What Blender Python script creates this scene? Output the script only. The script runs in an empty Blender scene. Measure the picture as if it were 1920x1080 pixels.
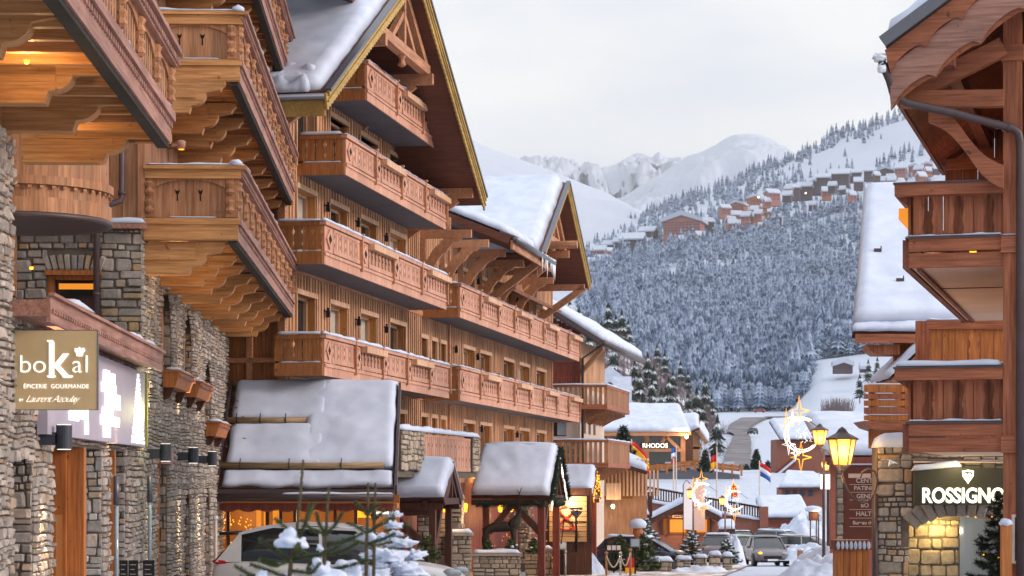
import bpy, math, random
from mathutils import Vector, Matrix, noise
R = math.radians
F = 4200.0            # focal length in photograph pixels (1920 wide)
CX, HY = 960.0, 905.0 # column of the optical axis, row of the horizon
S = bpy.context.scene
col = S.collection
# ------------------------------------------------------------------ camera
cam = bpy.data.cameras.new('camera'); camo = bpy.data.objects.new('camera', cam); col.objects.link(camo)
cam.sensor_width = 36.0; cam.lens = F / 1920 * 36.0; cam.shift_y = (HY - 540) / 1920
cam.clip_start = 0.5; cam.clip_end = 60000
camo.location = (0, 0, 0); camo.rotation_euler = (R(90), 0, 0)
cam.dof.use_dof = True; cam.dof.focus_distance = 48; cam.dof.aperture_fstop = 5.0
S.camera = camo
S.render.resolution_x = 1024; S.render.resolution_y = 576
# ------------------------------------------------------------------ world
SUN_EL, SUN_AZ = R(19), R(104)     # azimuth clockwise from +Y
w = bpy.data.worlds.new('World'); S.world = w; w.use_nodes = True
nt = w.node_tree; nt.nodes.clear(); N = nt.nodes.new; L = nt.links.new
out = N('ShaderNodeOutputWorld'); bg = N('ShaderNodeBackground'); sky = N('ShaderNodeTexSky')
sky.sky_type = 'NISHITA'; sky.sun_disc = False; sky.sun_elevation = SUN_EL; sky.sun_rotation = SUN_AZ
sky.air_density = 1.3; sky.dust_density = 1.0; sky.ozone_density = 2.0
tc = N('ShaderNodeTexCoord'); mp = N('ShaderNodeMapping'); mp.inputs['Scale'].default_value = (5, 5, 16)
nz = N('ShaderNodeTexNoise'); nz.inputs['Scale'].default_value = 1.6; nz.inputs['Detail'].default_value = 6; nz.inputs['Roughness'].default_value = .5
cr = N('ShaderNodeValToRGB'); cr.color_ramp.elements[0].position = .3; cr.color_ramp.elements[1].position = .62
cr.color_ramp.elements[0].color = (4.75, 4.95, 5.5, 1); cr.color_ramp.elements[1].color = (6.05, 5.95, 5.9, 1)
mx = N('ShaderNodeMix'); mx.data_type = 'RGBA'; mx.inputs[0].default_value = .82
L(tc.outputs['Generated'], mp.inputs[0]); L(mp.outputs[0], nz.inputs[0]); L(nz.outputs[0], cr.inputs[0])
sx_ = N('ShaderNodeSeparateXYZ'); L(tc.outputs['Generated'], sx_.inputs[0]); z2 = N('ShaderNodeMath'); z2.operation = 'MULTIPLY'; L(sx_.outputs[2], z2.inputs[0]); L(sx_.outputs[2], z2.inputs[1])
z3 = N('ShaderNodeMath'); z3.operation = 'MULTIPLY_ADD'; z3.inputs[1].default_value = .9; z3.inputs[2].default_value = 1.0; L(z2.outputs[0], z3.inputs[0]); vm = N('ShaderNodeVectorMath'); vm.operation = 'SCALE'; L(mx.outputs[2], vm.inputs[0]); L(z3.outputs[0], vm.inputs['Scale'])
L(sky.outputs[0], mx.inputs[6]); L(cr.outputs[0], mx.inputs[7]); L(vm.outputs[0], bg.inputs[0]); L(bg.outputs[0], out.inputs[0])
bg.inputs[1].default_value = 0.1
sl = bpy.data.lights.new('sun', 'SUN'); so = bpy.data.objects.new('sun', sl); col.objects.link(so)
sl.energy = 1.35; sl.angle = R(16); sl.color = (1.0, .82, .73)
so.rotation_euler = Vector((math.sin(SUN_AZ) * math.cos(SUN_EL), math.cos(SUN_AZ) * math.cos(SUN_EL), math.sin(SUN_EL))).to_track_quat('Z', 'Y').to_euler()
S.view_settings.view_transform = 'Standard'; S.view_settings.look = 'None'
S.view_settings.exposure = .85; S.view_settings.gamma = 1
# ------------------------------------------------------------------ materials
def lin(h):
    h = h.lstrip('#'); o = []
    for i in (0, 2, 4):
        v = int(h[i:i + 2], 16) / 255; o.append(v / 12.92 if v <= .04045 else ((v + .055) / 1.055) ** 2.4)
    return (*o, 1)
class Mat:
    def __init__(s, name, rough=.7, base=(.5, .5, .5, 1), metal=0, spec=.3):
        s.m = bpy.data.materials.new(name); s.m.use_nodes = True; s.t = s.m.node_tree
        s.b = s.t.nodes['Principled BSDF']; s.b.inputs['Base Color'].default_value = base
        s.b.inputs['Roughness'].default_value = rough; s.b.inputs['Metallic'].default_value = metal
        s.b.inputs['Specular IOR Level'].default_value = spec
    def n(s, k, **kw):
        x = s.t.nodes.new(k)
        for a, v in kw.items():
            if a in x.inputs: x.inputs[a].default_value = v
            else: setattr(x, a, v)
        return x
    def l(s, a, b): s.t.links.new(a, b)
    def noise(s, scale, detail=4, sc=(1, 1, 1), rough=.55):
        t = s.n('ShaderNodeTexCoord'); m = s.n('ShaderNodeMapping'); m.inputs['Scale'].default_value = sc
        z = s.n('ShaderNodeTexNoise', Scale=scale, Detail=detail, Roughness=rough)
        s.l(t.outputs['Object'], m.inputs[0]); s.l(m.outputs[0], z.inputs[0]); return z.outputs[0]
    def ramp(s, fac, stops):
        r = s.n('ShaderNodeValToRGB'); e = r.color_ramp.elements
        while len(e) < len(stops): e.new(.5)
        for i, (p, c) in enumerate(stops): e[i].position = p; e[i].color = c
        s.l(fac, r.inputs[0]); return r.outputs[0]
    def mul(s, a, b, fac=1.0, mode='MULTIPLY'):
        x = s.n('ShaderNodeMix', data_type='RGBA', blend_type=mode)
        if isinstance(fac, float): x.inputs[0].default_value = fac
        else: s.l(fac, x.inputs[0])
        for i, v in ((6, a), (7, b)):
            if isinstance(v, tuple): x.inputs[i].default_value = v
            else: s.l(v, x.inputs[i])
        return x.outputs[2]
    def island(s): return s.n('ShaderNodeNewGeometry').outputs['Random Per Island']
    def bump(s, h, strength=.3, dist=.01):
        b = s.n('ShaderNodeBump', Strength=strength, Distance=dist); s.l(h, b.inputs['Height']); s.l(b.outputs[0], s.b.inputs['Normal'])
    def color(s, c): s.l(c, s.b.inputs['Base Color'])
def wood(name, dark, light, axis='z', rough=.6, var=.35, scale=1.0, spec=.3):
    m = Mat(name, rough, spec=spec); sc = {'x': (.5, 9, 9), 'y': (9, .5, 9), 'z': (9, 9, .5)}[axis]
    g = m.noise(3.0 * scale, 6, sc, .6); c = m.ramp(g, [(.3, lin(dark)), (.7, lin(light))])
    iv = m.ramp(m.island(), [(0, (1 - var, 1 - var, 1 - var, 1)), (1, (1, 1, 1, 1))])
    c = m.mul(c, iv); big = m.ramp(m.noise(.7, 3), [(.35, (.78, .76, .74, 1)), (.65, (1, 1, 1, 1))]); c = m.mul(c, big)
    kn = m.ramp(m.noise(7, 2), [(.69, (1, 1, 1, 1)), (.76, (.5, .42, .38, 1))]); c = m.mul(c, kn); st = m.ramp(m.noise(2.2, 5, {'x': (.25, 3, 1.5), 'y': (3, .25, 1.5), 'z': (3, 3, .25)}[axis], .65), [(.4, (.80, .81, .84, 1)), (.6, (1, 1, 1, 1))]); c = m.mul(c, st)
    m.color(c); m.bump(g, .25, .01); return m.m
def stone(name, cols, dark=.0, rough=.85):
    m = Mat(name, rough, spec=.2); k = len(cols); c = m.ramp(m.island(), [(i / (k - 1), lin(x)) for i, x in enumerate(cols)])
    n1 = m.noise(9, 8, rough=.7); c = m.mul(c, m.ramp(n1, [(.3, (.6, .58, .56, 1)), (.7, (1.0, 1.0, 1.0, 1))]))
    m.color(c); m.bump(n1, .6, .03); return m.m
def plain(name, c, rough=.6, metal=0, spec=.3, nz=.12, scale=6):
    m = Mat(name, rough, lin(c), metal, spec)
    if nz:
        a = m.ramp(m.noise(scale, 5), [(.3, tuple([1 - 2 * nz] * 3 + [1])), (.7, (1, 1, 1, 1))]); m.color(m.mul(lin(c), a))
    return m.m
def emis(name, c, e, base='#222222'):
    m = Mat(name, .6, lin(base)); m.b.inputs['Emission Color'].default_value = lin(c); m.b.inputs['Emission Strength'].default_value = e; return m.m
def glass(name, c='#1b2228', rough=.06):
    m = Mat(name, rough, lin(c), 0, .9); return m.m
def snowm(name='snow', a='#b4bed2', b='#c6d0e2', bs=.14):
    m = Mat(name, .65, spec=.25); n1 = m.noise(1.7, 6); m.color(m.ramp(n1, [(.3, lin(a)), (.7, lin(b))]))
    n2 = m.noise(6, 7, rough=.6); m.bump(n2, bs, .04); return m.m
M = {}
M['snow'] = snowm()
M['hw_v'] = wood('hotel_boards', '#bb8454', '#eebb8a', 'z', var=.3)
M['hw_b'] = wood('hotel_battens', '#c8946a', '#f4cba8', 'z', var=.25)
M['hw_x'] = wood('hotel_beams', '#a26a48', '#d8a07a', 'x', var=.2)
M['hw_rail'] = wood('hotel_railing', '#be8569', '#e4b095', 'z', var=.15)
M['hw_amber'] = wood('hotel_reveal', '#b07238', '#e0a261', 'z', var=.2)
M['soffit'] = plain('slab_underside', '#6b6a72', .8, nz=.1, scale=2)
M['under'] = wood('roof_boards', '#5e3527', '#86503c', 'y', var=.3)
M['gold'] = wood('barge_board_gold', '#a5833f', '#d0b068', 'x', var=.15)
M['lw_x'] = wood('left_beam_wood', '#a66f3c', '#dba56c', 'y', var=.1)
M['lw_v'] = wood('left_board_wood', '#9c6742', '#cc9870', 'z', var=.25)
M['lw_f'] = wood('left_fascia_wood', '#8f6252', '#bf9282', 'x', var=.2)
M['rw_x'] = wood('right_beam_wood', '#84482f', '#bd7653', 'x', var=.2)
M['rw_v'] = wood('right_board_wood', '#8a492f', '#c27a55', 'z', var=.3)
M['rw_y'] = wood('right_soffit_wood', '#774334', '#a86650', 'y', var=.35)
M['orange_w'] = wood('orange_door_wood', '#9a5526', '#cf8648', 'z', var=.15)
M['brown_w'] = wood('dark_brown_wood', '#3e241b', '#6b4030', 'z', var=.3)
M['red_w'] = wood('red_brown_wood', '#6a3024', '#93493a', 'z', var=.3)
M['log'] = wood('log_bar', '#7b6244', '#b39a74', 'x', var=.1)
M['stone_l'] = stone('rubble_stone_light', ['#8d867f', '#a19a93', '#b8b0a8', '#999390', '#c6beb5', '#a9a29b', '#908a86', '#b39d86', '#cbc4bd'])
M['stone_d'] = stone('rubble_stone_grey', ['#827f79', '#98928b', '#aaa49c', '#8b8985', '#b8b0a6', '#a09384', '#b0946f', '#939292', '#beb5a9'])
M['mortar'] = plain('mortar', '#6a6259', .95, nz=.2)
M['mortar_d'] = plain('mortar_dark', '#38342f', .95, nz=.2)
M['stone_b'] = stone('rubble_stone_beige', ['#8d8375', '#a89c8b', '#b9ad9c', '#9a8f82', '#c4b9a8'])
M['dark'] = plain('dark_opening', '#16110e', .9, nz=0)
M['metal'] = plain('grey_metal', '#6a6c74', .4, .7, nz=.05)
M['gutter'] = plain('brown_gutter', '#54484a', .45, .3, nz=.08)
M['lampgrey'] = plain('anthracite_lamp', '#3a3f49', .45, .1, nz=.04)
M['black'] = plain('black_metal', '#17171a', .5, nz=0)
M['glass'] = glass('dark_glass')
M['glass_l'] = glass('pale_glass', '#8d98a0', .12)
M['curtain'] = plain('curtain', '#b9b2a6', .8, nz=.1)
M['amber'] = emis('lit_amber_room', '#ff9a2e', .5, '#553311')
M['amber_dim'] = emis('dim_amber_room', '#c8722a', .14, '#553311')
M['white_em'] = emis('white_letter_light', '#fff6e6', 1.0, '#ffffff')
M['white_em2'] = emis('white_backlit_panel', '#ffffff', .8, '#ffffff')
M['lamp_em'] = emis('lamp_flame_glass', '#ff9e1e', 1.5, '#ffaa33')
M['lamp_core'] = emis('lamp_core', '#ffe9a0', 5, '#ffffff')
M['tube_y'] = emis('yellow_light_tube', '#ffa51e', .95, '#ffaa33')
M['tube_w'] = emis('white_light_tube', '#fff2e6', .85, '#ffffff')
M['plaster'] = plain('pale_plaster', '#cdbdb0', .9, nz=.08)
m = Mat('lantern_flame_glass', .4, lin('#ffaa33')); tc_ = m.n('ShaderNodeTexCoord'); vd = m.n('ShaderNodeVectorMath', operation='DISTANCE'); vd.inputs[1].default_value = (.5, .5, .55); m.l(tc_.outputs['Generated'], vd.inputs[0]); rp = m.ramp(vd.outputs['Value'], [(.3, (1, .52, .1, 1)), (.62, (1, .22, .02, 1))]); m.l(rp, m.b.inputs['Emission Color'])
mr = m.n('ShaderNodeMapRange'); mr.inputs['From Min'].default_value = .3; mr.inputs['From Max'].default_value = .75; mr.inputs['To Min'].default_value = 4.5; mr.inputs['To Max'].default_value = .6; m.l(vd.outputs['Value'], mr.inputs[0]); m.l(mr.outputs[0], m.b.inputs['Emission Strength']); M['lantern_em'] = m.m
M['terracotta'] = plain('terracotta_plaster', '#9a5a48', .9, nz=.1)
M['pinkwall'] = plain('brown_pink_render', '#8e5d50', .9, nz=.12)
M['bark'] = plain('bark', '#5b4a38', .9, nz=.25, scale=30)
# ------------------------------------------------------------------ mesh builder
class MB:
    def __init__(s, M4=None): s.v = []; s.f = []; s.k = []; s.m = M4 or Matrix.Identity(4)
    def add(s, vs, fs):
        o = len(s.v); m = s.m; s.v += [tuple(m @ Vector(p)) for p in vs]; s.f += [tuple(i + o for i in f) for f in fs]; return s
    def box(s, x0, x1, y0, y1, z0, z1):
        return s.add([(x0, y0, z0), (x1, y0, z0), (x1, y1, z0), (x0, y1, z0), (x0, y0, z1), (x1, y0, z1), (x1, y1, z1), (x0, y1, z1)],
                     [(3, 2, 1, 0), (4, 5, 6, 7), (0, 1, 5, 4), (1, 2, 6, 5), (2, 3, 7, 6), (3, 0, 4, 7)])
    def bar(s, a, b, w, h, up=(0, 0, 1)):
        a, b, up = Vector(a), Vector(b), Vector(up); d = (b - a).normalized(); sx = d.cross(up)
        if sx.length < 1e-4: sx = d.cross(Vector((0, 1, 0)))
        sx.normalize(); u = sx.cross(d).normalized(); sx *= w / 2; u *= h / 2
        vs = [a - sx - u, a + sx - u, a + sx + u, a - sx + u, b - sx - u, b + sx - u, b + sx + u, b - sx + u]
        return s.add(vs, [(0, 1, 2, 3), (7, 6, 5, 4), (0, 4, 5, 1), (1, 5, 6, 2), (2, 6, 7, 3), (3, 7, 4, 0)])
    def prism(s, poly, axis, t0, t1):
        # poly in the plane normal to axis: x->(y,z)  y->(x,z)  z->(x,y)
        def p(a, b, t): return {'x': (t, a, b), 'y': (a, t, b), 'z': (a, b, t)}[axis]
        n = len(poly); vs = [p(a, b, t0) for a, b in poly] + [p(a, b, t1) for a, b in poly]
        fs = [tuple(range(n)), tuple(range(2 * n - 1, n - 1, -1))] + [(i, i + n, (i + 1) % n + n, (i + 1) % n) for i in range(n)]
        return s.add(vs, fs)
    def tube(s, pts, r, n=8, caps=True):
        pts = [Vector(p) for p in pts]; k = len(pts); rr = r if isinstance(r, (list, tuple)) else [r] * k; vs = []; fs = []
        prev = None
        for i, p in enumerate(pts):
            d = (pts[min(i + 1, k - 1)] - pts[max(i - 1, 0)])
            if d.length < 1e-7: d = Vector((0, 0, 1))
            d.normalize()
            if prev is None: a = d.orthogonal().normalized()
            else:
                a = prev - d * prev.dot(d)
                a = a.normalized() if a.length > 1e-5 else d.orthogonal().normalized()
            prev = a; b = d.cross(a)
            for j in range(n):
                t = 2 * math.pi * j / n; vs.append(p + (a * math.cos(t) + b * math.sin(t)) * rr[i])
        for i in range(k - 1):
            for j in range(n):
                fs.append((i * n + j, i * n + (j + 1) % n, (i + 1) * n + (j + 1) % n, (i + 1) * n + j))
        if caps: fs += [tuple(range(n - 1, -1, -1)), tuple(range((k - 1) * n, k * n))]
        return s.add(vs, fs)
    def lathe(s, prof, c=(0, 0, 0), n=16):
        vs = []; fs = []; k = len(prof)
        for r, z in prof:
            for j in range(n): t = 2 * math.pi * j / n; vs.append((c[0] + r * math.cos(t), c[1] + r * math.sin(t), c[2] + z))
        for i in range(k - 1):
            for j in range(n): fs.append((i * n + j, i * n + (j + 1) % n, (i + 1) * n + (j + 1) % n, (i + 1) * n + j))
        fs += [tuple(range(n - 1, -1, -1)), tuple(range((k - 1) * n, k * n))]
        return s.add(vs, fs)
    def blob(s, c, rx, ry, rz, seed=0, amp=.18, n=14, m=9, fr=2.2, flat=-.6):
        vs = []; fs = []
        for i in range(m + 1):
            th = math.pi * i / m
            for j in range(n):
                ph = 2 * math.pi * j / n; d = Vector((math.sin(th) * math.cos(ph), math.sin(th) * math.sin(ph), math.cos(th)))
                k = 1 + amp * noise.noise(d * fr + Vector((seed * 7.3, seed, 0))) * 2; z = d.z * k
                vs.append((c[0] + rx * d.x * k, c[1] + ry * d.y * k, c[2] + rz * max(z, flat)))
        for i in range(m):
            for j in range(n): fs.append((i * n + j, (i + 1) * n + j, (i + 1) * n + (j + 1) % n, i * n + (j + 1) % n))
        return s.add(vs, fs)
    def mark(s): s.k.append((len(s.v), len(s.f)))
    def build_each(s, name, mat, parent=None, smooth=False):
        ks = s.k + [(len(s.v), len(s.f))]
        for (a, c), (b, d) in zip(ks[:-1], ks[1:]):
            if b > a: q = MB(); q.v = s.v[a:b]; q.f = [tuple(i - a for i in f) for f in s.f[c:d]]; q.build(name, mat, parent, smooth)
    def build(s, name, mat, parent=None, smooth=False, **tags):
        me = bpy.data.meshes.new(name); me.from_pydata(s.v, [], s.f); me.materials.append(M[mat] if isinstance(mat, str) else mat)
        if smooth: me.polygons.foreach_set('use_smooth', [True] * len(me.polygons))
        me.validate(); me.update()
        o = bpy.data.objects.new(name, me); col.objects.link(o)
        if parent: o.parent = parent
        for k, v in tags.items(): o[k] = v
        return o
def thing(name, label, cat, loc=(0, 0, 0), rz=0, group=None, scale=1):
    o = bpy.data.objects.new(name, None); col.objects.link(o); o.location = loc; o.rotation_euler = (0, 0, rz); o.scale = (scale,) * 3
    o.empty_display_size = .3; o['label'] = label; o['category'] = cat
    if group: o['group'] = group
    return o
def copy_tree(o, parent=None):
    c = o.copy(); col.objects.link(c)
    if parent: c.parent = parent
    for ch in list(o.children): copy_tree(ch, c)
    return c
def light(kind, name, loc, energy, color, parent=None, size=.1, rot=None, spot=None, blend=.5):
    l = bpy.data.lights.new(name, kind); l.energy = energy; l.color = color
    if kind == 'POINT': l.shadow_soft_size = size
    if kind == 'SPOT': l.spot_size = spot; l.spot_blend = blend; l.shadow_soft_size = size
    o = bpy.data.objects.new(name, l); col.objects.link(o); o.location = loc
    if rot: o.rotation_euler = rot
    if parent: o.parent = parent
    return o
WARM = (1.0, .58, .22); WARM2 = (1.0, .72, .42)
def pt(px, py, D): return Vector(((px - CX) * D / F, D, (HY - py) * D / F))
class Fr:   # a facade: origin on the ground plan, x = along, y = into the building, -y = outwards (v)
    def __init__(s, ox, oy, ex, ey):
        l = math.hypot(ex, ey); s.o = (ox, oy); s.e = (ex / l, ey / l); s.n = (s.e[1], -s.e[0]); s.rz = math.atan2(ey, ex)
    def u(s, px, v=0):
        k = (px - CX) / F; return (k * (s.o[1] + v * s.n[1]) - s.o[0] - v * s.n[0]) / (s.e[0] - k * s.e[1])
    def uD(s, D, v=0): return (D - s.o[1] - v * s.n[1]) / s.e[1]
    def D(s, u, v=0): return s.o[1] + u * s.e[1] + v * s.n[1]
    def z(s, px, py, v=0): return (HY - py) * s.D(s.u(px, v), v) / F
    def thing(s, name, label, cat, **k): return thing(name, label, cat, (s.o[0], s.o[1], 0), s.rz, **k)
    def P(s, u, v, z): return Vector((s.o[0] + u * s.e[0] + v * s.n[0], s.o[1] + u * s.e[1] + v * s.n[1], z))
def ground(Y): return -(1.55 + .0235 * min(Y, 130))
# ------------------------------------------------------------------ architecture helpers (local frames, outwards is -y)
def wall(mb, x0, x1, z0, z1, holes=(), y=0, depth=.3, thick=.3):
    """solid wall with rectangular holes (hx0,hx1,hz0,hz1) and their reveals"""
    xs = sorted({x0, x1, *[min(max(h[0], x0), x1) for h in holes], *[min(max(h[1], x0), x1) for h in holes]})
    zs = sorted({z0, z1, *[min(max(h[2], z0), z1) for h in holes], *[min(max(h[3], z0), z1) for h in holes]})
    for i in range(len(xs) - 1):
        for j in range(len(zs) - 1):
            cx, cz = (xs[i] + xs[i + 1]) / 2, (zs[j] + zs[j + 1]) / 2
            if any(h[0] < cx < h[1] and h[2] < cz < h[3] for h in holes): continue
            a, b, c, d = xs[i], xs[i + 1], zs[j], zs[j + 1]
            mb.add([(a, y, c), (b, y, c), (b, y, d), (a, y, d), (a, y + thick, c), (b, y + thick, c), (b, y + thick, d), (a, y + thick, d)], [(0, 1, 2, 3), (7, 6, 5, 4)])
    for h in holes:
        a, b, c, d = h[:4]
        mb.add([(a, y, c), (b, y, c), (b, y, d), (a, y, d), (a, y + depth, c), (b, y + depth, c), (b, y + depth, d), (a, y + depth, d)],
               [(0, 4, 5, 1), (1, 5, 6, 2), (2, 6, 7, 3), (3, 7, 4, 0)])
    mb.add([(x0, y, z0), (x0, y + thick, z0), (x0, y + thick, z1), (x0, y, z1)], [(0, 3, 2, 1)])
    mb.add([(x1, y, z0), (x1, y + thick, z0), (x1, y + thick, z1), (x1, y, z1)], [(0, 1, 2, 3)])
    mb.add([(x0, y, z1), (x1, y, z1), (x1, y + thick, z1), (x0, y + thick, z1)], [(0, 1, 2, 3)])
    return mb
def boards(mb, x0, x1, z0, z1, holes=(), y=0, w=.16, t=.03, gap=.008, rng=random, topf=None):
    """vertical boards (each its own island), cut at the holes"""
    x = x0
    while x < x1 - .02:
        ww = min(w * rng.uniform(.9, 1.1), x1 - x); xc = x + ww / 2; top = topf(xc) if topf else z1; segs = [(z0, top)]
        for h in holes:
            if h[0] - ww * .4 < xc < h[1] + ww * .4:
                ns = []
                for a, b in segs:
                    if h[3] <= a or h[2] >= b: ns.append((a, b)); continue
                    if h[2] > a: ns.append((a, h[2]))
                    if h[3] < b: ns.append((h[3], b))
                segs = ns
        tt = t * rng.uniform(.7, 1.1)
        for a, b in segs:
            if b - a > .03: mb.box(x + gap / 2, x + ww - gap / 2, y - tt, y, a, b)
        x += ww
    return mb
def rubble(mb, x0, x1, z0, z1, holes=(), y=0, h=(.07, .26), asp=(.9, 2.6), d=(.02, .07), rng=random, mort=.012):
    """courses of rough stones, each an island standing proud of y; holes = (x0,x1,z0,z1,arch)"""
    z = z0
    while z < z1 - .02:
        hh = min(rng.uniform(*h), z1 - z); zc = z + hh / 2; segs = [(x0, x1)]
        for q in holes:
            a, b = q[0], q[1]
            if not (q[2] < zc < q[3]): continue
            if len(q) > 4 and q[4]:
                r = (b - a) / 2; dz = zc - (q[3] - r)
                if dz > 0: k = math.sqrt(max(r * r - dz * dz, 0)); a, b = (q[0] + q[1]) / 2 - k, (q[0] + q[1]) / 2 + k
            ns = []
            for s0, s1 in segs:
                if b <= s0 or a >= s1: ns.append((s0, s1)); continue
                if a > s0: ns.append((s0, a))
                if b < s1: ns.append((b, s1))
            segs = ns
        for s0, s1 in segs:
            x = s0
            while x < s1 - .01:
                ww = hh * rng.uniform(*asp)
                if s1 - x - ww < .06: ww = s1 - x
                parts = [(z, z + hh)]
                if hh > (h[0] + h[1]) * .55 and rng.random() < .35: k = z + hh * rng.uniform(.35, .65); parts = [(z, k), (k, z + hh)]
                for a, b in parts: stone1(mb, x, x + ww, a, b, y, rng.uniform(*d), rng, mort)
                x += ww
        z += hh
    return mb
def stone1(mb, xa, xb, za, zb, y, d, rng, mort=.012):
    cx, cz = (xa + xb) / 2, (za + zb) / 2; q_ = Vector((cx * 1.1, cz * 1.6, y * 3)); cz += .055 * noise.noise(q_); cx += .03 * noise.noise(q_ + Vector((5, 5, 5))); hx, hz = (xb - xa) / 2 - mort, (zb - za) / 2 - mort
    if hx < .012 or hz < .012: return
    k = min(hx, hz) * .45; o = []
    for sx, sz, order in ((-1, -1, 0), (1, -1, 1), (1, 1, 0), (-1, 1, 1)):
        c1 = rng.uniform(.3, 1) * k; c2 = rng.uniform(.3, 1) * k
        p, q = (sx * hx, sz * (hz - c1)), (sx * (hx - c2), sz * hz)
        o += [p, q] if not order else [q, p]
    o = [(a * rng.uniform(.93, 1.04), b * rng.uniform(.93, 1.04)) for a, b in o]
    tx, tz = rng.uniform(-.25, .25) * d, rng.uniform(-.25, .25) * d
    vs = [(cx + a, y, cz + b) for a, b in o] + [(cx + a * .97, y - d * .65, cz + b * .97) for a, b in o] + \
         [(cx + a * .72, y - d + tx * a / max(hx, .01) + tz * b / max(hz, .01), cz + b * .72) for a, b in o]
    fs = [(i + 8 * r, (i + 1) % 8 + 8 * r, (i + 1) % 8 + 8 * r + 8, i + 8 * r + 8) for r in (0, 1) for i in range(8)] + [tuple(range(16, 24))]
    mb.add(vs, fs)
def snow_patch(mb, p00, p10, p11, p01, thick=.3, res=.15, amp=.05, seed=0, nrm=None, edge=None, wob=.05, nmax=70, fr=1.3):
    p00, p10, p11, p01 = map(Vector, (p00, p10, p11, p01)); W = ((p10 - p00).length + (p11 - p01).length) / 2; H = ((p01 - p00).length + (p11 - p10).length) / 2
    nx = max(3, min(nmax, int(W / res))); ny = max(3, min(nmax, int(H / res)))
    n = nrm and Vector(nrm) or (p10 - p00).cross(p01 - p00)
    if n.z < 0: n = -n
    n.normalize(); e = edge or thick; vs = []; fs = []; so = Vector((seed * 3.1, seed * 1.7, seed))
    def prof(t): t = min(max(t, 0), 1); return math.sqrt(1 - (1 - t) ** 2)
    for j in range(ny + 1):
        for i in range(nx + 1):
            a, b = i / nx, j / ny
            # cluster the samples at the edges
            a2 = a + .0; b2 = b
            p = (p00.lerp(p10, a2)).lerp(p01.lerp(p11, a2), b2)
            dx, dy = min(a2, 1 - a2) * W, min(b2, 1 - b2) * H
            k = prof(dx / e) * prof(dy / e); nn = noise.noise((p + so) * fr) + .5 * noise.noise((p + so) * fr * 2.7)
            if dx < 1e-6 or dy < 1e-6:
                wv = wob * noise.noise((p + so) * 1.9)
                if dx < 1e-6: p = p + (p10 - p00).normalized() * wv
                if dy < 1e-6: p = p + (p01 - p00).normalized() * wv
                vs.append(p + n * .012); continue
            vs.append(p + n * (max(.03, thick * k * (1 + .12 * nn)) + amp * nn * k))
    for j in range(ny):
        for i in range(nx): q = j * (nx + 1) + i; fs.append((q, q + 1, q + nx + 2, q + nx + 1))
    o = len(vs)
    per = [i for i in range(nx + 1)] + [j * (nx + 1) + nx for j in range(1, ny + 1)] + [ny * (nx + 1) + i for i in range(nx - 1, -1, -1)] + [j * (nx + 1) for j in range(ny - 1, 0, -1)]
    fs.append(tuple(reversed(per)))
    return mb.add(vs, fs)
def slab(mb, p00, p10, p11, p01, t):
    """thick quad; t is measured downwards along the normal"""
    P = [Vector(p) for p in (p00, p10, p11, p01)]; n = (P[1] - P[0]).cross(P[3] - P[0]).normalized()
    if n.z < 0: n = -n
    Q = [p - n * t for p in P]
    return mb.add(P + Q, [(0, 1, 2, 3), (7, 6, 5, 4), (0, 4, 5, 1), (1, 5, 6, 2), (2, 6, 7, 3), (3, 7, 4, 0)])
def picket(mb, xc, w, z0, z1, y, t, notches=(), sd=3):
    """flat board whose edges carry half-round notches (zc fraction, half height, depth)"""
    pts = []; h = z1 - z0
    for f, hh, dp in notches:
        zc = z0 + f * h
        for a in (-1, -.6, 0, .6, 1): pts.append((dp * (1 - a * a), zc + a * hh))
    pts = [(0, z0)] + pts + [(0, z1)]
    poly = [(xc + w / 2 - (d if sd & 1 else 0), z) for d, z in pts] + [(xc - w / 2 + (d if sd & 2 else 0), z) for d, z in reversed(pts)]
    mb.prism(poly, 'y', y - t / 2, y + t / 2)
NOT_A = ((.22, .07, .028), (.78, .07, .028))
NOT_V = ((.2, .16, .045), (.5, .05, .02), (.8, .16, .045))
def text_mesh(name, s, size, mat, parent, loc, rot=(R(90), 0, 0), extrude=.01, offset=0.0, align='LEFT', shear=0, space=1.0, sx=1.0):
    cu = bpy.data.curves.new('tmp', 'FONT'); cu.body = s; cu.size = size; cu.extrude = extrude; cu.offset = offset; cu.align_x = align; cu.shear = shear; cu.space_character = space
    o = bpy.data.objects.new('tmp', cu); col.objects.link(o); bpy.context.view_layer.update()
    me = bpy.data.meshes.new_from_object(o.evaluated_get(bpy.context.evaluated_depsgraph_get())); bpy.data.objects.remove(o)
    me.materials.clear(); me.materials.append(M[mat]); me.name = name
    q = bpy.data.objects.new(name, me); col.objects.link(q); q.location = loc; q.rotation_euler = rot; q.scale = (sx, 1, 1)
    if parent: q.parent = parent
    return q
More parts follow.
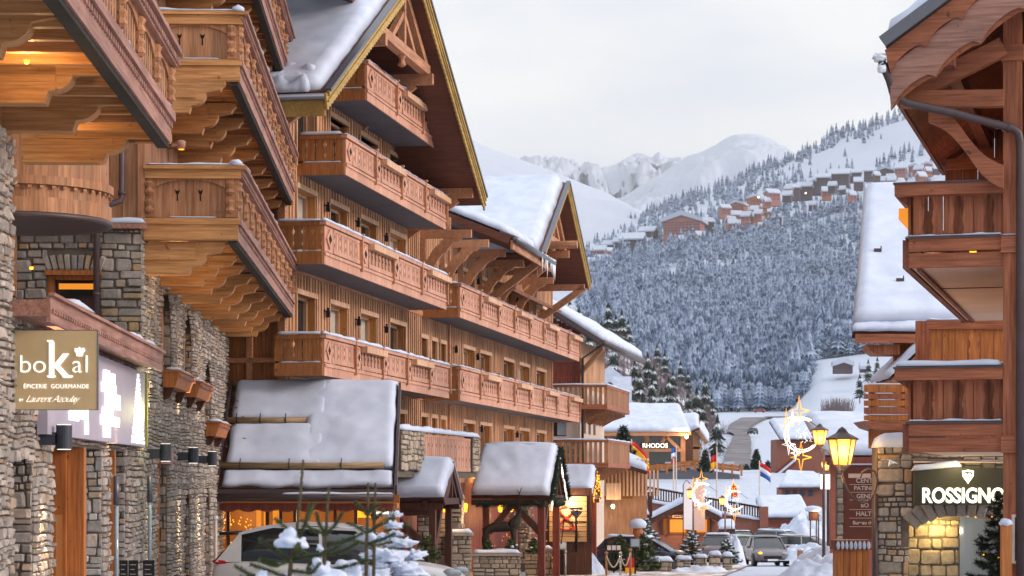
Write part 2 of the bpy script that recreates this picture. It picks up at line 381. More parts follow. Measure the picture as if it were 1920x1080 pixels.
# ================================================================== LEFT STONE BUILDINGS
FL = Fr(-5.7725, 25, -.0429, 1)
rng = random.Random(4)
def side(u): return Matrix.Translation((u, 0, 0)) @ Matrix.Rotation(R(-90), 4, 'Z')   # local x -> outwards, faces the camera
A = FL.thing('stone_shop_building', 'rubble stone shop building with deep carved balcony on heavy beams, nearest on the left', 'building')
B = FL.thing('stone_chalet', 'tall stone and timber chalet with arched windows and stacked carved balconies, left side', 'building')
GZ = -3.6
def bracket_beam(parent, x, L, zt, zb, w=.24, mat='lw_x', y0=.2):
    h = zt - zb; p = [(y0, zt), (y0, zb), (-L + .62, zb), (-L + .58, zb + .12)]
    p += [(-L + .58 - .26 * math.sin(t * math.pi / 2 / 5), zb + .12 + (h * .40) * (1 - math.cos(t * math.pi / 2 / 5))) for t in range(1, 6)]
    k = zb + .12 + h * .40
    p += [(-L + .24, k + .02), (-L + .24 - .16, k + .05), (-L + .05, k + h * .2), (-L, zt - .06), (-L, zt)]
    mb = MB(); mb.prism(p, 'x', x - w / 2, x + w / 2)
    q = [(y0, zt - h * .45), (y0, zt - h * .40), (-L + .3, zt - h * .40), (-L + .3, zt - h * .45)]
    mb.box(x - w / 2 - .02, x + w / 2 + .02, -L + .5, y0, zt - h * .55, zt - h * .02)
    return mb.build('bracket_beam', mat, parent)
def carved_balcony(parent, x0, x1, z0, z1, dep, seed=0, snow=True, near_end=True, far_end=True, mats=('lw_v', 'lw_f', 'lw_x'), joists=True):
    r = random.Random(seed); mv, mf, mx_ = mats
    f = MB(); f.box(x0 + .05, x1 - .05, -dep + .06, 0, z0 + .14, z0 + .22); fl = f.build('balcony', mx_, parent)
    if joists:
        j = MB(); x = x0 + .25
        while x < x1: j.box(x, x + .1, -dep + .1, 0, z0 + .02, z0 + .139); x += .62
        j.build('floor_joists', mx_, fl)
    m = MB(); fh = .36
    m.box(x0, x1, -dep - .05, -dep + .04, z0, z0 + fh)
    m.box(x0 - .03, x1 + .03, -dep - .11, -dep - .052, z0 + fh - .09, z0 + fh + .02)
    x = x0 + .1
    while x < x1: m.box(x, x + .09, -dep - .075, -dep - .052, z0 + fh - .17, z0 + fh - .1); x += .17
    for e, on in ((x0, near_end), (x1, far_end)):
        if on: m2 = MB(); s = -1 if e == x0 else 1; m2.box(min(e, e + s * .05), max(e, e + s * .05), -dep - .05, 0, z0, z0 + fh); m2.box(min(e, e + s * .09), max(e, e + s * .09), -dep - .09, 0, z0 + fh - .08, z0 + fh + .02); m2.box(min(e, e + s * .065), max(e, e + s * .065), -dep - .06, 0, z0 + .02, z0 + .12); m2.build('end_fascia', mx_, fl)
    m.build('fascia', mf, fl)
    d = MB(); d.box(x0 - .02, x1 + .02, -dep - .02, -dep + .12, z0 - .06, z0 - .003); d.build('drip_edge', 'mortar_d', fl)
    h = MB(); rt = z1
    h.box(x0 - .08, x1 + .08, -dep - .2, -dep + .08, rt - .06, rt); h.box(x0 - .04, x1 + .04, -dep - .13, -dep + .02, rt - .2, rt - .062)
    x = x0
    while x < x1: h.box(x, x + .08, -dep - .16, -dep - .132, rt - .17, rt - .1); x += .16
    for e, on in ((x0, near_end), (x1, far_end)):
        if on: h2 = MB(); s = -1 if e == x0 else 1; h2.box(min(e - s * .06, e + s * .14), max(e - s * .06, e + s * .14), -dep - .2, 0, rt - .061, rt - .002); h2.box(min(e, e + s * .08), max(e, e + s * .08), -dep - .1, 0, rt - .22, rt - .062); h2.build('end_rail', mx_, fl)
    h.build('handrail', mf, fl)
    zb, zt = z0 + fh + .04, rt - .2; n = max(2, round((x1 - x0) / 1.55)); step = (x1 - x0) / n
    po = MB()
    for i in range(n + 1):
        xc = x0 + i * step; xc = min(max(xc, x0 + .07), x1 - .07)
        po.mark(); po.box(xc - .07, xc + .07, -dep - .05, -dep + .05, zb, zt)
        for k in (.3, .74): po.lathe([(.05, 0), (.085, .04), (.06, .1), (.085, .16), (.05, .2)], (xc, -dep - .04, zb + (zt - zb) * k - .08), 8)
    po.build_each('post', mv, fl)
    pn = MB()
    for i in range(n):
        a, b = x0 + i * step + .1, x0 + (i + 1) * step - .1; k = 7; ww = (b - a) / k
        for q in range(k): picket(pn, a + ww * (q + .5), ww * .93, zb, zt - .02, -dep, .035, ((.25, .11, .035), (.72, .16, .05)))
        arch = [(a, zt)] + [(a + (b - a) * t / 8, zt - .05 - .13 * (2 * t / 8 - 1) ** 2) for t in range(9)] + [(b, zt)]
        pn.prism(arch, 'y', -dep - .045, -dep - .02)
    pn.build('carved_panels', mv, fl)
    for e, on in ((x0, near_end), (x1, far_end)):
        if not on: continue
        s = -1 if e == x0 else 1
        ep = MB(Matrix.Translation((e, 0, 0)) @ Matrix.Rotation(R(-90), 4, 'Z') if s < 0 else Matrix.Translation((e, 0, 0)) @ Matrix.Rotation(R(90), 4, 'Z') @ Matrix.Scale(-1, 4, (1, 0, 0)))
        k = 9; a, b = .02, dep - .02; ww = (b - a - .3) / k
        for q in range(k):
            nn = ()
            if q in (2, 3, 5, 6): nn = ((.62, .08, .0), )
            xc = a + .15 + ww * (q + .5)
            picket(ep, xc, ww * .99, zb, zt - .02, .03, .03)
        for xc in (a + .07, b - .07): ep.box(xc - .07, xc + .07, -.05, .05, zb, zt); [ep.lathe([(.04, 0), (.09, .05), (.05, .12), (.09, .2), (.04, .24)], (xc, -.05, zb + (zt - zb) * q), 8) for q in (.1, .55)]
        aa, bb = a + .15, b - .15
        ep.prism([(aa, zt)] + [(aa + (bb - aa) * t / 12, zt - .04 - .14 * abs(2 * t / 12 - 1) ** 2.5) for t in range(13)] + [(bb, zt)], 'y', -.02, .0)
        ep.build('end_panel', mv, fl)
        hl = MB(ep.m)
        for fx in (.36, .62):
            hl.mark()
            xc = a + (b - a) * fx; zc = zb + (zt - zb) * .62
            hl.prism([(xc - .045, zc + .06), (xc - .03, zc), (xc - .01, zc - .03), (xc - .012, zc - .14), (xc + .012, zc - .14), (xc + .01, zc - .03), (xc + .03, zc), (xc + .045, zc + .06), (xc, zc + .03)], 'y', .008, .0125)
        hl.build_each('tulip_cutout', 'dark', fl)
    if snow:
        sn = MB(); snow_patch(sn, (x0 - .06, -dep - .18, rt), (x1 + .06, -dep - .18, rt), (x1 + .06, -dep + .05, rt), (x0 - .06, -dep + .05, rt), .05, .06, .03, seed, wob=.06, nmax=160)
        if near_end: snow_patch(sn, (x0 - .12, -dep - .05, rt + .002), (x0 + .04, -dep - .05, rt + .002), (x0 + .04, -.05, rt + .002), (x0 - .12, -.05, rt + .002), .05, .05, .03, seed + 3, wob=.03); sn.blob((x0 - .05, -dep - .02, rt + .04), .13, .11, .07, seed)
        for i in range(n):
            a = x0 + i * step + .2
            if r.random() < .8: snow_patch(sn, (a, -dep - .1, z0 + fh + .021), (a + step * .6, -dep - .1, z0 + fh + .021), (a + step * .6, -dep - .03, z0 + fh + .021), (a, -dep - .03, z0 + fh + .021), .025, .06, .005, i)
        if near_end: snow_patch(sn, (x0 - .085, -dep + .3, z0 + fh + .021), (x0 - .02, -dep + .3, z0 + fh + .021), (x0 - .02, -.4, z0 + fh + .021), (x0 - .085, -.4, z0 + fh + .021), .025, .05, .004, 9)
        sn.build('snow', 'snow', fl, True)
    return fl
# ---- building A: lower shop front, near pier, setback wall
mb = MB(); HA = [(1.1, 2.5, GZ, .3), (4.0, 8.6, GZ, .5), (9.4, 11.3, GZ, .5)]
wall(mb, -6, 13.7, GZ, 2.1, HA, .03, .5, .6); wall(mb, -6, 1.1, 2.1, 9.2, [], .03, .5, .5); mb.build('wall_core', 'mortar', A)
mb = MB(); rubble(mb, -2.2, 13.7, -2.7, 2.0, HA, .03, (.05, .16), (.8, 2.6), (.03, .075), rng, .008); rubble(mb, -2.2, 1.1, 2.0, 4.05, [], .03, (.05, .16), (.8, 2.6), (.03, .075), rng, .008)
mb.m = side(1.1); rubble(mb, -2.2, -.03, 2.0, 4.05, [], .0, (.1, .3), rng=rng)
for u, z1, dd in ((2.5, .3, .35), (8.6, .5, .45), (11.3, .5, .45)):
    mb.m = side(u); rubble(mb, -dd - .03, -.0, -2.7, z1, [], 0, (.08, .24), (.7, 1.7), (.02, .05), rng, .009)
mb.build('rubble_stones', 'stone_l', A)
mb = MB(); boards(mb, -2, 1.1, 4.05, 9, y=.02, w=.2, rng=rng); boards(mb, 1.1, 13.7, 3.2, 9.2, y=2.2, w=.2, rng=rng); mb.build('timber_wall', 'lw_v', A)
mb = MB(); mb.box(1.1, 13.7, 2.25, 2.6, 1.9, 9.2); mb.build('setback_wall', 'mortar', A)
mb = MB(); rubble(mb, 1.1, 13.7, 1.9, 3.2, [], 2.25, (.1, .25), rng=rng); mb.build('setback_stones', 'stone_d', A)
mb = MB(); mb.box(1.15, 2.45, .34, .4, -2.9, .3); mb.box(9.45, 11.25, .34, .4, -2.9, .5); mb.build('recess_back', 'brown_w', A)
# shop doors: orange timber jambs
mb = MB(); mb.mark(); mb.box(6.7, 6.95, -.0, .5, -2.9, .5); mb.box(6.62, 6.7, .24, .5, -2.9, .42); mb.mark(); mb.box(9.95, 10.1, .0, .34, -2.9, .5); mb.mark(); mb.box(4.05, 6.6, .42, .46, .3, .5); mb.build_each('door_jamb', 'orange_w', A)
mb = MB(); mb.box(4.05, 6.62, .44, .48, -2.6, .3); mb.build('shop_window', 'amber_dim', A)
mb = MB(); mb.box(6.0, 6.6, .28, .42, -2.7, -.45); mb.build('inner_door', 'amber_dim', A)
# canopy
mb = MB(); mb.box(.9, 12.4, -.42, .1, 1.93, 2.12); mb.box(.9, 12.4, -.47, -.421, 1.86, 2.16); mb.box(.88, 12.42, -.52, -.45, 2.161, 2.2)
x = 1.0
while x < 12.3: mb.box(x, x + .1, -.495, -.472, 1.97, 2.02); x += .19
cn = mb.build('canopy', 'lw_f', A)
mb = MB()
for a, b in ((8.9, 9.9), (10.9, 11.6), (3, 4.2)): snow_patch(mb, (a, -.5, 2.2), (b, -.5, 2.2), (b, -.1, 2.2), (a, -.1, 2.2), .1, .08, .02, a)
snow_patch(mb, (11.9, -.3, 1.93), (12.7, -.3, 1.93), (12.7, -.02, 1.93), (11.9, -.02, 1.93), .1, .08, .02, 5); mb.build('snow', 'snow', cn, True)
# carved balcony with beams
carved_balcony(A, -8, 3.05, 4.26, 5.42, 1.57, 11, near_end=False)
for D_ in (17.2, 19.1, 21.0, 23.6, 25.5, 28.0): bracket_beam(A, D_ - 25, 1.42, 4.47, 3.99, .26)
carved_balcony(A, -8, 3.3, 7.0, 8.2, 1.5, 12, near_end=False)
# round bay
cx, cy = FL.uD(33) , None
P_ = Vector(((40 - CX) * 33 / F, 33)); lu = (P_.x - FL.o[0]) * FL.e[0] + (P_.y - FL.o[1]) * FL.e[1]; lv = (P_.x - FL.o[0]) * FL.n[0] + (P_.y - FL.o[1]) * FL.n[1]
mb = MB(); c = (lu, -lv, 0)
bay = mb.lathe([(.02, 3.80), (1.22, 3.80), (1.22, 3.79)], c, 48).build('round_bay', 'under', A)
mb = MB(); mb.lathe([(1.20, 3.78), (1.33, 3.78), (1.33, 3.84), (1.24, 3.84)], c, 48).build('bay_rim', 'gutter', bay, True)
mb = MB()
for i in range(48):
    t = 2 * math.pi * i / 48; mb.m = Matrix.Translation(c) @ Matrix.Rotation(t, 4, 'Z'); mb.box(1.2, 1.27, -.085, .085, 4.0, 5.4); mb.box(1.24, 1.31, -.089, .089, 3.85, 4.06); mb.box(1.27, 1.34, -.089, .089, 4.24, 4.36); mb.box(1.3, 1.325, -.03, .03, 4.19, 4.225)
mb.build('bay_boards', 'lw_v', bay)
# ---- building B
UB0, UB1 = 13.7, 38.0
HB = [(16.4, 18.4, 2.0, 3.75, 1), (20.4, 22.4, 1.75, 3.6, 1), (24.9, 26.8, 1.2, 2.85, 1), (15.9, 17.7, GZ, .5, 0), (20.6, 22.0, GZ, -.05, 1), (25.0, 26.5, GZ, -.05, 1), (30, 31.4, GZ, -.3, 1)]
mb = MB(); wall(mb, UB0 + .07, UB1, GZ, 4.38, [h[:4] for h in HB], .05, .5, .6); mb.m = side(UB0)
wall(mb, -4.2, -.05, GZ, 4.38, [(-1.55 - .12, -.85 + .1, 2.62, 3.62)], .05, .35, .5); mb.build('wall_core', 'mortar', B)
mb = MB(); rubble(mb, UB0, UB1, -2.9, 4.36, HB, .05, (.045, .14), (.9, 2.4), (.03, .075), rng, .008); mb.build('front_stones', 'stone_l', B)
mb = MB(side(UB0)); rubble(mb, -4.2, -.0, -2.7, 4.36, [(-1.67, -.75, 2.62, 3.95, 0)], .05, (.05, .24), (1.0, 2.8), (.02, .07), rng, .009)
for i in range(9):
    x = -1.67 + .92 * (i + .5) / 9; a = (i - 4) * .09; k = Matrix.Translation((x, 0, 3.65)) @ Matrix.Rotation(a, 4, 'Y'); mb.m = side(UB0) @ k; stone1(mb, -.052, .052, 0, .29, .05, .05, rng, .005)
mb.m = side(UB0); mb.build('side_stones', 'stone_d', B)
mb = MB(side(UB0)); mb.box(-1.67, -.75, .05, .39, 2.56, 2.615); mb.box(-1.67, -1.56, .12, .38, 2.62, 3.62); mb.box(-.86, -.75, .12, .38, 2.62, 3.62); mb.box(-1.56, -.86, .12, .38, 3.52, 3.62); mb.box(-1.70, -.72, -.03, .12, 3.58, 3.66)
wn = mb.build('window', 'orange_w', B)
mb = MB(side(UB0)); mb.box(-1.56, -.86, .3, .32, 2.62, 3.52); mb.build('pane', 'glass', wn)
mb = MB(side(UB0)); mb.box(-1.5, -.86, .285, .298, 3.36, 3.46); mb.build('ceiling_light', 'amber', wn)
mb = MB(side(UB0)); mb.box(-1.55, -1.0, .285, .297, 2.65, 2.95); mb.build('lit_furniture', 'amber_dim', wn)
# upper timber walls
mb = MB(); mb.box(UB0 + .06, UB1, .1, 4.2, 4.38, 12.2); mb.build('upper_wall_core', 'brown_w', B)
mb = MB(); boards(mb, UB0, UB1, 4.4, 12.2, y=.099, w=.2, rng=rng); mb.build('upper_front_boards', 'lw_v', B)
mb = MB(side(UB0)); boards(mb, -4.2, -.05, 4.4, 12.2, y=.059, w=.34, t=.04, rng=rng); mb.box(-.1, .02, -.03, .06, 4.4, 12); mb.build('upper_side_boards', 'lw_v', B)
mb = MB(); mb.m = side(UB0); mb.box(-4.2, .06, -.16, .04, 4.38, 4.46); lg = mb.build('stone_ledge', 'lw_f', B)
mb = MB(side(UB0)); snow_patch(mb, (-4.0, -.15, 4.46), (.05, -.15, 4.46), (.05, .03, 4.46), (-4.0, .03, 4.46), .11, .06, .03, 3, wob=.03, nmax=90); mb.build('snow', 'snow', lg, True)
# window leaves in the arches
for h in HB:
    mb = MB(); a, b, c, d = h[:4]; z0 = max(c, -2.8)
    mb.box(a, a + .12, .22, .4, z0, d); mb.box(b - .3, b, .18, .4, z0, d); mb.box(a + .12, b - .3, .3, .4, d - .15, d); mb.box((a + b) / 2 - .05, (a + b) / 2 + .05, .3, .4, z0, d)
    wn = mb.build('window' if c > 0 else 'door', 'orange_w' if c < 0 else 'lw_v', B)
    mb = MB(); mb.box(a + .12, b - .3, .36, .38, z0, d); mb.build('pane', 'glass' if c > 0 else 'amber_dim', wn)
    mb = MB(side(b)); rubble(mb, -.55, -.05, z0, d - (.4 if h[4] else 0), [], .0, (.1, .26), (.7, 1.8), (.01, .04), rng); mb.build('jamb_stones', 'stone_d', B)
mb = MB(); mb.box(15.8, 17.9, -.06, .1, .35, .62); mb.build('door_lintel', 'lw_f', B)
mb = MB(); c_ = side(UB0)
mb.m = c_; mb.tube([(-.36, -.1, 7.5), (-.36, -.1, 4.95), (-.38, -.13, 4.85), (-.72, -.22, 4.72), (-.78, -.22, 4.62), (-.78, -.22, 1.5)], .055, 10)
for z in (4.95, 4.6, 3.2, 2.0): mb.tube([(-.36 if z > 4.8 else -.78, -.1 if z > 4.8 else -.22, z), (-.36 if z > 4.8 else -.78, -.1 if z > 4.8 else -.22, z + .07)], .068, 10)
mb.build('downpipe', 'gutter', B, True)
BB = []
for i, (z0, z1) in enumerate(((4.19, 5.48), (7.0, 8.22), (9.62, 10.85))):
    BB.append(carved_balcony(B, 13.75 - (0 if i == 0 else -.35), 31.0 if i != 1 else 31.0, z0, z1, 1.57, 20 + i))
    for D_ in (38.95, 41.3, 43.0, 45.1, 47.1, 49.4, 51.6, 53.6, 55.4): bracket_beam(B, D_ - 25, 1.38, z0 - .02, z0 - .58, .24)
# upper gable end: roof overhang out of frame
mb = MB(); slab(mb, (12.5, -3.2, 12.4), (39, -3.2, 12.4), (39, 1.2, 14.6), (12.5, 1.2, 14.6), .25); mb.build('roof', 'under', B)
# flower boxes
for (a, b, z0, z1) in ((16.45, 19.2, 1.77, 2.05), (20.5, 23.2, 1.74, 2.03), (24.9, 27.6, 1.04, 1.33)):
    t = FL.thing('flower_box', {16.45: 'wooden flower box on a bracket under the nearest arched window', 20.5: 'wooden flower box under the middle arched window of stone wall', 24.9: 'lowest and farthest wooden flower box, beside the snowy roof'}[a], 'flower box', group='wooden flower boxes on the stone wall')
    mb = MB(); mb.prism([(-.02, z0), (-.24, z0), (-.34, z1), (-.02, z1)], 'x', a, b); mb.box(a - .03, b + .03, -.37, -.0, z1 + .001, z1 + .03); mb.build('trough', 'orange_w', t)
    mb = MB(); x = a + .08
    while x < b - .05: mb.box(x, x + .1, -.37 + .02, -.31, z1 - .09, z1 - .04); x += .2
    mb.build('carved_trim', 'lw_f', t)
    mb = MB(); [mb.mark() or mb.prism([(-.0, z0 - .22), (-.1, z0 - .2), (-.2, z0 - .003), (0, z0 - .003)], 'x', x, x + .12) for x in (a + .3, b - .4)]; mb.build_each('bracket', 'brown_w', t)
    mb = MB(); snow_patch(mb, (a, -.33, z1 + .03), (b, -.33, z1 + .03), (b, -.03, z1 + .03), (a, -.03, z1 + .03), .07, .07, .03, a); mb.build('snow', 'snow', t, True)
# wall sconces throwing light up and down
for i, (u, z, s) in enumerate(((3.0, .57, 1), (14.4, .53, 1), (19.3, .54, .9), (23.4, .52, .85))):
    t = FL.thing('wall_lamp', ['large anthracite cylinder wall lamp below the square gold sign', 'anthracite cylinder wall lamp, nearest of the row of three', 'anthracite cylinder wall lamp with bright top, middle of the row of three', 'smallest anthracite wall lamp at the far end of the row'][i], 'wall lamp', group='cylinder lamps on the stone wall')
    mb = MB(); mb.lathe([(.095, -.15), (.1, -.15), (.1, .15), (.095, .15)], (u, -.3, z), 20); mb.build('shade', 'lampgrey', t, False)
    mb = MB(); mb.box(u - .07, u + .07, -.2, .02, z - .1, z + .06); mb.build('bracket', 'lampgrey', t)
    mb = MB(); mb.lathe([(.085, -.157), (.085, -.1505)], (u, -.3, z), 16); mb.lathe([(.085, .1505), (.085, .156)], (u, -.3, z), 16); mb.build('lens', 'white_em', t)
    for sgn in (1, -1):
        light('SPOT', 'lamp_light', (u, -.34, z + sgn * .2), 170, WARM2, t, .03, (0, 0, 0), R(44), .7).rotation_euler = ((R(9) if sgn < 0 else R(171)), 0, 0)
    light('SPOT', 'lamp_wash', (u, -.22, z - .2), 160, WARM2, t, .03, (R(2), 0, 0), R(24), .8)
# ground recessed uplights washing the stone piers
for u in (8.95, 13.2):
    t = FL.thing('glass_wall_light', 'slim glass tube light standing on the stone pier, ' + ('left one' if u < 10 else 'right one'), 'wall light', group='glass tube lights on the shop piers')
    mb = MB(); mb.tube([(u, -.16, -1.9), (u, -.16, -.35)], .035, 10); mb.build('tube', 'glass_l', t, True)
    mb = MB(); mb.tube([(u, -.16, -.34), (u, -.16, .1)], .045, 10); mb.build('cap', 'metal', t, True); light('SPOT', 'uplight', (u, -.2, .14), 60, WARM, t, .03, (R(174), 0, 0), R(45), .7)
# soffit lights under the balconies (lamps unseen, inferred from the orange glow)
for par, u, v, z, e in ((A, -2.6, .8, 4.2, 18), (A, 1.7, .5, 4.2, 12), (B, 14.9, .45, 4.1, 12), (B, 17.2, .5, 4.1, 5), (B, 21.1, .5, 4.1, 5), (B, 27.2, .5, 4.1, 5), (B, 15, .6, 6.9, 4), (B, 21.1, .6, 6.9, 4), (A, 6.5, -.7, 3.0, 5)):
    mb = MB(); mb.lathe([(.022, 0), (.03, .03)], (u, -v, z - .0), 10); k = mb.build('soffit_lamp', 'lamp_em', par); light('POINT', 'soffit_light', (u, -v, z - .09), e, WARM, k, .05)
t = thing('spotlight', 'small copper coloured spotlight beneath the second carved balcony', 'spotlight', pt(340, 272, 38.3))
mb = MB(); mb.lathe([(.05, -.07), (.06, -.07), (.08, .06), (.05, .08)], (0, 0, 0), 14); mb.build('head', 'lw_f', t, True); mb = MB(); mb.box(-.16, -.05, -.02, .02, -.02, .03); mb.build('arm', 'lw_f', t)
mb = MB(); mb.lathe([(.05, -.078), (.05, -.072)], (0, 0, 0), 12); mb.build('lens', 'lamp_em', t)
# ---- gold square sign
t = thing('hanging_sign', 'square gold shop sign reading bokal épicerie gourmande projecting from stone wall', 'sign', pt(105.5, 694, 26.2))
M['gold_sign'] = plain('brushed_gold_panel', '#cdb68c', .5, .1, nz=.1, scale=2)
mb = MB(); mb.box(-.483, .483, -.03, .03, -.462, .462); pnl = mb.build('panel', 'gold_sign', t)
mb = MB(); mb.box(-.49, .49, -.034, -.0305, -.469, -.462); mb.box(-.49, .49, -.034, -.0305, .462, .469); mb.box(-.49, -.483, -.034, .034, -.469, .469); mb.box(.483, .49, -.034, .034, -.469, .469); mb.build('frame', 'metal', t)
M['sign_white'] = emis('lit_white_lettering', '#fffaf0', .5, '#ffffff')
text_mesh('lettering', 'bo', .30, 'sign_white', pnl, (-.435, -.035, -.03), extrude=.004, offset=-.004, space=1.0, sx=1.05)
text_mesh('lettering', 'k', .60, 'sign_white', pnl, (-.105, -.036, -.085), extrude=.005, offset=.006, sx=.9)
mb = MB(); mb.box(-.10, .0, -.041, -.036, -.085, -.065); mb.box(.08, .2, -.041, -.036, -.085, -.065); mb.box(-.1, -.03, -.041, -.036, .33, .348); mb.build('serifs', 'sign_white', pnl)
text_mesh('lettering', 'al', .30, 'sign_white', pnl, (.185, -.035, -.03), extrude=.004, offset=-.004, space=1.1)
mb = MB(); mb.prism([(.245, .16), (.315, .16), (.32, .2), (.345, .225), (.33, .26), (.295, .25), (.28, .27), (.255, .25), (.225, .255), (.22, .22), (.24, .2)], 'y', -.041, -.034); mb.build('chef_hat_emblem', 'sign_white', pnl)
text_mesh('lettering', 'ÉPICERIE  GOURMANDE', .072, 'sign_white', pnl, (.005, -.035, -.215), extrude=.003, offset=-.0005, align='CENTER', space=1.08, sx=.93)
text_mesh('lettering', 'BY', .042, 'sign_white', pnl, (-.43, -.035, -.365), extrude=.003)
text_mesh('lettering', 'Laurent Azoulay', .118, 'sign_white', pnl, (-.36, -.035, -.375), extrude=.003, offset=-.003, shear=.6, space=.82, sx=.98)
mb = MB(); mb.box(-.56, -.483, -.02, .02, -.02, .02); mb.box(-.56, -.483, -.02, .02, .38, .42); mb.build('bracket', 'metal', t)
# ---- long backlit sign band
t = FL.thing('shop_sign_band', 'long lilac grey sign band with lit white shapes and a dotted light tree', 'sign')
M['painted_glow'] = plain('painted_yellow_glow', '#b5ad62', .7); M['lilac'] = plain('lilac_panel', '#a39cab', .5, nz=.04)
mb = MB(); mb.box(2.6, 12.55, -.16, -.03, .60, 1.83); mb.build('panel', 'lilac', t)
mb = MB()
for a, b, c, d in ((7.5, 8.0, .66, .85), (7.2, 9.0, .84, .98), (7.4, 8.3, .98, 1.1), (7.7, 9.1, 1.1, 1.32), (7.3, 8.6, 1.32, 1.46), (7.5, 7.9, 1.46, 1.64), (8.2, 8.5, 1.46, 1.62), (4.3, 4.9, .82, 1.02), (5.15, 5.75, .86, 1.06), (4.45, 4.5, 1.02, 1.14), (4.7, 4.75, 1.02, 1.16), (5.3, 5.35, 1.06, 1.2), (5.55, 5.6, 1.06, 1.18), (5.7, 5.78, .66, .86)): mb.box(a, b, -.205, -.161, c, d)
mb.build('lettering', 'white_em2', t)
mb = MB(); rg = random.Random(7)
for j in range(16):
    z = .64 + j * .072; hw = .85 * (1 - j / 16.5); 
    for i in range(8): 
        x = 11.55 + hw * (2 * (i + .5) / 8 - 1) + rg.uniform(-.05, .05); mb.box(x - hw * .07, x + hw * .07, -.18, -.161, z, z + .05)
mb.build('light_tree', 'white_em2', t)
mb = MB(); mb.box(12.56, 12.62, -.2, .0, .6, 1.85); mb.build('painted_glow_strip', 'painted_glow', t); light('POINT', 'sign_glow', (12.95, -.45, 1.2), 16, (1, .95, .4), t, .2)  # flat yellow strip stands for the yellow light on the stone edge
# menu boards by the shop, white post
for i, (px, py, hw) in enumerate(((232, 1064, .05), (250, 1062, .06), (279, 1068, .07))):
    p = pt(px, py, 33.5); t = thing('menu_board', ['small dark chalk board at the foot of stone wall, leftmost', 'small blue edged display board between two dark ones', 'small dark board with white writing, rightmost by the stone wall'][i], 'board', (p.x, p.y, -2.4), group='small boards by the shop')
    mb = MB(); mb.box(-hw * 1.2, hw * 1.2, -.015, .015, .9, 1.24); mb.build('panel', 'black', t); mb = MB(); mb.box(-.012, .012, -.01, .01, 0, .9); mb.box(-.12, .12, -.12, .12, 0, .02); mb.build('stand', 'metal', t)
    mb = MB()
    for k in range(3): mb.box(-hw * .8, hw * (.7 - .4 * (k % 2)), -.02, -.016, 1.17 - k * .07, 1.176 - k * .07)
    mb.build('writing', 'plaster', t)
p = pt(404, 1000, 50); t = thing('white_post', 'slim white post standing at the end of the stone wall', 'post', (p.x, p.y, ground(50)))
mb = MB(); mb.tube([(0, 0, 0), (0, 0, 1.9)], .04, 10); mb.build('shaft', 'plaster', t, True); mb = MB(); mb.lathe([(.03, 1.901), (.06, 1.92), (.05, 1.99)], n=10); mb.build('cap', 'snow', t)
# ================================================================== HOTEL
_ox = -15.6 + .17619 * 56
FH = Fr(_ox, 56, .17619, 1)
H = FH.thing('timber_hotel', 'long timber hotel with steep snowy gables and rows of carved pink balconies', 'hotel')
rng = random.Random(8)
vb = 1.24; UG = FH.u(838, 0); UE = FH.u(1032, 0)
FLR = [2.75, 5.45, 7.95, 10.2]
cols_g = [(553, 37), (615, 35), (672, 33), (727, 30)]
cols_w = [(865, 22), (897, 21), (941, 20), (971, 19), (1003, 18)]
holes = []
def W(px, wpx, zf, hgt=2.08): a = FH.u(px); holes.append((a, FH.u(px + wpx), zf + .12, zf + hgt))
for zf in FLR[:3]:
    for px, wd in cols_g: W(px, wd, zf, 2.08 if zf < 6 else 1.95)
for px, wd in ((633, 35), (690, 30), (742, 30)): W(px, wd, FLR[3], 1.7)
for px, wd in ((786, 12), (806, 10), (823, 10)): W(px, wd, FLR[0], 1.9); W(px, wd, .12, 2.0)
for px, wd in ((806, 10), (823, 10)): W(px, wd, FLR[1], 1.8)
for zf in (.12, FLR[0], FLR[1]):
    for px, wd in cols_w: W(px, wd, zf, 1.98)
W(745, 14, .12, 2.0)
# gable outline
vr = 2.27; ua, ub = FH.u(610, vr), FH.u(907, vr); uc = (ua + ub) / 2; ze = 8.95; za = 14.0
def gz(u): return za - (za - ze) * abs(u - uc) / ((ub - ua) / 2)
mb = MB(); wall(mb, 0, UE, GZ, 8.3, holes, .0, .42, .5)
hg = [h for h in holes if h[3] > 8.3]; holes2 = [h for h in holes if h[3] > 10]
# gable part over 8.3 as stepped columns following the rake
n = 40
for i in range(n):
    a, b = UG * i / n, UG * (i + 1) / n; m_ = (a + b) / 2
    hs = [h for h in hg if h[0] < m_ < h[1]]; z = 8.3; top = gz(m_) - .2
    for h in sorted(hs, key=lambda q: q[2]):
        if h[2] > z: mb.box(a, b, 0, .5, z, h[2])
        z = h[3]
    mb.box(a, b, 0, .5, z, top)
mb.build('wall', 'hw_v', H)
mb = MB(); boards(mb, 0, UE, .0, 8.45, holes, -.002, .3, .02, .004, rng); boards(mb, 0, UG, 8.45, 12, holes, -.002, .3, .02, .004, rng, topf=lambda u: gz(u) - .3); mb.build('wall_boards', 'hw_v', H)
mb = MB(); boards(mb, 0.05, UE, .0, 8.45, holes, -.024, .29, .045, .22, rng); boards(mb, .05, UG, 8.45, 12, holes, -.024, .29, .045, .22, rng, topf=lambda u: gz(u) - .3); mb.build('battens', 'hw_b', H)
mb = MB(); mb.mark(); mb.box(-.12, .12, -.09, .1, -3.5, 9.2); mb.mark(); mb.box(UG - .1, UG + .12, -.12, -.0, 0, 9.0); mb.mark(); mb.box(UE - .1, UE + .1, -.1, .1, -3.5, 8.4); mb.build_each('corner_post', 'hw_x', H); mb = MB()
for z in FLR[:2]: mb.mark(); mb.box(0.12, UG - .1, -.085, -.072, z - .1, z + .05)
mb.build_each('floor_band', 'hw_x', H)
M['shaded_side'] = wood('hotel_boards_shaded', '#8f5730', '#c98850', 'z', var=.25)  # darker orange copy of the boards, shade of the end faces in its colour
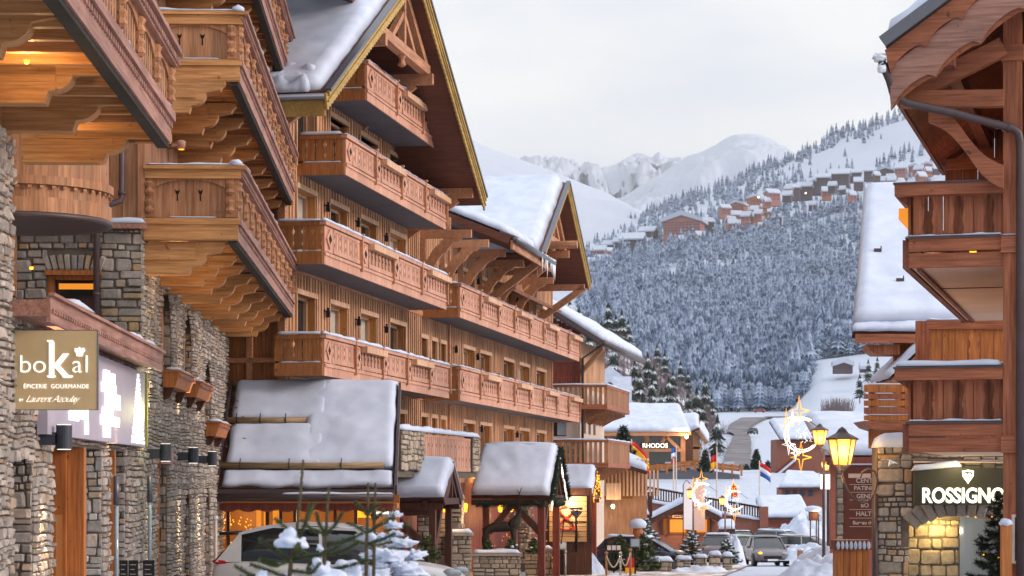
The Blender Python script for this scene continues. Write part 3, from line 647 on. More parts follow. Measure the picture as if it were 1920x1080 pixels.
mb = MB(side(0)); wall(mb, -12, .0, GZ, 9.3, [], .0); boards(mb, -11.9, -.12, -3, 9.3, y=-.002, w=.26, t=.03, rng=rng); mb.build('side_wall', 'shaded_side', H)
mb = MB(side(0)); mb.box(-3.5, -.14, -.16, -.035, 3.0, 3.12); mb.box(-3.5, -.14, -.16, -.035, 5.5, 5.6); mb.box(-.9, -.75, -.16, -.035, -3, 9); mb.build('side_trim', 'hw_x', H)
for h in holes:
    a, b, c, d = h; mb = MB(); t = .07
    mb.box(a - .06, b + .06, -.085, -.04, d, d + .13); mb.box(a - .07, a - .001, -.075, -.04, c, d); mb.box(b + .001, b + .07, -.075, -.04, c, d)
    mb.box(a, a + t, .2, .3, c, d); mb.box(b - t, b, .2, .3, c, d); mb.box(a + t, b - t, .2, .3, d - t, d); mb.box(a + t, b - t, .2, .3, c, c + .1)
    mb.box((a + b) / 2 - .03, (a + b) / 2 + .03, .2, .3, c + .1, d - t); wn = mb.build('window', 'hw_b', H)
    mb = MB(); mb.box(a + t, b - t, .31, .325, c + .1, d - t); mb.build('pane', 'glass' if rng.random() < .6 else 'curtain', wn)
    mb = MB(); mb.mark(); mb.box(b - .012, b - .002, .002, .2, c, d); mb.mark(); mb.box(a + .002, a + .012, .002, .2, c, d); mb.build_each('jamb_lining', 'hw_amber', wn)
# ground floor of the wing seen under the lowest balcony is lit warm
def rail_section(parent, kind, x0, x1, zb, zt, y, r, mat='hw_rail'):
    mb = MB(); w = x1 - x0
    if kind == 'S':
        mb.box(x0, x1, y + .001, y + .02, zb, zt); n = max(3, int(w / .27)); s = w / n
        for i in range(n): picket(mb, x0 + s * (i + .5), s * .82, zb + .09, zt - .06, y - .018, .03)
        mb.box(x0, x1, y - .045, y - .034, zb - .01, zb + .1); mb.box(x0, x1, y - .045, y - .034, zt - .07, zt)
        o = mb.build('slatted_panel', mat, parent); mb = MB()
        for i in range(n):
            xc = x0 + s * (i + .5)
            if i % 2 == 0:
                for zc in (zb + (zt - zb) * .35, zb + (zt - zb) * .72): mb.prism([(xc - .035, zc), (xc, zc - .07), (xc + .035, zc), (xc, zc + .07)], 'y', y - .0352, y - .0335)
        mb.build('cutout', 'dark', o)
    elif kind == 'V':
        n = max(3, int(w / .36)); s = w / n
        for i in range(n): picket(mb, x0 + s * (i + .5), s * .8, zb, zt - .02, y - .02, .04, ((.12, .07, .06), (.5, .08, .085), (.86, .1, .07)))
        mb.box(x0, x1, y - .06, y - .041, zb - .02, zb + .1); mb.build('baluster_panel', mat, parent)
        mb = MB(); mb.box(x0 - .05, x1 + .05, y - .22, y - .05, zt - .13, zt + .03); mb.build('planter_rail', 'hw_b', parent)
    else:
        mb.box(x0, x1, y - .04, y + .02, zb - .02, zt); xc = (x0 + x1) / 2; zc = (zb + zt) / 2; hh = (zt - zb) * .42; ww = w * .36
        mb.prism([(xc - ww, zc), (xc, zc - hh), (xc + ww, zc), (xc, zc + hh)], 'y', y - .08, y - .041); o = mb.build('diamond_panel', mat, parent)
        mb = MB(); mb.prism([(xc - ww * .5, zc), (xc, zc - hh * .5), (xc + ww * .5, zc), (xc, zc + hh * .5)], 'y', y - .084, y - .0805); mb.build('cutout', 'dark', o)
def hotel_balcony(x0, x1, z0, z1, dep=1.24, seed=0, snow=True, near=True, side_mat='shaded_side'):
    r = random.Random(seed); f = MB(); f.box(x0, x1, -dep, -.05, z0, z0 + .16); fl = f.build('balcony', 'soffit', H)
    m = MB(); m.box(x0 - .02, x1 + .02, -dep - .05, -dep - .001, z0 - .05, z0 + .26); m.box(x0 - .02, x1 + .02, -dep - .08, -dep - .051, z0 + .17, z0 + .24); m.box(x1 + .001, x1 + .05, -dep, 0, z0 - .05, z0 + .26); m.build('fascia', 'hw_rail', fl)
    m = MB(); m.box(x0 - .05, x0 - .001, -dep, -.03, z0 - .05, z0 + .26)
    n = 5; s = dep / n; zb = z0 + .32; zt = z1 - .1
    for i in range(n):
        xx = -dep + s * (i + .5); pts = []; w2 = s * .46
        for f_, hh, dp in ((.25, .07, .03), (.75, .08, .04)):
            zc = zb + f_ * (zt - zb)
            for a in (-1, 0, 1): pts.append((dp * (1 - a * a), zc + a * hh))
        pl = [(xx + w2, zb)] + [(xx + w2 - d, z) for d, z in pts] + [(xx + w2, zt), (xx - w2, zt)] + [(xx - w2 + d, z) for d, z in reversed(pts)] + [(xx - w2, zb)]
        m.prism(pl, 'x', x0 - .02, x0 + .02)
    m.box(x0 - .05, x0 + .03, -dep, -.03, zt, z1); m.build('end_railing', side_mat, fl)
    m = MB(); m.box(x0 - .06, x1 + .06, -dep - .1, -dep + .06, z1 - .08, z1); m.build('handrail', 'hw_rail', fl)
    x = x0; pat = ['D', 'S', 'D', 'V']; k = 0; L_ = x1 - x0; unit = L_ / max(1, round(L_ / 3.35)); m = MB()
    while x < x1 - .2:
        kd = pat[k % 4]; wd = unit * (.24 if kd == 'D' else .76); e = min(x + wd, x1); rail_section(fl, kd, x + .02, e - .02, z0 + .3, z1 - .1, -dep, r); x = e; k += 1
        if kd != 'D': m.mark(); m.box(e - .05, e + .05, -dep - .12, -dep + .06, z0 + .1, z1 + .05); m.box(e - .08, e + .08, -dep - .15, -dep + .06, z1 + .05, z1 + .09)
    m.build_each('post', 'hw_x', fl)
    if snow:
        m = MB(); snow_patch(m, (x0 - .1, -dep - .14, z1), (x1, -dep - .14, z1), (x1, -dep + .08, z1), (x0 - .1, -dep + .08, z1), .09 if snow is True else snow, .12, .02, seed, nmax=150, wob=.04)
        snow_patch(m, (x0 - .1, -dep, z1 + .003), (x0 + .08, -dep, z1 + .003), (x0 + .08, -.05, z1 + .003), (x0 - .1, -.05, z1 + .003), .08, .1, .02, seed + 1)
        snow_patch(m, (x0 - .04, -dep + .05, z0 + .262), (x0 + .01, -dep + .05, z0 + .262), (x0 + .01, -.15, z0 + .262), (x0 - .04, -.15, z0 + .262), .06, .06, .03, seed + 2); m.build('snow', 'snow', fl, True)
    return fl
def hb(px0, px1, z0, z1, **k): return hotel_balcony(FH.u(px0, vb), FH.u(px1, vb), z0, z1, **k)
hb(605, 839, 2.68, 3.64, seed=1); hb(605, 834, 5.42, 6.42, seed=2); hb(645, 833, 7.90, 8.87, seed=3, snow=.04); hb(685, 832, 10.18, 11.18, seed=4, snow=.03)
hb(860, 1084, 2.68, 3.72, seed=5, snow=.05); hb(860, 1084, 5.34, 6.37, seed=6, snow=.03)
# roofs -----------------------------------------------------------
def gable(parent, ua, ub, ze, za, vf, back, thick=.28, label=None, rake=.38, snow=(.42, .42), seed=0, rmat='under', bmat='gold', over=.0):
    uc = (ua + ub) / 2; y0, y1 = -vf, back
    mb = MB(); slab(mb, (ua, y0, ze), (uc, y0, za), (uc, y1, za), (ua, y1, ze), thick); slab(mb, (uc + .001, y0, za), (ub, y0, ze), (ub, y1, ze), (uc + .001, y1, za), thick); rf = mb.build('roof', rmat, parent)
    mb = MB(); d = Vector((uc - ua, 0, za - ze)); l = d.length; n = max(6, int(l / .22))
    for sgn in (1, -1):
        e = ua if sgn > 0 else ub; x = e; zz = ze
        def q(t): return (e + sgn * (uc - ua) * t, ze + (za - ze) * t)
        pl = [q(-.012), q(1.0)]
        low = []
        for i in range(2 * n, -1, -1):
            a, b = q(i / (2 * n)); low.append((a, b - rake - (.06 if i % 2 else 0)))
        a, b = q(-.012); pl = pl + low; mb.prism([(p[0], p[1] - .02) for p in pl], 'y', y0 - .05, y0 - .002)
        a, b = q(0); a2, b2 = q(1); mb.bar((a, y0 - .075, b - .05), (a2, y0 - .075, b2 - .05), .05, .12)
        mb.bar((a, y0 - .07, b - rake * .6), (a2, y0 - .07, b2 - rake * .6), .03, .05)
    mb.build('barge_board', bmat, rf)
    mb = MB()
    for sgn, e in ((1, ua), (-1, ub)): mb.bar((e, y0 - .06, ze + .03), (uc, y0 - .06, za + .03), .16, .07)
    mb.build('verge_flashing', 'metal', rf)
    mb = MB(); o = .05
    snow_patch(mb, (ua + .1, y0 + .12, ze + .04), (uc, y0 + .1, za), (uc, y1, za), (ua + .1, y1, ze + .04), snow[0], .22, .03, seed, edge=.22, wob=.05)
    snow_patch(mb, (uc, y0 + .12, za), (ub - .1, y0 + .12, ze), (ub - .1, y1, ze), (uc, y1, za), snow[1], .3, .04, seed + 1, edge=.35, wob=.05); mb.build('snow', 'snow', rf, True)
    return rf
g1 = gable(H, ua, ub, ze, za, vr, 13, seed=1, snow=(.28, .28))
def truss(ua, ub, uc, ze, za, v, zt, k=1.0):
    mb = MB(); s = (za - ze) / (uc - ua); hw = (za - .75 - zt) / s
    mb.bar((uc - hw - .2, -v, zt), (uc + hw + .2, -v, zt), .26 * k, .28 * k)
    mb.bar((uc, -v, zt + .1), (uc, -v, za - .5), .2 * k, .2 * k, (0, 1, 0))
    mb.bar((uc - hw * .5, -v, zt + .1), (uc, -v, zt + (za - zt) * .45), .16, .16); mb.bar((uc + hw * .5, -v, zt + .1), (uc, -v, zt + (za - zt) * .45), .16, .16)
    for q in (-1, 1): mb.bar((uc + q * (hw + .3), -v, zt - .1), (uc, -v, za - .5), .2, .24)
    for q in (-1, 1):
        mb.bar((uc + q * hw, -v - .25, zt - .28), (uc + q * hw, 0, zt - .28), .22, .3); mb.bar((uc + q * hw, -v + .3, zt - .42), (uc + q * hw, 0, zt - 1.6), .2, .22)
    mb.lathe([(.04, -.45), (.12, -.4), (.06, -.25), (.13, -.15), (.1, .0)], (uc, -v, zt), 8)
    return mb.build('truss', 'hw_x', H)
truss(ua, ub, uc, ze, za, 1.85, 11.75)
mb = MB()
for q, e in ((1, ua + .9), (-1, ub - .9)): mb.mark(); z = gz(e) - .42; mb.bar((e, -2.1, z), (e, .1, z), .24, .3); mb.bar((e, -1.6, z - .2), (e, 0, z - 1.3), .18, .22)
mb.build_each('purlin_bracket', 'hw_x', H)
# wing: eaves roof
w0, w1 = UG + .4, FH.u(1022, 2.0); zw = 8.35
mb = MB(); slab(mb, (w0, -2.15, zw), (w1 + .3, -2.15, zw), (w1 + .3, 6, 11.6), (w0, 6, 11.6), .25); wr = mb.build('wing_roof', 'under', H)
mb = MB(); snow_patch(mb, (w0 + .1, -2.0, zw + .12), (w1 + .4, -2.0, zw + .12), (w1 + .4, 5.9, 11.7), (w0 + .1, 5.9, 11.7), .3, .2, .05, 4, edge=.25, nmax=90, wob=.12); mb.build('snow', 'snow', wr, True)
mb = MB(); x = w0 + .1
while x < w1 + .3: mb.bar((x, -2.28, zw + .0), (x, -1.75, zw + .2), .17, .06); x += .3
mb.build('roof_tiles', 'metal', wr)
mb = MB(); mb.tube([(w0 - .1, -2.32, zw - .1), (w1 + .1, -2.32, zw - .12)], .1, 10); mb.build('gutter', 'metal', wr, True)
mb = MB(); mb.box(w0, w1 + .3, -2.2, -2.12, zw - .42, zw - .12); mb.build('eaves_board', 'hw_x', wr)
rI = random.Random(3); mb = MB()
for i in range(16):
    u = w1 + .2 - abs(rI.gauss(0, 1.5)); l = rI.uniform(.15, .8) * (1.6 if i < 3 else 1); mb.tube([(u, -2.35, zw), (u + .01, -2.35, zw - l * .6), (u, -2.35, zw - l)], [.04, .022, .003], 6)
M['ice'] = plain('ice', '#dfe8f2', .15, nz=0, spec=.6); mb.build('icicles', 'ice', wr, True)
def scallop_brace(parent, u, zt, L, mat='hw_x', w=.2, mirror=1):
    zb = zt - 1.9; pts = [(-.02, zt), (-L, zt), (-L, zt - .18)]
    for i in range(0, 13):
        t = i / 12; y = -L + L * t * .95; z = zt - .22 - 1.55 * (t ** 1.7) + .07 * abs(math.sin(t * math.pi * 4)); pts.append((y, z))
    up = [(y + .16, z + .3) if i else (y, z) for i, (y, z) in enumerate(pts[3:])]; mb = MB(); mb.box(u - w / 2 - .01, u + w / 2 + .01, -L, -.02, zt - .26, zt); low = pts[3:]; hi = [(min(y + .2, -.02), min(z + .26 , zt - .1)) for y, z in low]
    mb.prism([(-.02, zb - .25)] + [(-.02, zb + .1)] + hi[::-1] + low, 'x', u - w / 2, u + w / 2); mb.box(u - w / 2, u + w / 2, -.2, -.02, zb - .4, zt - .26); return mb.build('eaves_brace', mat, parent)
for px in (838, 872, 905, 940, 968, 1000): scallop_brace(H, FH.u(px, .9), zw - .28, 1.7, w=.15)
# second gable
u2a, u2b = FH.u(1016, vr), FH.u(1104, vr); z2e, z2a = 8.35, 11.75
g2 = gable(H, u2a, u2b, z2e, z2a, vr, 11, seed=5, rake=.3)
u2c = (u2a + u2b) / 2
mb = MB(); boards(mb, u2a + .9, u2b - .9, 5, 11.5, y=.2, w=.26, t=.06, rng=rng, topf=lambda u: z2a - (z2a - z2e) * abs(u - u2c) / ((u2b - u2a) / 2) - .3); mb.build('gable_boards', 'hw_v', H)
truss(u2a, u2b, u2c, z2e, z2a, 1.7, 9.5, .8)
mb = MB(); mb.mark(); mb.tube([(u2c - 1.5, -2.9, 9.15), (u2c - 1.5, .2, 9.15)], .16, 10); mb.mark(); mb.bar((u2a + .6, -2.2, 8.2), (u2a + .6, 0, 6.6), .2, .26); mb.mark(); mb.bar((u2b - .8, -2.2, 8.1), (u2b - .8, 0, 6.6), .2, .26); mb.bar((u2b - .8, -2.2, 8.1), (u2b - .8, 0, 8.1), .2, .26); mb.build_each('gable_purlin', 'hw_x', H)
mb = MB(); a, b = FH.u(948, .5), FH.u(1036, .5); slab(mb, (a, -.75, 7.35), (b, -.75, 7.35), (b, 0, 7.7), (a, 0, 7.7), .1)
x = a
while x < b: mb.bar((x, -.9, 7.26), (x, -.4, 7.5), .16, .09); x += .33
mb.build('pent_roof', 'hw_x', H)
# eave of the left slope: gold fascia, gutter and icy lumps
mb = MB(); mb.box(ua + .02, ua + .1, -vr + .02, 12.9, ze - .55, ze - .16); ef = mb.build('eaves_fascia', 'gold', g1)
mb = MB(); mb.tube([(ua - .05, -vr, ze - .12), (ua - .05, 12.9, ze - .12)], .08, 8); mb.build('eaves_gutter', 'metal', g1, True)
mb = MB(); snow_patch(mb, (ua - .05, -1.9, ze - .02), (ua - .05, 6, ze - .02), (ua + 1.3, 6, gz(ua + 1.3) + .12), (ua + 1.3, -1.9, gz(ua + 1.3) + .12), .2, .1, .14, 9, fr=3.2, nmax=120); mb.build('icy_snow', 'snow', g1, True)
# black wall lanterns of the facade
for px, py in ((541, 568), (541, 352), (612, 386), (669, 415), (722, 443), (612, 584), (670, 600), (722, 614), (668, 268), (720, 300), (852, 504), (853, 653), (895, 525), (894, 667), (968, 562), (1028, 735), (901, 802), (968, 813)):
    u = FH.u(px, .1); z = FH.z(px, py, .1); mb = MB(); mb.box(u - .02, u + .02, -.14, -.03, z, z + .03); mb.box(u - .05, u + .05, -.2, -.1, z - .16, z + .02); mb.box(u - .03, u + .03, -.18, -.12, z + .021, z + .1); mb.build('wall_lantern', 'black', H)
# chimney
p = pt(921, 365, 90); t = thing('chimney', 'small stone chimney with grey metal hood behind the hotel roof', 'chimney', (p.x, p.y, 9.5), FH.rz)
mb = MB(); mb.box(-.22, .22, -.22, .22, -.5, 1.75); mb.build('stack_core', 'mortar', t)
mb = MB()
for k in range(4): mb.m = Matrix.Rotation(math.pi / 2 * k, 4, 'Z'); rubble(mb, -.22, .22, .5, 1.75, [], -.22, (.08, .16), rng=rng, d=(.01, .03))
mb.build('stack_stones', 'stone_b', t); mb = MB(); mb.box(-.3, .3, -.3, .3, 1.76, 1.84)
for x in (-.22, .22):
    for y in (-.22, .22): mb.box(x - .02, x + .02, y - .02, y + .02, 1.84, 2.2)
mb.prism([(-.36, 2.2), (.36, 2.2), (.2, 2.55), (-.2, 2.55)], 'y', -.36, .36); mb.build('hood', 'metal', t)
for px in (850, 905, 985): u = FH.u(px, .5); mb = MB(); mb.lathe([(.05, 0), (.09, .2), (.04, .26)], (u, -.16, .15), 8); k = mb.build('wall_lantern', 'lamp_em', H); light('POINT', 'lantern_light', (u, -.6, .25), 26, WARM2, k, .08)  # lanterns added to warm the battens under the lowest balcony
# ---- terrace, porches and ground floor ------------------------------------------------
mb = MB(); boards(mb, 0, UE, -3.2, -.002, [], -.03, .3, .03, .004, rng); mb.build('ground_floor_cladding', 'red_w', H)
TU0, TU1 = FH.u(745, 1.9), FH.u(892, 1.9)
T = FH.thing('hotel_terrace', 'stone parapet terrace with pink carved railing and snow on top between the roofs', 'terrace')
zt0 = FH.z(790, 824, 1.9)
mb = MB(); mb.box(TU0, TU1, -1.9, -.1, .15, .35); mb.box(TU0, FH.u(788, 1.9), -2.0, -1.75, .35, zt0 + .2); mb.box(FH.u(880, 1.9), TU1, -2.0, -1.75, .35, zt0 + .25); mb.build('parapet_core', 'mortar', T)
mb = MB(); mb.mark(); rubble(mb, TU0, FH.u(788, 1.9), .35, zt0 + .2, [], -2.0, rng=rng); mb.mark(); rubble(mb, FH.u(880, 1.9), TU1, .35, zt0 + .25, [], -2.0, rng=rng); mb.build_each('parapet_stones', 'stone_b', T)
rail_section(T, 'S', FH.u(790, 1.9), FH.u(879, 1.9), .35, zt0 + .15, -1.92, rng)
mb = MB(); snow_patch(mb, (TU0, -2.1, zt0 + .2), (TU1, -2.1, zt0 + .2), (TU1, -1.7, zt0 + .2), (TU0, -1.7, zt0 + .2), .16, .12, .03, 2, nmax=150); mb.build('snow', 'snow', T, True)
def porch(name, label, pxa, pya, D, half, drop, length, eave_thick=.16, snow=.34, seed=0, deco=None, mat='brown_w'):
    """gabled porch, gable to the street; (pxa,pya) = apex of the street gable at distance D"""
    p = pt(pxa, pya, D); t = thing(name, label, 'porch', (p.x, p.y, 0), FH.rz); za = p.z; ze = za - drop
    # local x along the street (away), -y towards the street
    mb = MB(); slab(mb, (-half, 0, ze), (0, 0, za), (0, length, za), (-half, length, ze), eave_thick); slab(mb, (.001, 0, za), (half, 0, ze), (half, length, ze), (.001, length, za), eave_thick); rf = mb.build('roof', mat, t)
    mb = MB()
    for q in (-1, 1): mb.bar((q * half, -.04, ze - .12), (0, -.04, za - .1), .06, .26); mb.bar((q * half, .5, ze - .2), (0, .5, za - .2), .1, .16)
    mb.bar((-half * .8, .02, ze - .1), (half * .8, .02, ze - .1), .12, .18); mb.bar((0, .02, ze), (0, .02, za - .2), .1, .12, (0, 1, 0)); mb.bar((-half * .5, .02, ze), (0, .02, za - drop * .4), .1, .1); mb.bar((half * .5, .02, ze), (0, .02, za - drop * .4), .1, .1)
    mb.box(-half + .05, -half + .13, .0, length, ze - .34, ze - .14); mb.box(half - .13, half - .05, 0, length, ze - .34, ze - .14); mb.build('rafters', mat, rf)
    mb = MB(); snow_patch(mb, (-half - .08, -.08, ze + .0), (0.02, -.08, za), (0.02, length, za), (-half - .08, length, ze + .0), snow, .12, .035, seed, edge=snow * .6, wob=.05, fr=.9); snow_patch(mb, (0, -.08, za), (half + .08, -.08, ze), (half + .08, length, ze), (0, length, za), snow * .8, .12, .03, seed + 1, edge=snow * .8, wob=.05); mb.blob((0, length * .5 - .03, za + snow * .35), .28, length * .5, snow * .3, seed, .05, 14, 8, 1, -.2); mb.build('snow', 'snow', rf, True)
    return t, za, ze
# P1
t1, za1, ze1 = porch('small_porch', 'small snowy gabled porch left of the big garlanded porch', 846, 866, 63, 1.25, 1.0, 2.2, snow=.26, seed=3)
for x in (-1.1, 1.1):
    mb = MB(); mb.bar((x, .3, -3.4), (x, .3, ze1 - .3), .18, .18, (0, 1, 0)); mb.build('post', 'brown_w', t1)
mb = MB(); mb.bar((-1.1, .3, ze1 - 1.5), (-.2, .3, ze1 - .3), .18, .2); mb.bar((-1.05, .3, ze1 - .4), (-1.05, 2.2, ze1 - .4), .2, .2); mb.bar((-1.1, .4, ze1 - 1.4), (-1.1, 1.6, ze1 - .4), .2, .22); mb.build('brace', 'brown_w', t1)
# P2 with garland
t2, za2, ze2 = porch('garlanded_porch', 'big porch with thick smooth snow, fir garland along its gable and red brown posts', 1043, 838, 80, 2.05, 1.72, 2.7, snow=.3, seed=6)
for x, y in ((-1.75, .25), (1.6, .25), (-1.75, 2.2)):
    mb = MB(); mb.bar((x, y, -3.6), (x, y, ze2 - .3), .24, .24, (0, 1, 0)); mb.build('post', 'red_w', t2)
mb = MB(); mb.bar((-1.75, .25, ze2 - 1.4), (-.7, .25, ze2 - .3), .2, .22); mb.bar((-1.75, .3, ze2 - 1.3), (-1.75, 1.2, ze2 - .35), .2, .22); mb.bar((-1.75, 2.1, ze2 - 1.3), (-1.75, 1.3, ze2 - .35), .2, .22); mb.build('brace', 'brown_w', t2)
def needles(mb, path, r, dens, rng, L=.05, w=.006):
    P = [Vector(p) for p in path]
    for a, b in zip(P[:-1], P[1:]):
        d = b - a; n = max(1, int(d.length * dens)); dn = d.normalized(); o = dn.orthogonal().normalized(); q = dn.cross(o)
        for i in range(n):
            t = rng.random(); ang = rng.uniform(0, 6.283); e = (o * math.cos(ang) + q * math.sin(ang)); p = a + d * t + e * r * rng.random()
            tip = p + (e * .8 + dn * .6).normalized() * L * rng.uniform(.6, 1.2); s = dn.cross(e) * w
            mb.add([p - s, p + s, tip], [(0, 1, 2)])
def leafm(name, cs):
    m = Mat(name, .6, spec=.25); k = len(cs); m.color(m.ramp(m.island(), [(i / (k - 1), lin(c)) for i, c in enumerate(cs)])); return m.m
M['needle'] = leafm('fir_needles', ['#2a3522', '#3d4a2c', '#4c5a36', '#5d6a42', '#36432c'])
M['needle_d'] = leafm('dark_fir_needles', ['#141d14', '#1e2a1c', '#2b3926', '#222f22'])
mb = MB(); r_ = random.Random(2)
for q in (-1, 1): needles(mb, [(q * 2.05, -.12, ze2 - .2), (q * 1.0, -.12, (ze2 + za2) / 2 - .15), (0, -.12, za2 - .1)], .13, 900, r_, .12, .014)
needles(mb, [(-2.0, .0, ze2 - .3), (-2.0, 2.5, ze2 - .3)], .12, 900, r_, .12, .014); needles(mb, [(-1.75, 2.2, ze2 - .3), (-1.75, 2.2, -3.2)], .15, 700, r_, .12, .014)
needles(mb, [(-.9, -.1, ze2 - .25), (.9, -.1, ze2 - .25)], .12, 500, r_, .12, .014); mb.build('garland', 'needle_d', t2)
mb = MB()
for i in range(60):
    k = r_.choice((-1, 1)); s = r_.random(); x = k * 2.0 * (1 - s); z = ze2 + (za2 - ze2) * s - .3; l = r_.uniform(.1, .4); mb.tube([(x, -.14, z), (x, -.14, z - l)], [.016, .004], 5)
mb.build('icicle_lights', 'tube_w', t2)
mb = MB()
for i in range(70): y = r_.uniform(.2, 2.3); mb.blob((r_.uniform(-1.7, 1.2), y, r_.uniform(-2.4, -.9)), .014, .014, .014, 0, 0, 5, 4)
mb.build('fairy_lights', 'lamp_em', t2)
light('POINT', 'porch_light', (-.3, 1.4, -1.2), 40, WARM, t2, .1)
# P3
t3, za3, ze3 = porch('lit_porch', 'narrow snowy porch with bright fairy lights, right of the garlanded porch', 1116, 879, 88, 1.25, 1.0, 1.9, snow=.3, seed=9)
for x in (-1.05, 1.05):
    mb = MB(); mb.bar((x, .2, -3.7), (x, .2, ze3 - .3), .2, .2, (0, 1, 0)); mb.build('post', 'red_w', t3)
mb = MB()
for i in range(90): k = r_.choice((-1, 1)); s = r_.random(); mb.blob((k * 1.2 * (1 - s), r_.uniform(-.15, -.05), ze3 + (za3 - ze3) * s - r_.uniform(.1, .5)), .02, .02, .025, 0, 0, 5, 4)
for i in range(40): mb.blob((-1.05, .05, r_.uniform(-3.2, ze3 - .3)), .013, .013, .02, 0, 0, 5, 4)
mb.build('fairy_lights', 'lamp_em', t3); light('POINT', 'porch_light', (0, -.4, -.9), 30, WARM, t3, .15)
# entrance wall with the red ribbon figure, warmly lit
p = pt(1018, 965, 84); t = thing('entrance_panel', 'pale timber entrance wall lit warm with a red looped ribbon figure', 'wall panel', (p.x, p.y, 0), 0)
M['pale_w'] = wood('pale_entrance_timber', '#b78b5c', '#dcb486', 'x', var=.12)
a, b = pt(1030, 965, 84).x - p.x, pt(1100, 965, 84).x - p.x; zt_, zb_ = (905 - 930) * 84 / F, (905 - 1016) * 84 / F
mb = MB(); k = 9
for i in range(k): z0 = zb_ + (zt_ - zb_) * i / k; mb.box(a, b, 0, .08, z0 + .01, z0 + (zt_ - zb_) / k - .01)
mb.build('planks', 'pale_w', t); mb = MB(); mb.box(a - .2, b + .2, .08, .3, -3.7, -.2); mb.build('backing', 'brown_w', t)
M['red'] = plain('red_paint', '#a02a1c', .5, nz=0); mb = MB(); cx_ = pt(1062, 968, 84).x - p.x; cz = (905 - 972) * 84 / F
pts = []
for i in range(49): s = i / 48 * 2 * math.pi; pts.append((cx_ + .24 * math.sin(2 * s) * (1 if math.cos(s) > 0 else 1.15), -.04, cz + .42 * math.cos(s)))
mb.tube(pts, .035, 6); mb.tube([(cx_ + .1 + .35 * math.sin(s / 4), -.05, cz - .45 + .1 * math.cos(s / 2)) for s in range(12)], .03, 6); mb.build('ribbon_figure', 'red', t, True)
mb = MB(); mb.lathe([(.05, 0), (.12, .05), (.05, .1)], (cx_ + .1, -.35, zt_ - .12), 12); mb.build('ceiling_lamp', 'lamp_core', t); light('POINT', 'entrance_light', (cx_ + .1, -.4, zt_ - .25), 70, WARM2, t, .12)
# pillars and red wall panels of the hotel front at street level
for i, px in enumerate((808, 839, 866, 992)):
    u = FH.u(px, .7); mb = MB(); mb.box(u - .22, u + .22, -.7, -.3, -3.5, -.35); mb.build('pillar_core', 'mortar', H)
    mb = MB(); rubble(mb, u - .22, u + .22, -3.2, -.35, [], -.7, (.12, .3), rng=rng); mb.m = side(u - .22); rubble(mb, .3, .7, -3.2, -.35, [], 0, (.12, .3), rng=rng); mb.build('pillar_stones', 'stone_b', H)
for px in (818, 858, 925, 945): u = FH.u(px, .5); z = FH.z(px, 960, .5); mb = MB(); mb.lathe([(.06, 0), (.1, .25), (.05, .3)], (u, -.75, z), 10); k = mb.build('wall_lantern', 'lamp_em', H); light('POINT', 'lantern_light', (u, -.95, z - .15), 12, WARM, k, .06)
def planter(px0, px1, py0, D, name, label):
    a, b = pt(px0, py0, D), pt(px1, py0, D); t = thing(name, label, 'planter', (a.x, D, 0)); w_ = b.x - a.x; zt = a.z
    mb = MB(); mb.box(.03, w_ - .03, .03, .9, -4.2, zt - .06); mb.build('core', 'mortar', t); mb = MB(); rubble(mb, 0, w_, -3.9, zt - .08, [], .03, (.12, .26), (1, 2.2), (.02, .04), rng); mb.box(-.05, w_ + .05, -.06, .95, zt - .079, zt); mb.build('stones', 'stone_b', t)
    mb = MB(); snow_patch(mb, (0, 0, zt), (w_, 0, zt), (w_, .9, zt), (0, .9, zt), .12, .1, .04, px0); mb.build('snow', 'snow', t, True); return t
planter(886, 976, 1038, 76, 'stone_planter', 'long rubble stone planter under the garlanded porch')
planter(984, 1036, 1030, 82, 'stone_planter', 'short stone planter block beside the rope bollards')
mb_ = planter(836, 884, 1000, 72, 'stone_parapet', 'low stone parapet by the red wall left of the garlanded porch')
# deer statue: one continuous dark body
def skin_body(name, edges, verts, radii, mat, parent, sub=2):
    me = bpy.data.meshes.new(name); me.from_pydata(verts, edges, []); o = bpy.data.objects.new(name, me); col.objects.link(o)
    m = o.modifiers.new('s', 'SKIN'); 
    for i, r in enumerate(radii): me.skin_vertices[0].data[i].radius = (r, r) if not isinstance(r, tuple) else r
    me.skin_vertices[0].data[0].use_root = True
    s = o.modifiers.new('d', 'SUBSURF'); s.levels = sub; s.render_levels = sub; bpy.context.view_layer.update()
    me2 = bpy.data.meshes.new_from_object(o.evaluated_get(bpy.context.evaluated_depsgraph_get())); bpy.data.objects.remove(o); me2.materials.clear(); me2.materials.append(M[mat]); me2.name = name
    me2.polygons.foreach_set('use_smooth', [True] * len(me2.polygons)); q = bpy.data.objects.new(name, me2); col.objects.link(q); q.parent = parent; return q
p = pt(938, 1033, 77); t = thing('deer_statue', 'dark life size stag statue standing under the garlanded porch', 'statue', (p.x, p.y + .2, p.z - .02))
V = [(0, 0, .82), (.3, 0, .86), (.52, 0, .95), (.62, 0, 1.25), (.68, 0, 1.42), (.88, 0, 1.36), (-.3, 0, .84), (-.5, 0, .84), (-.62, 0, .74),
     (.42, -.13, .7), (.44, -.13, .4), (.42, -.13, .04), (.46, .13, .7), (.5, .13, .4), (.48, .13, .04),
     (-.5, -.13, .62), (-.6, -.13, .4), (-.56, -.13, .04), (-.44, .13, .62), (-.54, .13, .4), (-.48, .13, .04)]
E = [(0, 1), (1, 2), (2, 3), (3, 4), (4, 5), (0, 6), (6, 7), (7, 8), (2, 9), (9, 10), (10, 11), (2, 12), (12, 13), (13, 14), (7, 15), (15, 16), (16, 17), (7, 18), (18, 19), (19, 20)]
RR = [.2, .21, .19, .11, .1, .05, .19, .17, .04, .09, .045, .035, .09, .045, .035, .11, .05, .035, .11, .05, .035]
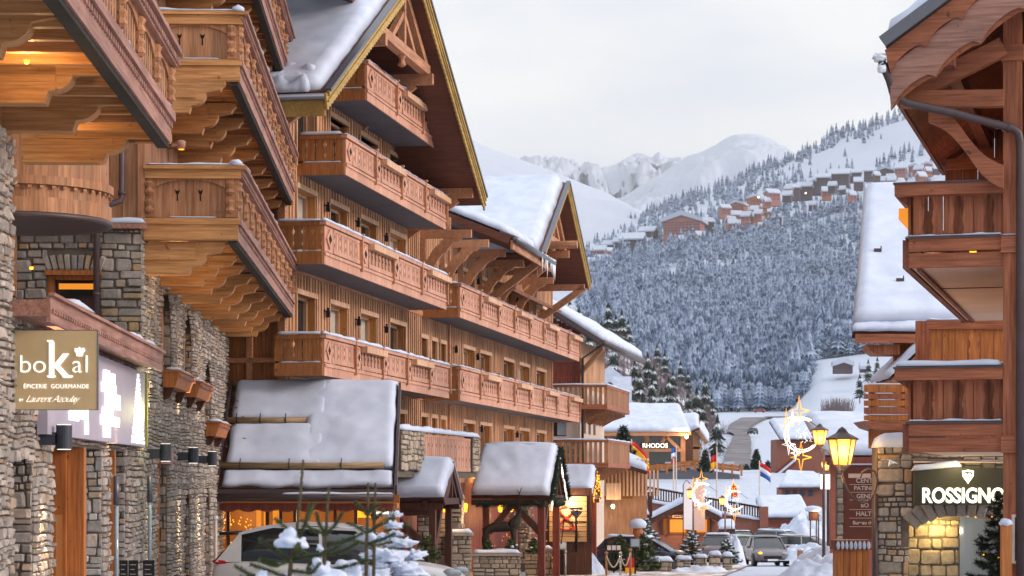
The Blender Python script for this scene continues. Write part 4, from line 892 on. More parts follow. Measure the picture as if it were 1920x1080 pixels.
M['bronze'] = plain('dark_bronze', '#241c16', .5, .3, nz=.1)
skin_body('body', E, V, RR, 'bronze', t)
mb = MB()
for s in (-1, 1):
    mb.tube([(.66, s * .05, 1.5), (.6, s * .16, 1.75), (.66, s * .26, 2.0), (.74, s * .24, 2.2)], [.025, .022, .018, .008], 6); mb.tube([(.6, s * .16, 1.75), (.74, s * .2, 1.9)], [.018, .006], 6); mb.tube([(.66, s * .26, 2.0), (.56, s * .34, 2.14)], [.016, .006], 6)
mb.build('antlers', 'bronze', t, True)
mb = MB(); [mb.tube([(.66, s * .08, 1.46), (.62, s * .2, 1.52)], [.04, .01], 6) for s in (-1, 1)]; mb.build('ears', 'bronze', t, True)
# ---- big snowy canopy roof of the restaurant in front of the hotel corner
a = pt(410, 915, 53); b = pt(738, 915, 53); c = pt(746, 722, 55.85); d = pt(437, 722, 55.85)
t = thing('restaurant_roof', 'broad snow covered lean-to roof with two log snow guards over the lit restaurant', 'roof', (a.x, 53, 0))
o_ = Vector((a.x, 53, 0)); A_, B_, C_, D_ = a - o_, b - o_, c - o_, d - o_; n_ = (B_ - A_).cross(D_ - A_).normalized()
mb = MB(); slab(mb, A_, B_, C_, D_, .2); rfm = mb.build('roof_slab', 'brown_w', t)
def snow_strip(mb, s0, s1, th, seed, e0=0., **k): 
    snow_patch(mb, A_.lerp(D_, s0) + Vector((e0, 0, 0)), B_.lerp(C_, s0), B_.lerp(C_, s1), A_.lerp(D_, s1) + Vector((e0, 0, 0)), th, .07, .02, seed, nmax=90, **k)
mb = MB(); snow_strip(mb, .0, .155, .12, 1, .05, edge=.14, wob=.1, fr=1.8); 
def sub_strip(x0, x1, s0, s1, th, sd, e): g = lambda x, s: A_.lerp(B_, x).lerp(D_.lerp(C_, x), s); snow_patch(mb, g(x0, s0), g(x1, s0), g(x1, s1), g(x0, s1), th, .07, .02, sd, nmax=90, edge=e, wob=.08, fr=.9)
sub_strip(.02, .60, .175, .59, .19, 2, .2); sub_strip(.02, .60, .62, 1.03, .19, 3, .2); sub_strip(.46, 1.0, .175, 1.03, .19, 4, .2)
mb.build('snow', 'snow', t, True)
rr = random.Random(5); mb = MB()
for s in (.24, .3, .36, .43, .5, .56, .66, .72, .79, .86, .93):
    for k in range(2):
        x = rr.uniform(.0, .34) ** 1.5; q = (A_.lerp(B_, x)).lerp(D_.lerp(C_, x), s + rr.uniform(-.015, .015)) + n_ * rr.uniform(.13, .175); mb.bar(q, q + Vector((rr.uniform(.04, .16), 0, -rr.uniform(.01, .04))), .06, .02)
mb.build('roof_tiles', 'metal', t)
for s, x1 in ((.165, .94), (.60, .47)):
    mb = MB(); p0 = A_.lerp(D_, s) + n_ * .16; p1 = A_.lerp(B_, x1).lerp(D_.lerp(C_, x1), s) + n_ * .16; mb.tube([p0, p0.lerp(p1, .5) + Vector((0, 0, -.015)), p1], .075, 12); lgm = mb.build('log_snow_guard', 'log', t, True)
    mb = MB()
    for q in (.12, .42, .74): pp = p0.lerp(p1, q); mb.tube([pp + Vector((0, -.03, -.1)), pp + Vector((0, -.09, 0)), pp + Vector((0, -.02, .09)), pp + Vector((0, .04, .16))], .014, 6)
    mb.build('iron_hook', 'black', lgm)
mb = MB(); mb.box(-.02, B_.x + .02, -.12, -.03, A_.z - .32, A_.z - .03); mb.build('fascia', 'gutter', t)
mb = MB(); mb.tube([(-.05, -.17, A_.z - .2), (B_.x, -.17, A_.z - .2)], .07, 8); mb.build('gutter', 'gutter', t, True)
mb = MB(); snow_patch(mb, (1.5, -.23, A_.z - .16), (B_.x, -.23, A_.z - .16), (B_.x, -.1, A_.z - .16), (1.5, -.1, A_.z - .16), .07, .06, .02, 7, nmax=90); mb.build('gutter_snow', 'snow', t, True)
n = 60; mb = MB(); pl = [(0, A_.z - .36)] + [(B_.x, A_.z - .36)] + [(B_.x * (1 - i / n), A_.z - .5 - .07 * abs(math.sin(i / n * math.pi * 9))) for i in range(n + 1)]; mb.prism(pl, 'y', .05, .09); mb.build('scalloped_board', 'red_w', t)
mb = MB(); e0, e1 = A_ + Vector((-.03, 0, .02)), D_ + Vector((-.03, 0, .02)); mb.bar(e0, e1, .05, .22); e0, e1 = B_ + Vector((.05, 0, -.05)), C_ + Vector((.05, 0, -.05)); mb.bar(e0, e1, .06, .3); mb.build('verge', 'gutter', t)
# restaurant front under it
t = thing('restaurant_front', 'amber lit restaurant front with glass doors beneath the broad snowy roof', 'shopfront', (a.x, 54.5, 0))
w_ = B_.x; mb = MB(); mb.box(-.3, w_, 1.2, 1.4, -3.2, -.3); mb.build('back_wall', 'amber_dim', t)
mb = MB(); mb.box(-.3, w_, -.0, 1.4, -.62, -.5); mb.build('ceiling', 'orange_w', t)
mb = MB()
for x in (.0, .95, 1.28, 1.62, 2.6, 3.1, 3.55, 3.95): mb.mark(); mb.box(x, x + .08, -.05, .05, -3, -.6)
mb.build_each('door_frame', 'brown_w', t)
mb = MB(); [mb.mark() or mb.box(x, x + .11, .0, .04, -2.6, -.68) for x in (.72, .9, 1.12, 1.24)]; mb.build_each('lit_door_edge', 'amber', t)
mb = MB(); mb.box(1.4, 2.9, .3, .5, -1.8, -1.0); mb.box(1.35, 2.1, .1, .3, -1.95, -1.25); mb.build('dark_counter', 'brown_w', t)
mb = MB(); mb.box(3.15, 3.5, .05, .1, -.85, -.62); mb.build('lit_sign', 'tube_y', t); mb = MB(); mb.box(3.52, 4.05, .02, .05, -.84, -.62); mb.build('sign_board', 'plaster', t); k_ = MB(); [k_.box(3.56 + i * .055, 3.6 + i * .055, .0, .019, -.76, -.76 + (.05 if i % 3 else .08)) for i in range(8)]; k_.build('sign_marks', 'white_em', t)
mb = MB(); r_ = random.Random(12)
for xx in (.12, .3, .5, 2.62, 2.9): [mb.blob((xx + r_.uniform(-.06, .06) * (1.5 if xx == .5 else .6), .1, r_.uniform(-2.8, -.85)), .014, .014, .02, 0, 0, 5, 4) for i in range(26)]
mb.build('fairy_lights', 'lamp_em', t)
for x, e in ((.4, 26), (1.9, 18), (3.6, 22)): light('POINT', 'ceiling_spot', (x, .5, -.9), e, WARM, t, .1)
# ================================================================== RIGHT CHALET
FR = Fr(6.03, 34, 1, -.28); rng = random.Random(21)
C_ = FR.thing('red_brown_chalet', 'red brown timber chalet with two stacked balconies and scalloped roof edge, nearest on the right', 'building')
zr = lambda y, D=34: (HY - y) * D / F
pu0, pu1 = FR.u(1881, .1), FR.u(1916, .1)
mb = MB(); mb.box(pu0, pu1, -.12, .2, -3.2, 7.5); mb.build('corner_post', 'rw_v', C_)
mb = MB(); 
for y0, y1 in ((97, 126), (449, 480), (818, 850)): mb.mark(); mb.box(pu0 - .03, pu1 + .03, -.16, .22, zr(y1), zr(y0))
mb.build_each('post_collar', 'rw_x', C_)
mb = MB(); snow_patch(mb, (pu0 - .03, -.17, zr(449)), (pu1 + .02, -.17, zr(449)), (pu1 + .02, .1, zr(449)), (pu0 - .03, .1, zr(449)), .03, .04, .005, 2); mb.build('snow', 'snow', C_, True)
mb = MB(); boards(mb, pu1 + .02, 4.5, -3, 9, y=.1, w=.3, rng=rng); mb.build('front_boards', 'rw_v', C_)
mb = MB(); mb.box(pu1 + .02, 4.5, .1, .3, -3, 9); mb.box(pu1 - .1, pu1 + .1, .3, 10, 1.0, 9); mb.build('wall', 'rw_v', C_)
def chalet_balcony(ztop, zb0, zbot, depth, sunder, snow, zf):
    u1 = pu0 - .001; f = MB(); f.box(.02, u1 + 2.5, .05, depth, zbot + .02, zbot + .14); fl = f.build('balcony', sunder, C_)
    m = MB(); m.box(-.0, u1, -.1, .05, zb0 + .02, zf); m.build('upper_beam', 'rw_x', fl); m = MB(); m.box(.0, u1, -.07, .05, zbot, zb0 - .01); m.build('lower_beam', 'rw_x', fl); m = MB(); m.box(-.05, u1, -.13, .06, zf + .001, zf + .03); m.build('beam_cap', 'gutter', fl)
    m = MB(); m.box(-.1, -.001, .0, depth, zbot, zf); m.build('side_beam', 'rw_y', fl)
    m = MB(); m.box(-.2, u1, -.22, .02, ztop - .2, ztop - .03); m.build('handrail', 'rw_x', fl); m = MB(); m.box(-.22, u1, -.24, .05, ztop - .029, ztop); m.build('rail_cap', 'gutter', fl)
    m = MB(); m.prism([(-.22, ztop), (-.2, ztop - .2), (-.03, ztop - .32), (-.03, ztop)], 'y', .06, depth); m.build('side_handrail', 'rw_y', fl)
    m = MB(); z0, z1 = zf + .031, ztop - .2; n = 6; s = (u1 - .05) / n
    shp = [((.2, .15, .05), (.5, .05, .02), (.8, .15, .05)), (), ((.22, .14, .055), (.5, .04, .02), (.8, .14, .055)), ]
    for i in range(n): picket(m, .06 + s * (i + .5), s * .955, z0, z1, 0, .045, ((.22, .15, .085), (.5, .06, .035), (.78, .15, .085)), 1 if i % 2 == 0 else 2)
    m.build('railing_boards', 'rw_v', fl)
    m = MB(); n = 24; s = depth / n
    for i in range(n):
        yy = .1 + s * (i + .5); m.box(-.03, .01, yy - s * .44, yy + s * .44, z0, z1)
    m.build('side_railing_boards', 'rw_v', fl)
    m = MB(); snow_patch(m, (-.02, -.12, zf + .03), (u1, -.12, zf + .03), (u1, -.03, zf + .03), (-.02, -.03, zf + .03), .035, .05, .02, 5, nmax=80, fr=3)
    if snow: snow_patch(m, (-.2, -.24, ztop), (u1, -.24, ztop), (u1, .04, ztop), (-.2, .04, ztop), snow, .07, .02, 8, nmax=60)
    m.build('snow', 'snow', fl, True); return fl
M['pale_soffit'] = plain('pale_board_soffit', '#e2c2ac', .8, nz=.08, scale=1)
fl = chalet_balcony(zr(345), zr(476), zr(503), 11.8, 'pale_soffit', 0, zr(450))
mb = MB(); mb.box(.1, 2.2, 3.9, 3.93, zr(503) + .005, zr(503) + .019); mb.box(.1, .16, .1, 11.7, zr(503) - .03, zr(503) + .019); mb.build('soffit_batten', 'rw_y', fl)
fl2 = chalet_balcony(zr(689), zr(820), zr(848), 7.0, 'pale_soffit', .09, zr(795))
mb = MB(); mb.box(-.1, .1, 11.6, 11.8, zr(603, 45), zr(300, 45)); mb.build('rear_post', 'rw_v', C_)
mb = MB(); mb.box(.25, pu0 - .01, 1.5, 1.6, zr(795) + .0, zr(700)); mb.build('dark_backing_board', 'brown_w', C_)  # dark board added so the railing cut-outs look shaded behind
light('POINT', 'balcony_lamp', (.6, 5, 3.9), 20, WARM, fl, .1); mb = MB(); mb.lathe([(.05, 0), (.07, .1), (.03, .13)], (.6, 5, 3.95), 10); mb.build('lantern', 'lamp_em', fl)
mb = MB(); mb.box(-.19, -.035, .3, 3.5, zr(345) - .5, zr(345) - .33); mb.build('painted_glow_panel', 'amber', fl)  # self-glowing panel stands in for amber light under the side handrail
# rear railing (deeper level, behind the big soffit)
mb = MB(); p = pt(1742, 690, 47); o0 = p.x
MR = MB(); fr0 = MR
S2 = thing('rear_balcony', 'amber lit vertical board balcony railing tucked under the red brown chalet soffit', 'balcony', (p.x, 47, 0))
sc = 47 / F; z0, z1 = (HY - 688) * sc, (HY - 610) * sc
for i in range(12):
    w_ = 24 * sc; picket(MR, w_ * (i + .5), w_ * .9, z0 + .08, z1 - .08, 0, .04, ((.2, .1, .035), (.55, .12, .05), (.85, .08, .03)) if i % 3 == 0 else ())
MR.build('railing_boards', 'orange_w', S2)  # amber light on these boards is put into their orange colour
mb = MB(); mb.box(-.05, 3.4, -.08, .06, z1 - .08, z1 + .1); mb.build('handrail', 'rw_x', S2); mb = MB(); mb.box(-.02, 3.4, -.05, .05, z0 - .12, z0 + .08); mb.build('bottom_rail', 'rw_x', S2); mb = MB(); mb.box(-.02, 3.6, .051, 1.5, z0 - .12, z0 - .02); mb.box(0, 3.6, 1.5, 1.6, -3, 3.5); mb.build('floor_and_wall', 'rw_v', S2)
mb = MB(); snow_patch(mb, (-.05, -.08, z1 + .1), (1.0, -.08, z1 + .1), (1.0, .05, z1 + .1), (-.05, .05, z1 + .1), .05, .06, .02, 4); snow_patch(mb, (0, -.06, z0 + .08), (2, -.06, z0 + .08), (2, -.02, z0 + .08), (0, -.02, z0 + .08), .02, .06, .01, 4); mb.build('snow', 'snow', S2, True)
# roof
ue = FR.u(1660, 1.0); Df = FR.D(ue, 1.0); zE = (HY - 88) * Df / F; sl_ = .70; L_ = 5.2
RT = 8.4; mb = MB(); slab(mb, (ue, -1.0, zE), (ue + L_, -1.0, zE + L_ * sl_), (ue + L_, RT, zE + L_ * sl_), (ue, RT, zE), .07); rf = mb.build('roof', 'gutter', C_)
mb = MB(); n = 30
for i in range(n): y = -1.0 + (RT + 1) * i / n; slab(mb, (ue + .1, y, zE - .62), (ue + L_, y, zE - .62 + L_ * sl_), (ue + L_, y + (RT + 1) / n - .02, zE - .62 + L_ * sl_), (ue + .1, y + (RT + 1) / n - .02, zE - .62), .03)
mb.build('soffit_boards', 'rw_y', rf); mb = MB(); mb.box(ue + .04, ue + .1, -.98, RT, zE - .66, zE - .02); mb.build('eaves_fascia', 'rw_y', rf)
mb = MB()
for x in (.9, 2.1, 3.3): mb.mark(); z = zE - .8 + x * sl_; mb.box(ue + x - .09, ue + x + .09, -.9, RT, z - .13, z + .1)
mb.build_each('purlin', 'rw_y', rf)
def rake(y, o0, o1, mat, name, amp, per):
    n = int(L_ / per); mb = MB(); t = [(ue - .02 + o0 * .3, zE - o0), (ue + L_, zE + L_ * sl_ - o0)]; low = []
    for i in range(n * 6, -1, -1):
        x = L_ * i / (n * 6); ph = (i % 6) / 6; a = amp * (abs(math.sin(ph * math.pi)) - (.7 if i % 6 == 0 else 0)); low.append((ue + x + .08, zE + x * sl_ - o1 + a))
    mb.prism(t + low, 'y', y, y + .045); return mb.build(name, mat, rf)
rake(-1.06, .06, .34, 'rw_x', 'upper_barge_board', .08, .52); rake(-1.01, .3, .86, 'lw_f', 'lower_barge_board', .09, .62); rake(-.95, .1, .9, 'rw_x', 'barge_backing', .05, .62)
mb = MB(); mb.bar((ue - .03, -1.12, zE + .05), (ue + L_, -1.12, zE + .05 + L_ * sl_), .12, .17); mb.build('verge_flashing', 'metal', rf)
mb = MB(); snow_patch(mb, (ue - .02, -1.0, zE + .02), (ue + L_, -1.0, zE + .02 + L_ * sl_), (ue + L_, RT, zE + .02 + L_ * sl_), (ue - .02, RT, zE + .02), .3, .3, .03, 6, edge=.3); mb.build('snow', 'snow', rf, True)
mb = MB(); xg = ue - .1; mb.tube([(xg + .06, -1.0, zE - .26), (xg + .06, RT, zE - .26)], .07, 10); mb.build('gutter', 'gutter', rf, True)
mb = MB(); mb.blob((xg + .02, -1.03, zE - .17), .1, .14, .07, 3, .3); mb.blob((xg + .05, -1.02, zE - .33), .06, .08, .09, 5, .3); mb.build('gutter_snow', 'ice', rf, True)
def prr(px, py, v): u = FR.u(px, v); return (u, -v, FR.z(px, py, v))
mb = MB(); mb.tube([prr(1655, 120, 1.0), prr(1668, 150, .98), prr(1676, 180, .9), prr(1700, 193, .85), prr(1790, 212, .6), prr(1880, 236, .3), prr(1900, 241, .26), prr(1910, 250, .22), prr(1913, 268, .2), prr(1913, 1080, .2)], .062, 12); dp = mb.build('downpipe', 'gutter', rf, True)
mb = MB()
for q in ((1868, 233), (1880, 236), (1890, 239)): mb.mark(); a = Vector(prr(q[0], q[1], .28)); mb.tube([a, a + Vector((.035, 0, -.008))], .074, 12)
mb.build_each('pipe_joint', 'gutter', dp)
def bm(name, a, b, w_, h_, v, mat='rw_x'): mb = MB(); A0, B0 = prr(a[0], a[1], v), prr(b[0], b[1], v); mb.bar(A0, B0, w_, h_); return mb.build(name, mat, C_)
bm('tie_beam', (1690, 187), (1882, 185), .22, .24, .45); bm('rafter', (1682, 188), (1882, 88), .2, .27, .4)
mb = MB(); top, bot = [], []
for i in range(15):
    t = i / 14; x = 1742 + (1882 - 1742) * t; y = 208 + 125 * (t - .09 * math.sin(t * 2 * math.pi)); wv = 17 + 5 * abs(math.cos(t * math.pi)); u, _, z = prr(x, y, .35); top.append((u, z + wv * Df / F)); bot.append((u, z - wv * Df / F))
mb.prism(top + bot[::-1], 'y', -.45, -.25); mb.build('curved_brace', 'rw_x', C_)
mb = MB(); boards(mb, FR.u(1772, -7.6), 5, 3.3, 9, y=7.6, w=.3, rng=rng, topf=lambda u: zE - .2 + (u - ue) * sl_); mb.box(FR.u(1772, -7.6), 5, 7.601, 7.7, 3.3, 4.6); mb.build('rear_boards', 'rw_v', C_)
mb = MB(); mb.box(FR.u(1770, -6.5), FR.u(1882, -2), 6.9, 7.1, FR.z(1775, 318, -7), FR.z(1775, 300, -7)); mb.build('rear_beam', 'rw_x', C_)
# ---- stone sports shop under it
SH = thing('stone_sports_shop', 'grey stone sports shop with an arched yellow lit entrance under the red brown chalet', 'building', (pt(1645, 0, 42).x, 42, 0)); sx = 42 / F
X = lambda px: (px - 1645) * sx; Z = lambda py: (HY - py) * sx
hole = [(X(1705), X(1900), -3.2, Z(968), 0)]
mb = MB(); wall(mb, 0, 4.5, -3.2, Z(836), [h[:4] for h in hole], .04, .6, .6); mb.build('wall_core', 'mortar', SH)
def arch_z(x): c = X(1800); t = (x - c) / (X(1800) - X(1705)); return Z(968) - .45 * t * t
class _: pass
mb = MB(); rubble(mb, 0, 4.5, -3.0, Z(1022), [(X(1705), X(1900), -4, 0, 0)], .04, (.09, .3), (.8, 2.0), (.015, .05), rng); rubble(mb, 0, 4.5, Z(1022), Z(968), [(X(1690), X(1905), -4, 0, 0)], .04, (.09, .26), (.8, 2.0), (.015, .05), rng); rubble(mb, 0, X(1712), Z(968), Z(838), [], .04, (.09, .34), (.8, 1.9), (.015, .05), rng); rubble(mb, X(1712), 4.5, Z(968), Z(838), [], .04, (.07, .28), (.9, 2.1), (.015, .05), rng)
for i in range(11):
    t = (i + .5) / 11; ang = R(-52 + 104 * t); cxx = X(1800); r0 = .95; px_ = cxx + 1.05 * math.sin(ang) * 1.0; pz = Z(968) - .62 + .6 * math.cos(ang)
    mb.m = Matrix.Translation((px_, 0, pz)) @ Matrix.Rotation(ang, 4, 'Y'); stone1(mb, -.095, .095, 0.0, .38, .0, .05, rng, .008)
mb.m = Matrix.Identity(4); mb.build('wall_stones', 'stone_d', SH)
mb = MB(); rubble(mb, X(1700), X(1812), -3.0, Z(975), [], .62, (.14, .34), (.8, 1.6), (.02, .05), rng); mb.build('inner_stones', 'stone_b', SH)
mb = MB(); mb.box(X(1690), X(1812), .62, .8, -3, Z(968) + .2); mb.build('inner_core', 'mortar', SH); mb = MB(); mb.box(X(1812), X(1840), 1.6, 1.7, -3, Z(968)); mb.box(X(1840), X(1920), 1.9, 2, -3, Z(968)); mb.build('shop_interior', 'glass_l', SH)
mb = MB(); mb.lathe([(.04, .0), (.09, .08), (.03, .12)], (X(1760), .3, Z(972)), 12); k = mb.build('ceiling_lamp', 'lamp_em', SH); light('POINT', 'entrance_light', (X(1765), .28, Z(985)), 22, (1, .72, .25), k, .06)
mb = MB(); mb.lathe([(.04, .0), (.09, .08), (.03, .12)], (X(1845), .6, Z(972)), 12); k = mb.build('ceiling_lamp', 'lamp_em', SH); light('POINT', 'entrance_light', (X(1845), .9, Z(1000)), 6, (1, .85, .55), k, .06)
mb = MB(); snow_patch(mb, (X(1640), -.15, Z(840)), (X(1722), -.15, Z(840)), (X(1722), .7, Z(840)), (X(1640), .7, Z(840)), .27, .07, .03, 4, edge=.25); mb.build('snow_cap', 'snow', SH, True)
mb = MB(); mb.tube([(X(1648), -.2, Z(862)), (X(1880), -.2, Z(864))], .018, 8); k = mb.build('awning_bar', 'metal', SH, True); mb = MB(); mb.tube([(X(1666), -.22, Z(862)), (X(1663), -.24, Z(874)), (X(1668), -.22, Z(868)), (X(1678), -.22, Z(870)), (X(1665), -.22, Z(864))], .022, 7); mb.build('rope_knot', 'ice', k, True)
mb = MB(); mb.box(X(1712), X(1905), -.1, .7, Z(868), Z(862)); mb.build('canopy_board', 'pale_soffit', SH)
M['sign_dark'] = plain('dark_sign_panel', '#3b3a30', .5, nz=.05)
t = thing('shop_sign', 'dark shop sign with glowing white ROSSIGNOL lettering and shield emblem', 'sign', (pt(1713, 910, 41.7).x, 41.7, 0)); sx2 = 41.7 / F; X2 = lambda px: (px - 1713) * sx2; Z2 = lambda py: (HY - py) * sx2
mb = MB(); mb.box(0, X2(1905), -.08, .08, Z2(947), Z2(877)); pn = mb.build('panel', 'sign_dark', t)
M['glow_letter'] = emis('glowing_letters', '#f4ffe0', .8, '#ffffff')
text_mesh('lettering', 'ROSSIGNOL', .385, 'glow_letter', pn, (X2(1726), -.10, Z2(942)), extrude=.015, offset=.009, space=1.0, sx=.815)
mb = MB(); cx_, cz = X2(1813), Z2(893); sh = [(-.11, .1), (-.1, -.0), (0, -.14), (.1, -.0), (.11, .1), (0, .12)]
mb.add([(cx_ + a, -.1, cz + b) for a, b in sh] + [(cx_ + a * .76, -.1, cz + b * .76 - .004) for a, b in sh], [(i, (i + 1) % 6, (i + 1) % 6 + 6, i + 6) for i in range(6)]); mb.build('shield_emblem', 'glow_letter', pn)
mb = MB(); mb.prism([(cx_ - .075, cz + .04), (cx_ - .03, cz + .055), (cx_ - .01, cz + .02), (cx_ + .02, cz + .065), (cx_ + .06, cz + .03), (cx_ + .06, cz + .0), (cx_, cz - .085), (cx_ - .065, cz - .0)], 'y', -.105, -.085); mb.build('mountain_emblem', 'glow_letter', pn)
mb = MB(); snow_patch(mb, (X2(1709), -.16, Z2(884)), (X2(1802), -.16, Z2(876)), (X2(1802), .1, Z2(876)), (X2(1709), .1, Z2(884)), .12, .05, .02, 6, edge=.1, wob=.05); mb.build('snow', 'snow', t, True)
light('POINT', 'under_balcony_light', (X2(1800), -.6, Z2(870)), 14, (1, .8, .4), pn, .05)
# chalk board, post cap
p = pt(1912, 1010, 33.4); t = thing('chalk_board', 'framed dark chalk board at the right picture edge with handwritten lines', 'board', p)
mb = MB(); mb.box(-.08, .45, -.02, .02, -.33, .32); mb.build('board', 'sign_dark', t); mb = MB(); mb.box(-.12, -.08, -.03, .03, -.37, .36); mb.box(-.08, .45, -.03, .03, -.37, -.33); mb.box(-.08, .45, -.03, .03, .32, .36); mb.build('frame', 'plaster', t)
for i, s_ in enumerate(('P', 'C', 'S', 'D', 'P')): text_mesh('chalk_writing', s_, .08, 'plaster', t, (-.04, -.025, .2 - i * .11), extrude=.001, shear=.3)
p = pt(1886, 1005, 33.2); t = thing('fence_post', 'orange wooden post with a snow cap left of the chalk board', 'post', (p.x, p.y, 0)); mb = MB(); mb.box(-.07, .07, -.07, .07, -2.4, -.62); mb.build('shaft', 'orange_w', t); mb = MB(); mb.blob((0, 0, -.6), .1, .1, .07, 2); mb.build('snow', 'snow', t, True)
# ---- snowy roofed chalet behind
S3 = thing('snowy_roof_chalet', 'orange timber chalet with huge smooth snow covered roof behind the red brown chalet', 'building', (pt(1598, 0, 60).x, 60, 0)); s6 = 60 / F; X = lambda px: (px - 1598) * s6; Z = lambda py: (HY - py) * s6
q00, q10 = Vector((0, 0, Z(622))), Vector((4.2, 0, Z(622))); q01 = pt(1620, 356, 67.5) - Vector((pt(1598, 0, 60).x, 60, 0)); q11 = q01 + Vector((4.2, 0, 0))
mb = MB(); slab(mb, q00, q10, q11, q01, .2); rf = mb.build('roof', 'brown_w', S3)
mb = MB(); snow_patch(mb, q00.lerp(q01, .035), q10.lerp(q11, .035), q11, q01, .36, .12, .02, 4, edge=.3, wob=.02, fr=.5, nmax=110); snow_patch(mb, q00 + Vector((-.03, -.05, 0)), q10 + Vector((0, -.05, 0)), q10.lerp(q11, .045), q00.lerp(q01, .045), .12, .07, .04, 5, edge=.1, fr=2); mb.build('snow', 'snow', rf, True)
mb = MB()
for a, b in ((.2, .66), (.255, .26), (.46, .1), (.48, .62)): mb.mark(); c = q00.lerp(q01, a).lerp(q10.lerp(q11, a), b) + (q10 - q00).cross(q01 - q00).normalized() * .38; mb.bar(c, c + Vector((.2, 0, 0)), .08, .1); mb.bar(c + Vector((.2, 0, -.03)), c + Vector((.2, 0, .12)), .03, .03)
mb.build_each('snow_guard', 'gutter', rf)
mb = MB(); mb.box(.08, X(1742), -.02, .06, Z(643), Z(626)); mb.build('fascia', 'rw_x', S3)
mb = MB(); mb.prism([(X(1628), Z(645)), (X(1632), Z(655)), (X(1645), Z(664)), (X(1690), Z(664)), (X(1690), Z(645))], 'y', .2, 1.2); mb.build('eaves_bracket', 'rw_v', S3)
mb = MB(); mb.box(X(1684), X(1900), .6, .8, -3.5, Z(640)); wl = mb.build('wall', 'orange_w', S3); mb = MB(); boards(mb, X(1684), X(1800), Z(720), Z(640), [], .6, .3, rng=rng); mb.build('wall_boards', 'orange_w', wl)
mb = MB(); mb.box(X(1716), X(1760), .5, .56, Z(694), Z(656)); wn = mb.build('window', 'orange_w', S3); mb = MB(); mb.box(X(1722), X(1744), .47, .495, Z(688), Z(662)); mb.build('pane', 'glass_l', wn)
mb = MB(); slab(mb, (X(1665), -.5, Z(714)), (X(1730), -.5, Z(650)), (X(1730), 2.5, Z(650)), (X(1665), 2.5, Z(714)), .15); k = mb.build('side_roof', 'rw_x', S3)
mb = MB(); snow_patch(mb, (X(1660), -.5, Z(712)), (X(1730), -.5, Z(645)), (X(1730), 2.5, Z(645)), (X(1660), 2.5, Z(712)), .14, .1, .03, 3); mb.build('snow', 'snow', k, True)
t = thing('plank_balcony', 'orange balcony of horizontal planks with snow, left of the red brown chalet', 'balcony', (pt(1620, 0, 56).x, 56, 0)); s5 = 56 / F; X = lambda px: (px - 1620) * s5; Z = lambda py: (HY - py) * s5
for i, (a, b) in enumerate(((722, 735), (739, 748), (751, 761), (764, 776), (779, 788))): mb = MB(); mb.box(0, X(1712), -.03, .02, Z(b), Z(a)); mb.build('plank', 'rw_v' if i % 2 else 'orange_w', t)
mb = MB()
for px in (1632, 1690): mb.mark(); mb.box(X(px), X(px) + .1, .021, .1, Z(790), Z(722))
mb.build_each('post', 'orange_w', t)
mb = MB(); mb.prism([(0, Z(789)), (.15, Z(800)), (X(1650), Z(806)), (X(1712), Z(806)), (X(1712), Z(789))], 'y', -.05, 1.8); mb.build('floor', 'rw_x', t)
mb = MB(); mb.box(X(1640), X(1712), .9, 1.0, Z(840), Z(715)); mb.build('back_wall', 'orange_w', t)
mb = MB()
for a, b, y in ((0, 1712, 722), (1640, 1675, 739), (1645, 1680, 751), (1646, 1680, 764), (1622, 1712, 779)): snow_patch(mb, (X(a) if a else 0, -.04, Z(y)), (X(b), -.04, Z(y)), (X(b), .03, Z(y)), (X(a) if a else 0, .03, Z(y)), .05, .05, .01, a)
mb.build('snow', 'snow', t, True)
mb = MB(); pl = [(X(1713), Z(830))]
for i in range(17): f_ = i / 16; pl.append((X(1713) - .05 * math.sin(f_ * 12) - .02, Z(830) + (Z(712) - Z(830)) * f_))
pl += [(X(1726), Z(712)), (X(1726), Z(830))]; mb.prism(pl, 'y', -.3, -.2); mb.build('curved_end_board', 'orange_w', t)
# ---- long brown roof building with totem sign
t = thing('brown_hall', 'low brown hall with a broad snow roof behind the direction totem', 'building', (pt(1560, 0, 78).x, 78, 0)); s7 = 78 / F; X = lambda px: (px - 1560) * s7; Z = lambda py: (HY - py) * s7
mb = MB(); slab(mb, (-.2, 0, Z(856)), (6, 0, Z(856)), (6, 5.5, Z(802) + .5), (-.2, 5.5, Z(802) + .5), .2); rf = mb.build('roof', 'brown_w', t); mb = MB(); snow_patch(mb, (-.3, -.05, Z(854)), (6, -.05, Z(854)), (6, 5.5, Z(804) + .5), (-.3, 5.5, Z(804) + .5), .4, .14, .04, 2, edge=.4, fr=.5); mb.build('snow', 'snow', rf, True)
mb = MB(); mb.box(-.2, 6, -.1, -.01, Z(872), Z(857)); mb.build('fascia', 'red_w', rf); mb = MB(); mb.box(.0, 6, .3, .5, -3.8, Z(860)); mb.build('wall', 'terracotta', t)
t = thing('direction_totem', 'tall brown direction totem listing CENTRE, PATINOIRE and HALTE in white', 'sign', (pt(1580, 0, 50).x, 50, 0)); s5 = 50 / F; X = lambda px: (px - 1580) * s5; Z = lambda py: (HY - py) * s5
M['totem'] = plain('totem_brown', '#6b3d31', .6, nz=.06)
mb = MB(); mb.box(0, X(1690), -.05, .05, Z(1012), Z(872)); pn = mb.build('board', 'totem', t); mb = MB(); mb.box(0, X(1690), -.08, -.051, Z(872), Z(869)); mb.build('top_edge', 'snow', t)
mb = MB(); mb.box(X(1568), X(1580) - .003, -.12, .12, -3, Z(873)); k = mb.build('stone_pillar_core', 'mortar', t); mb = MB(); rubble(mb, X(1567), X(1580), -2.8, Z(873), [], -.12, (.14, .26), (.9, 1.2), (.01, .03), rng); mb.build('stone_pillar', 'stone_b', t)
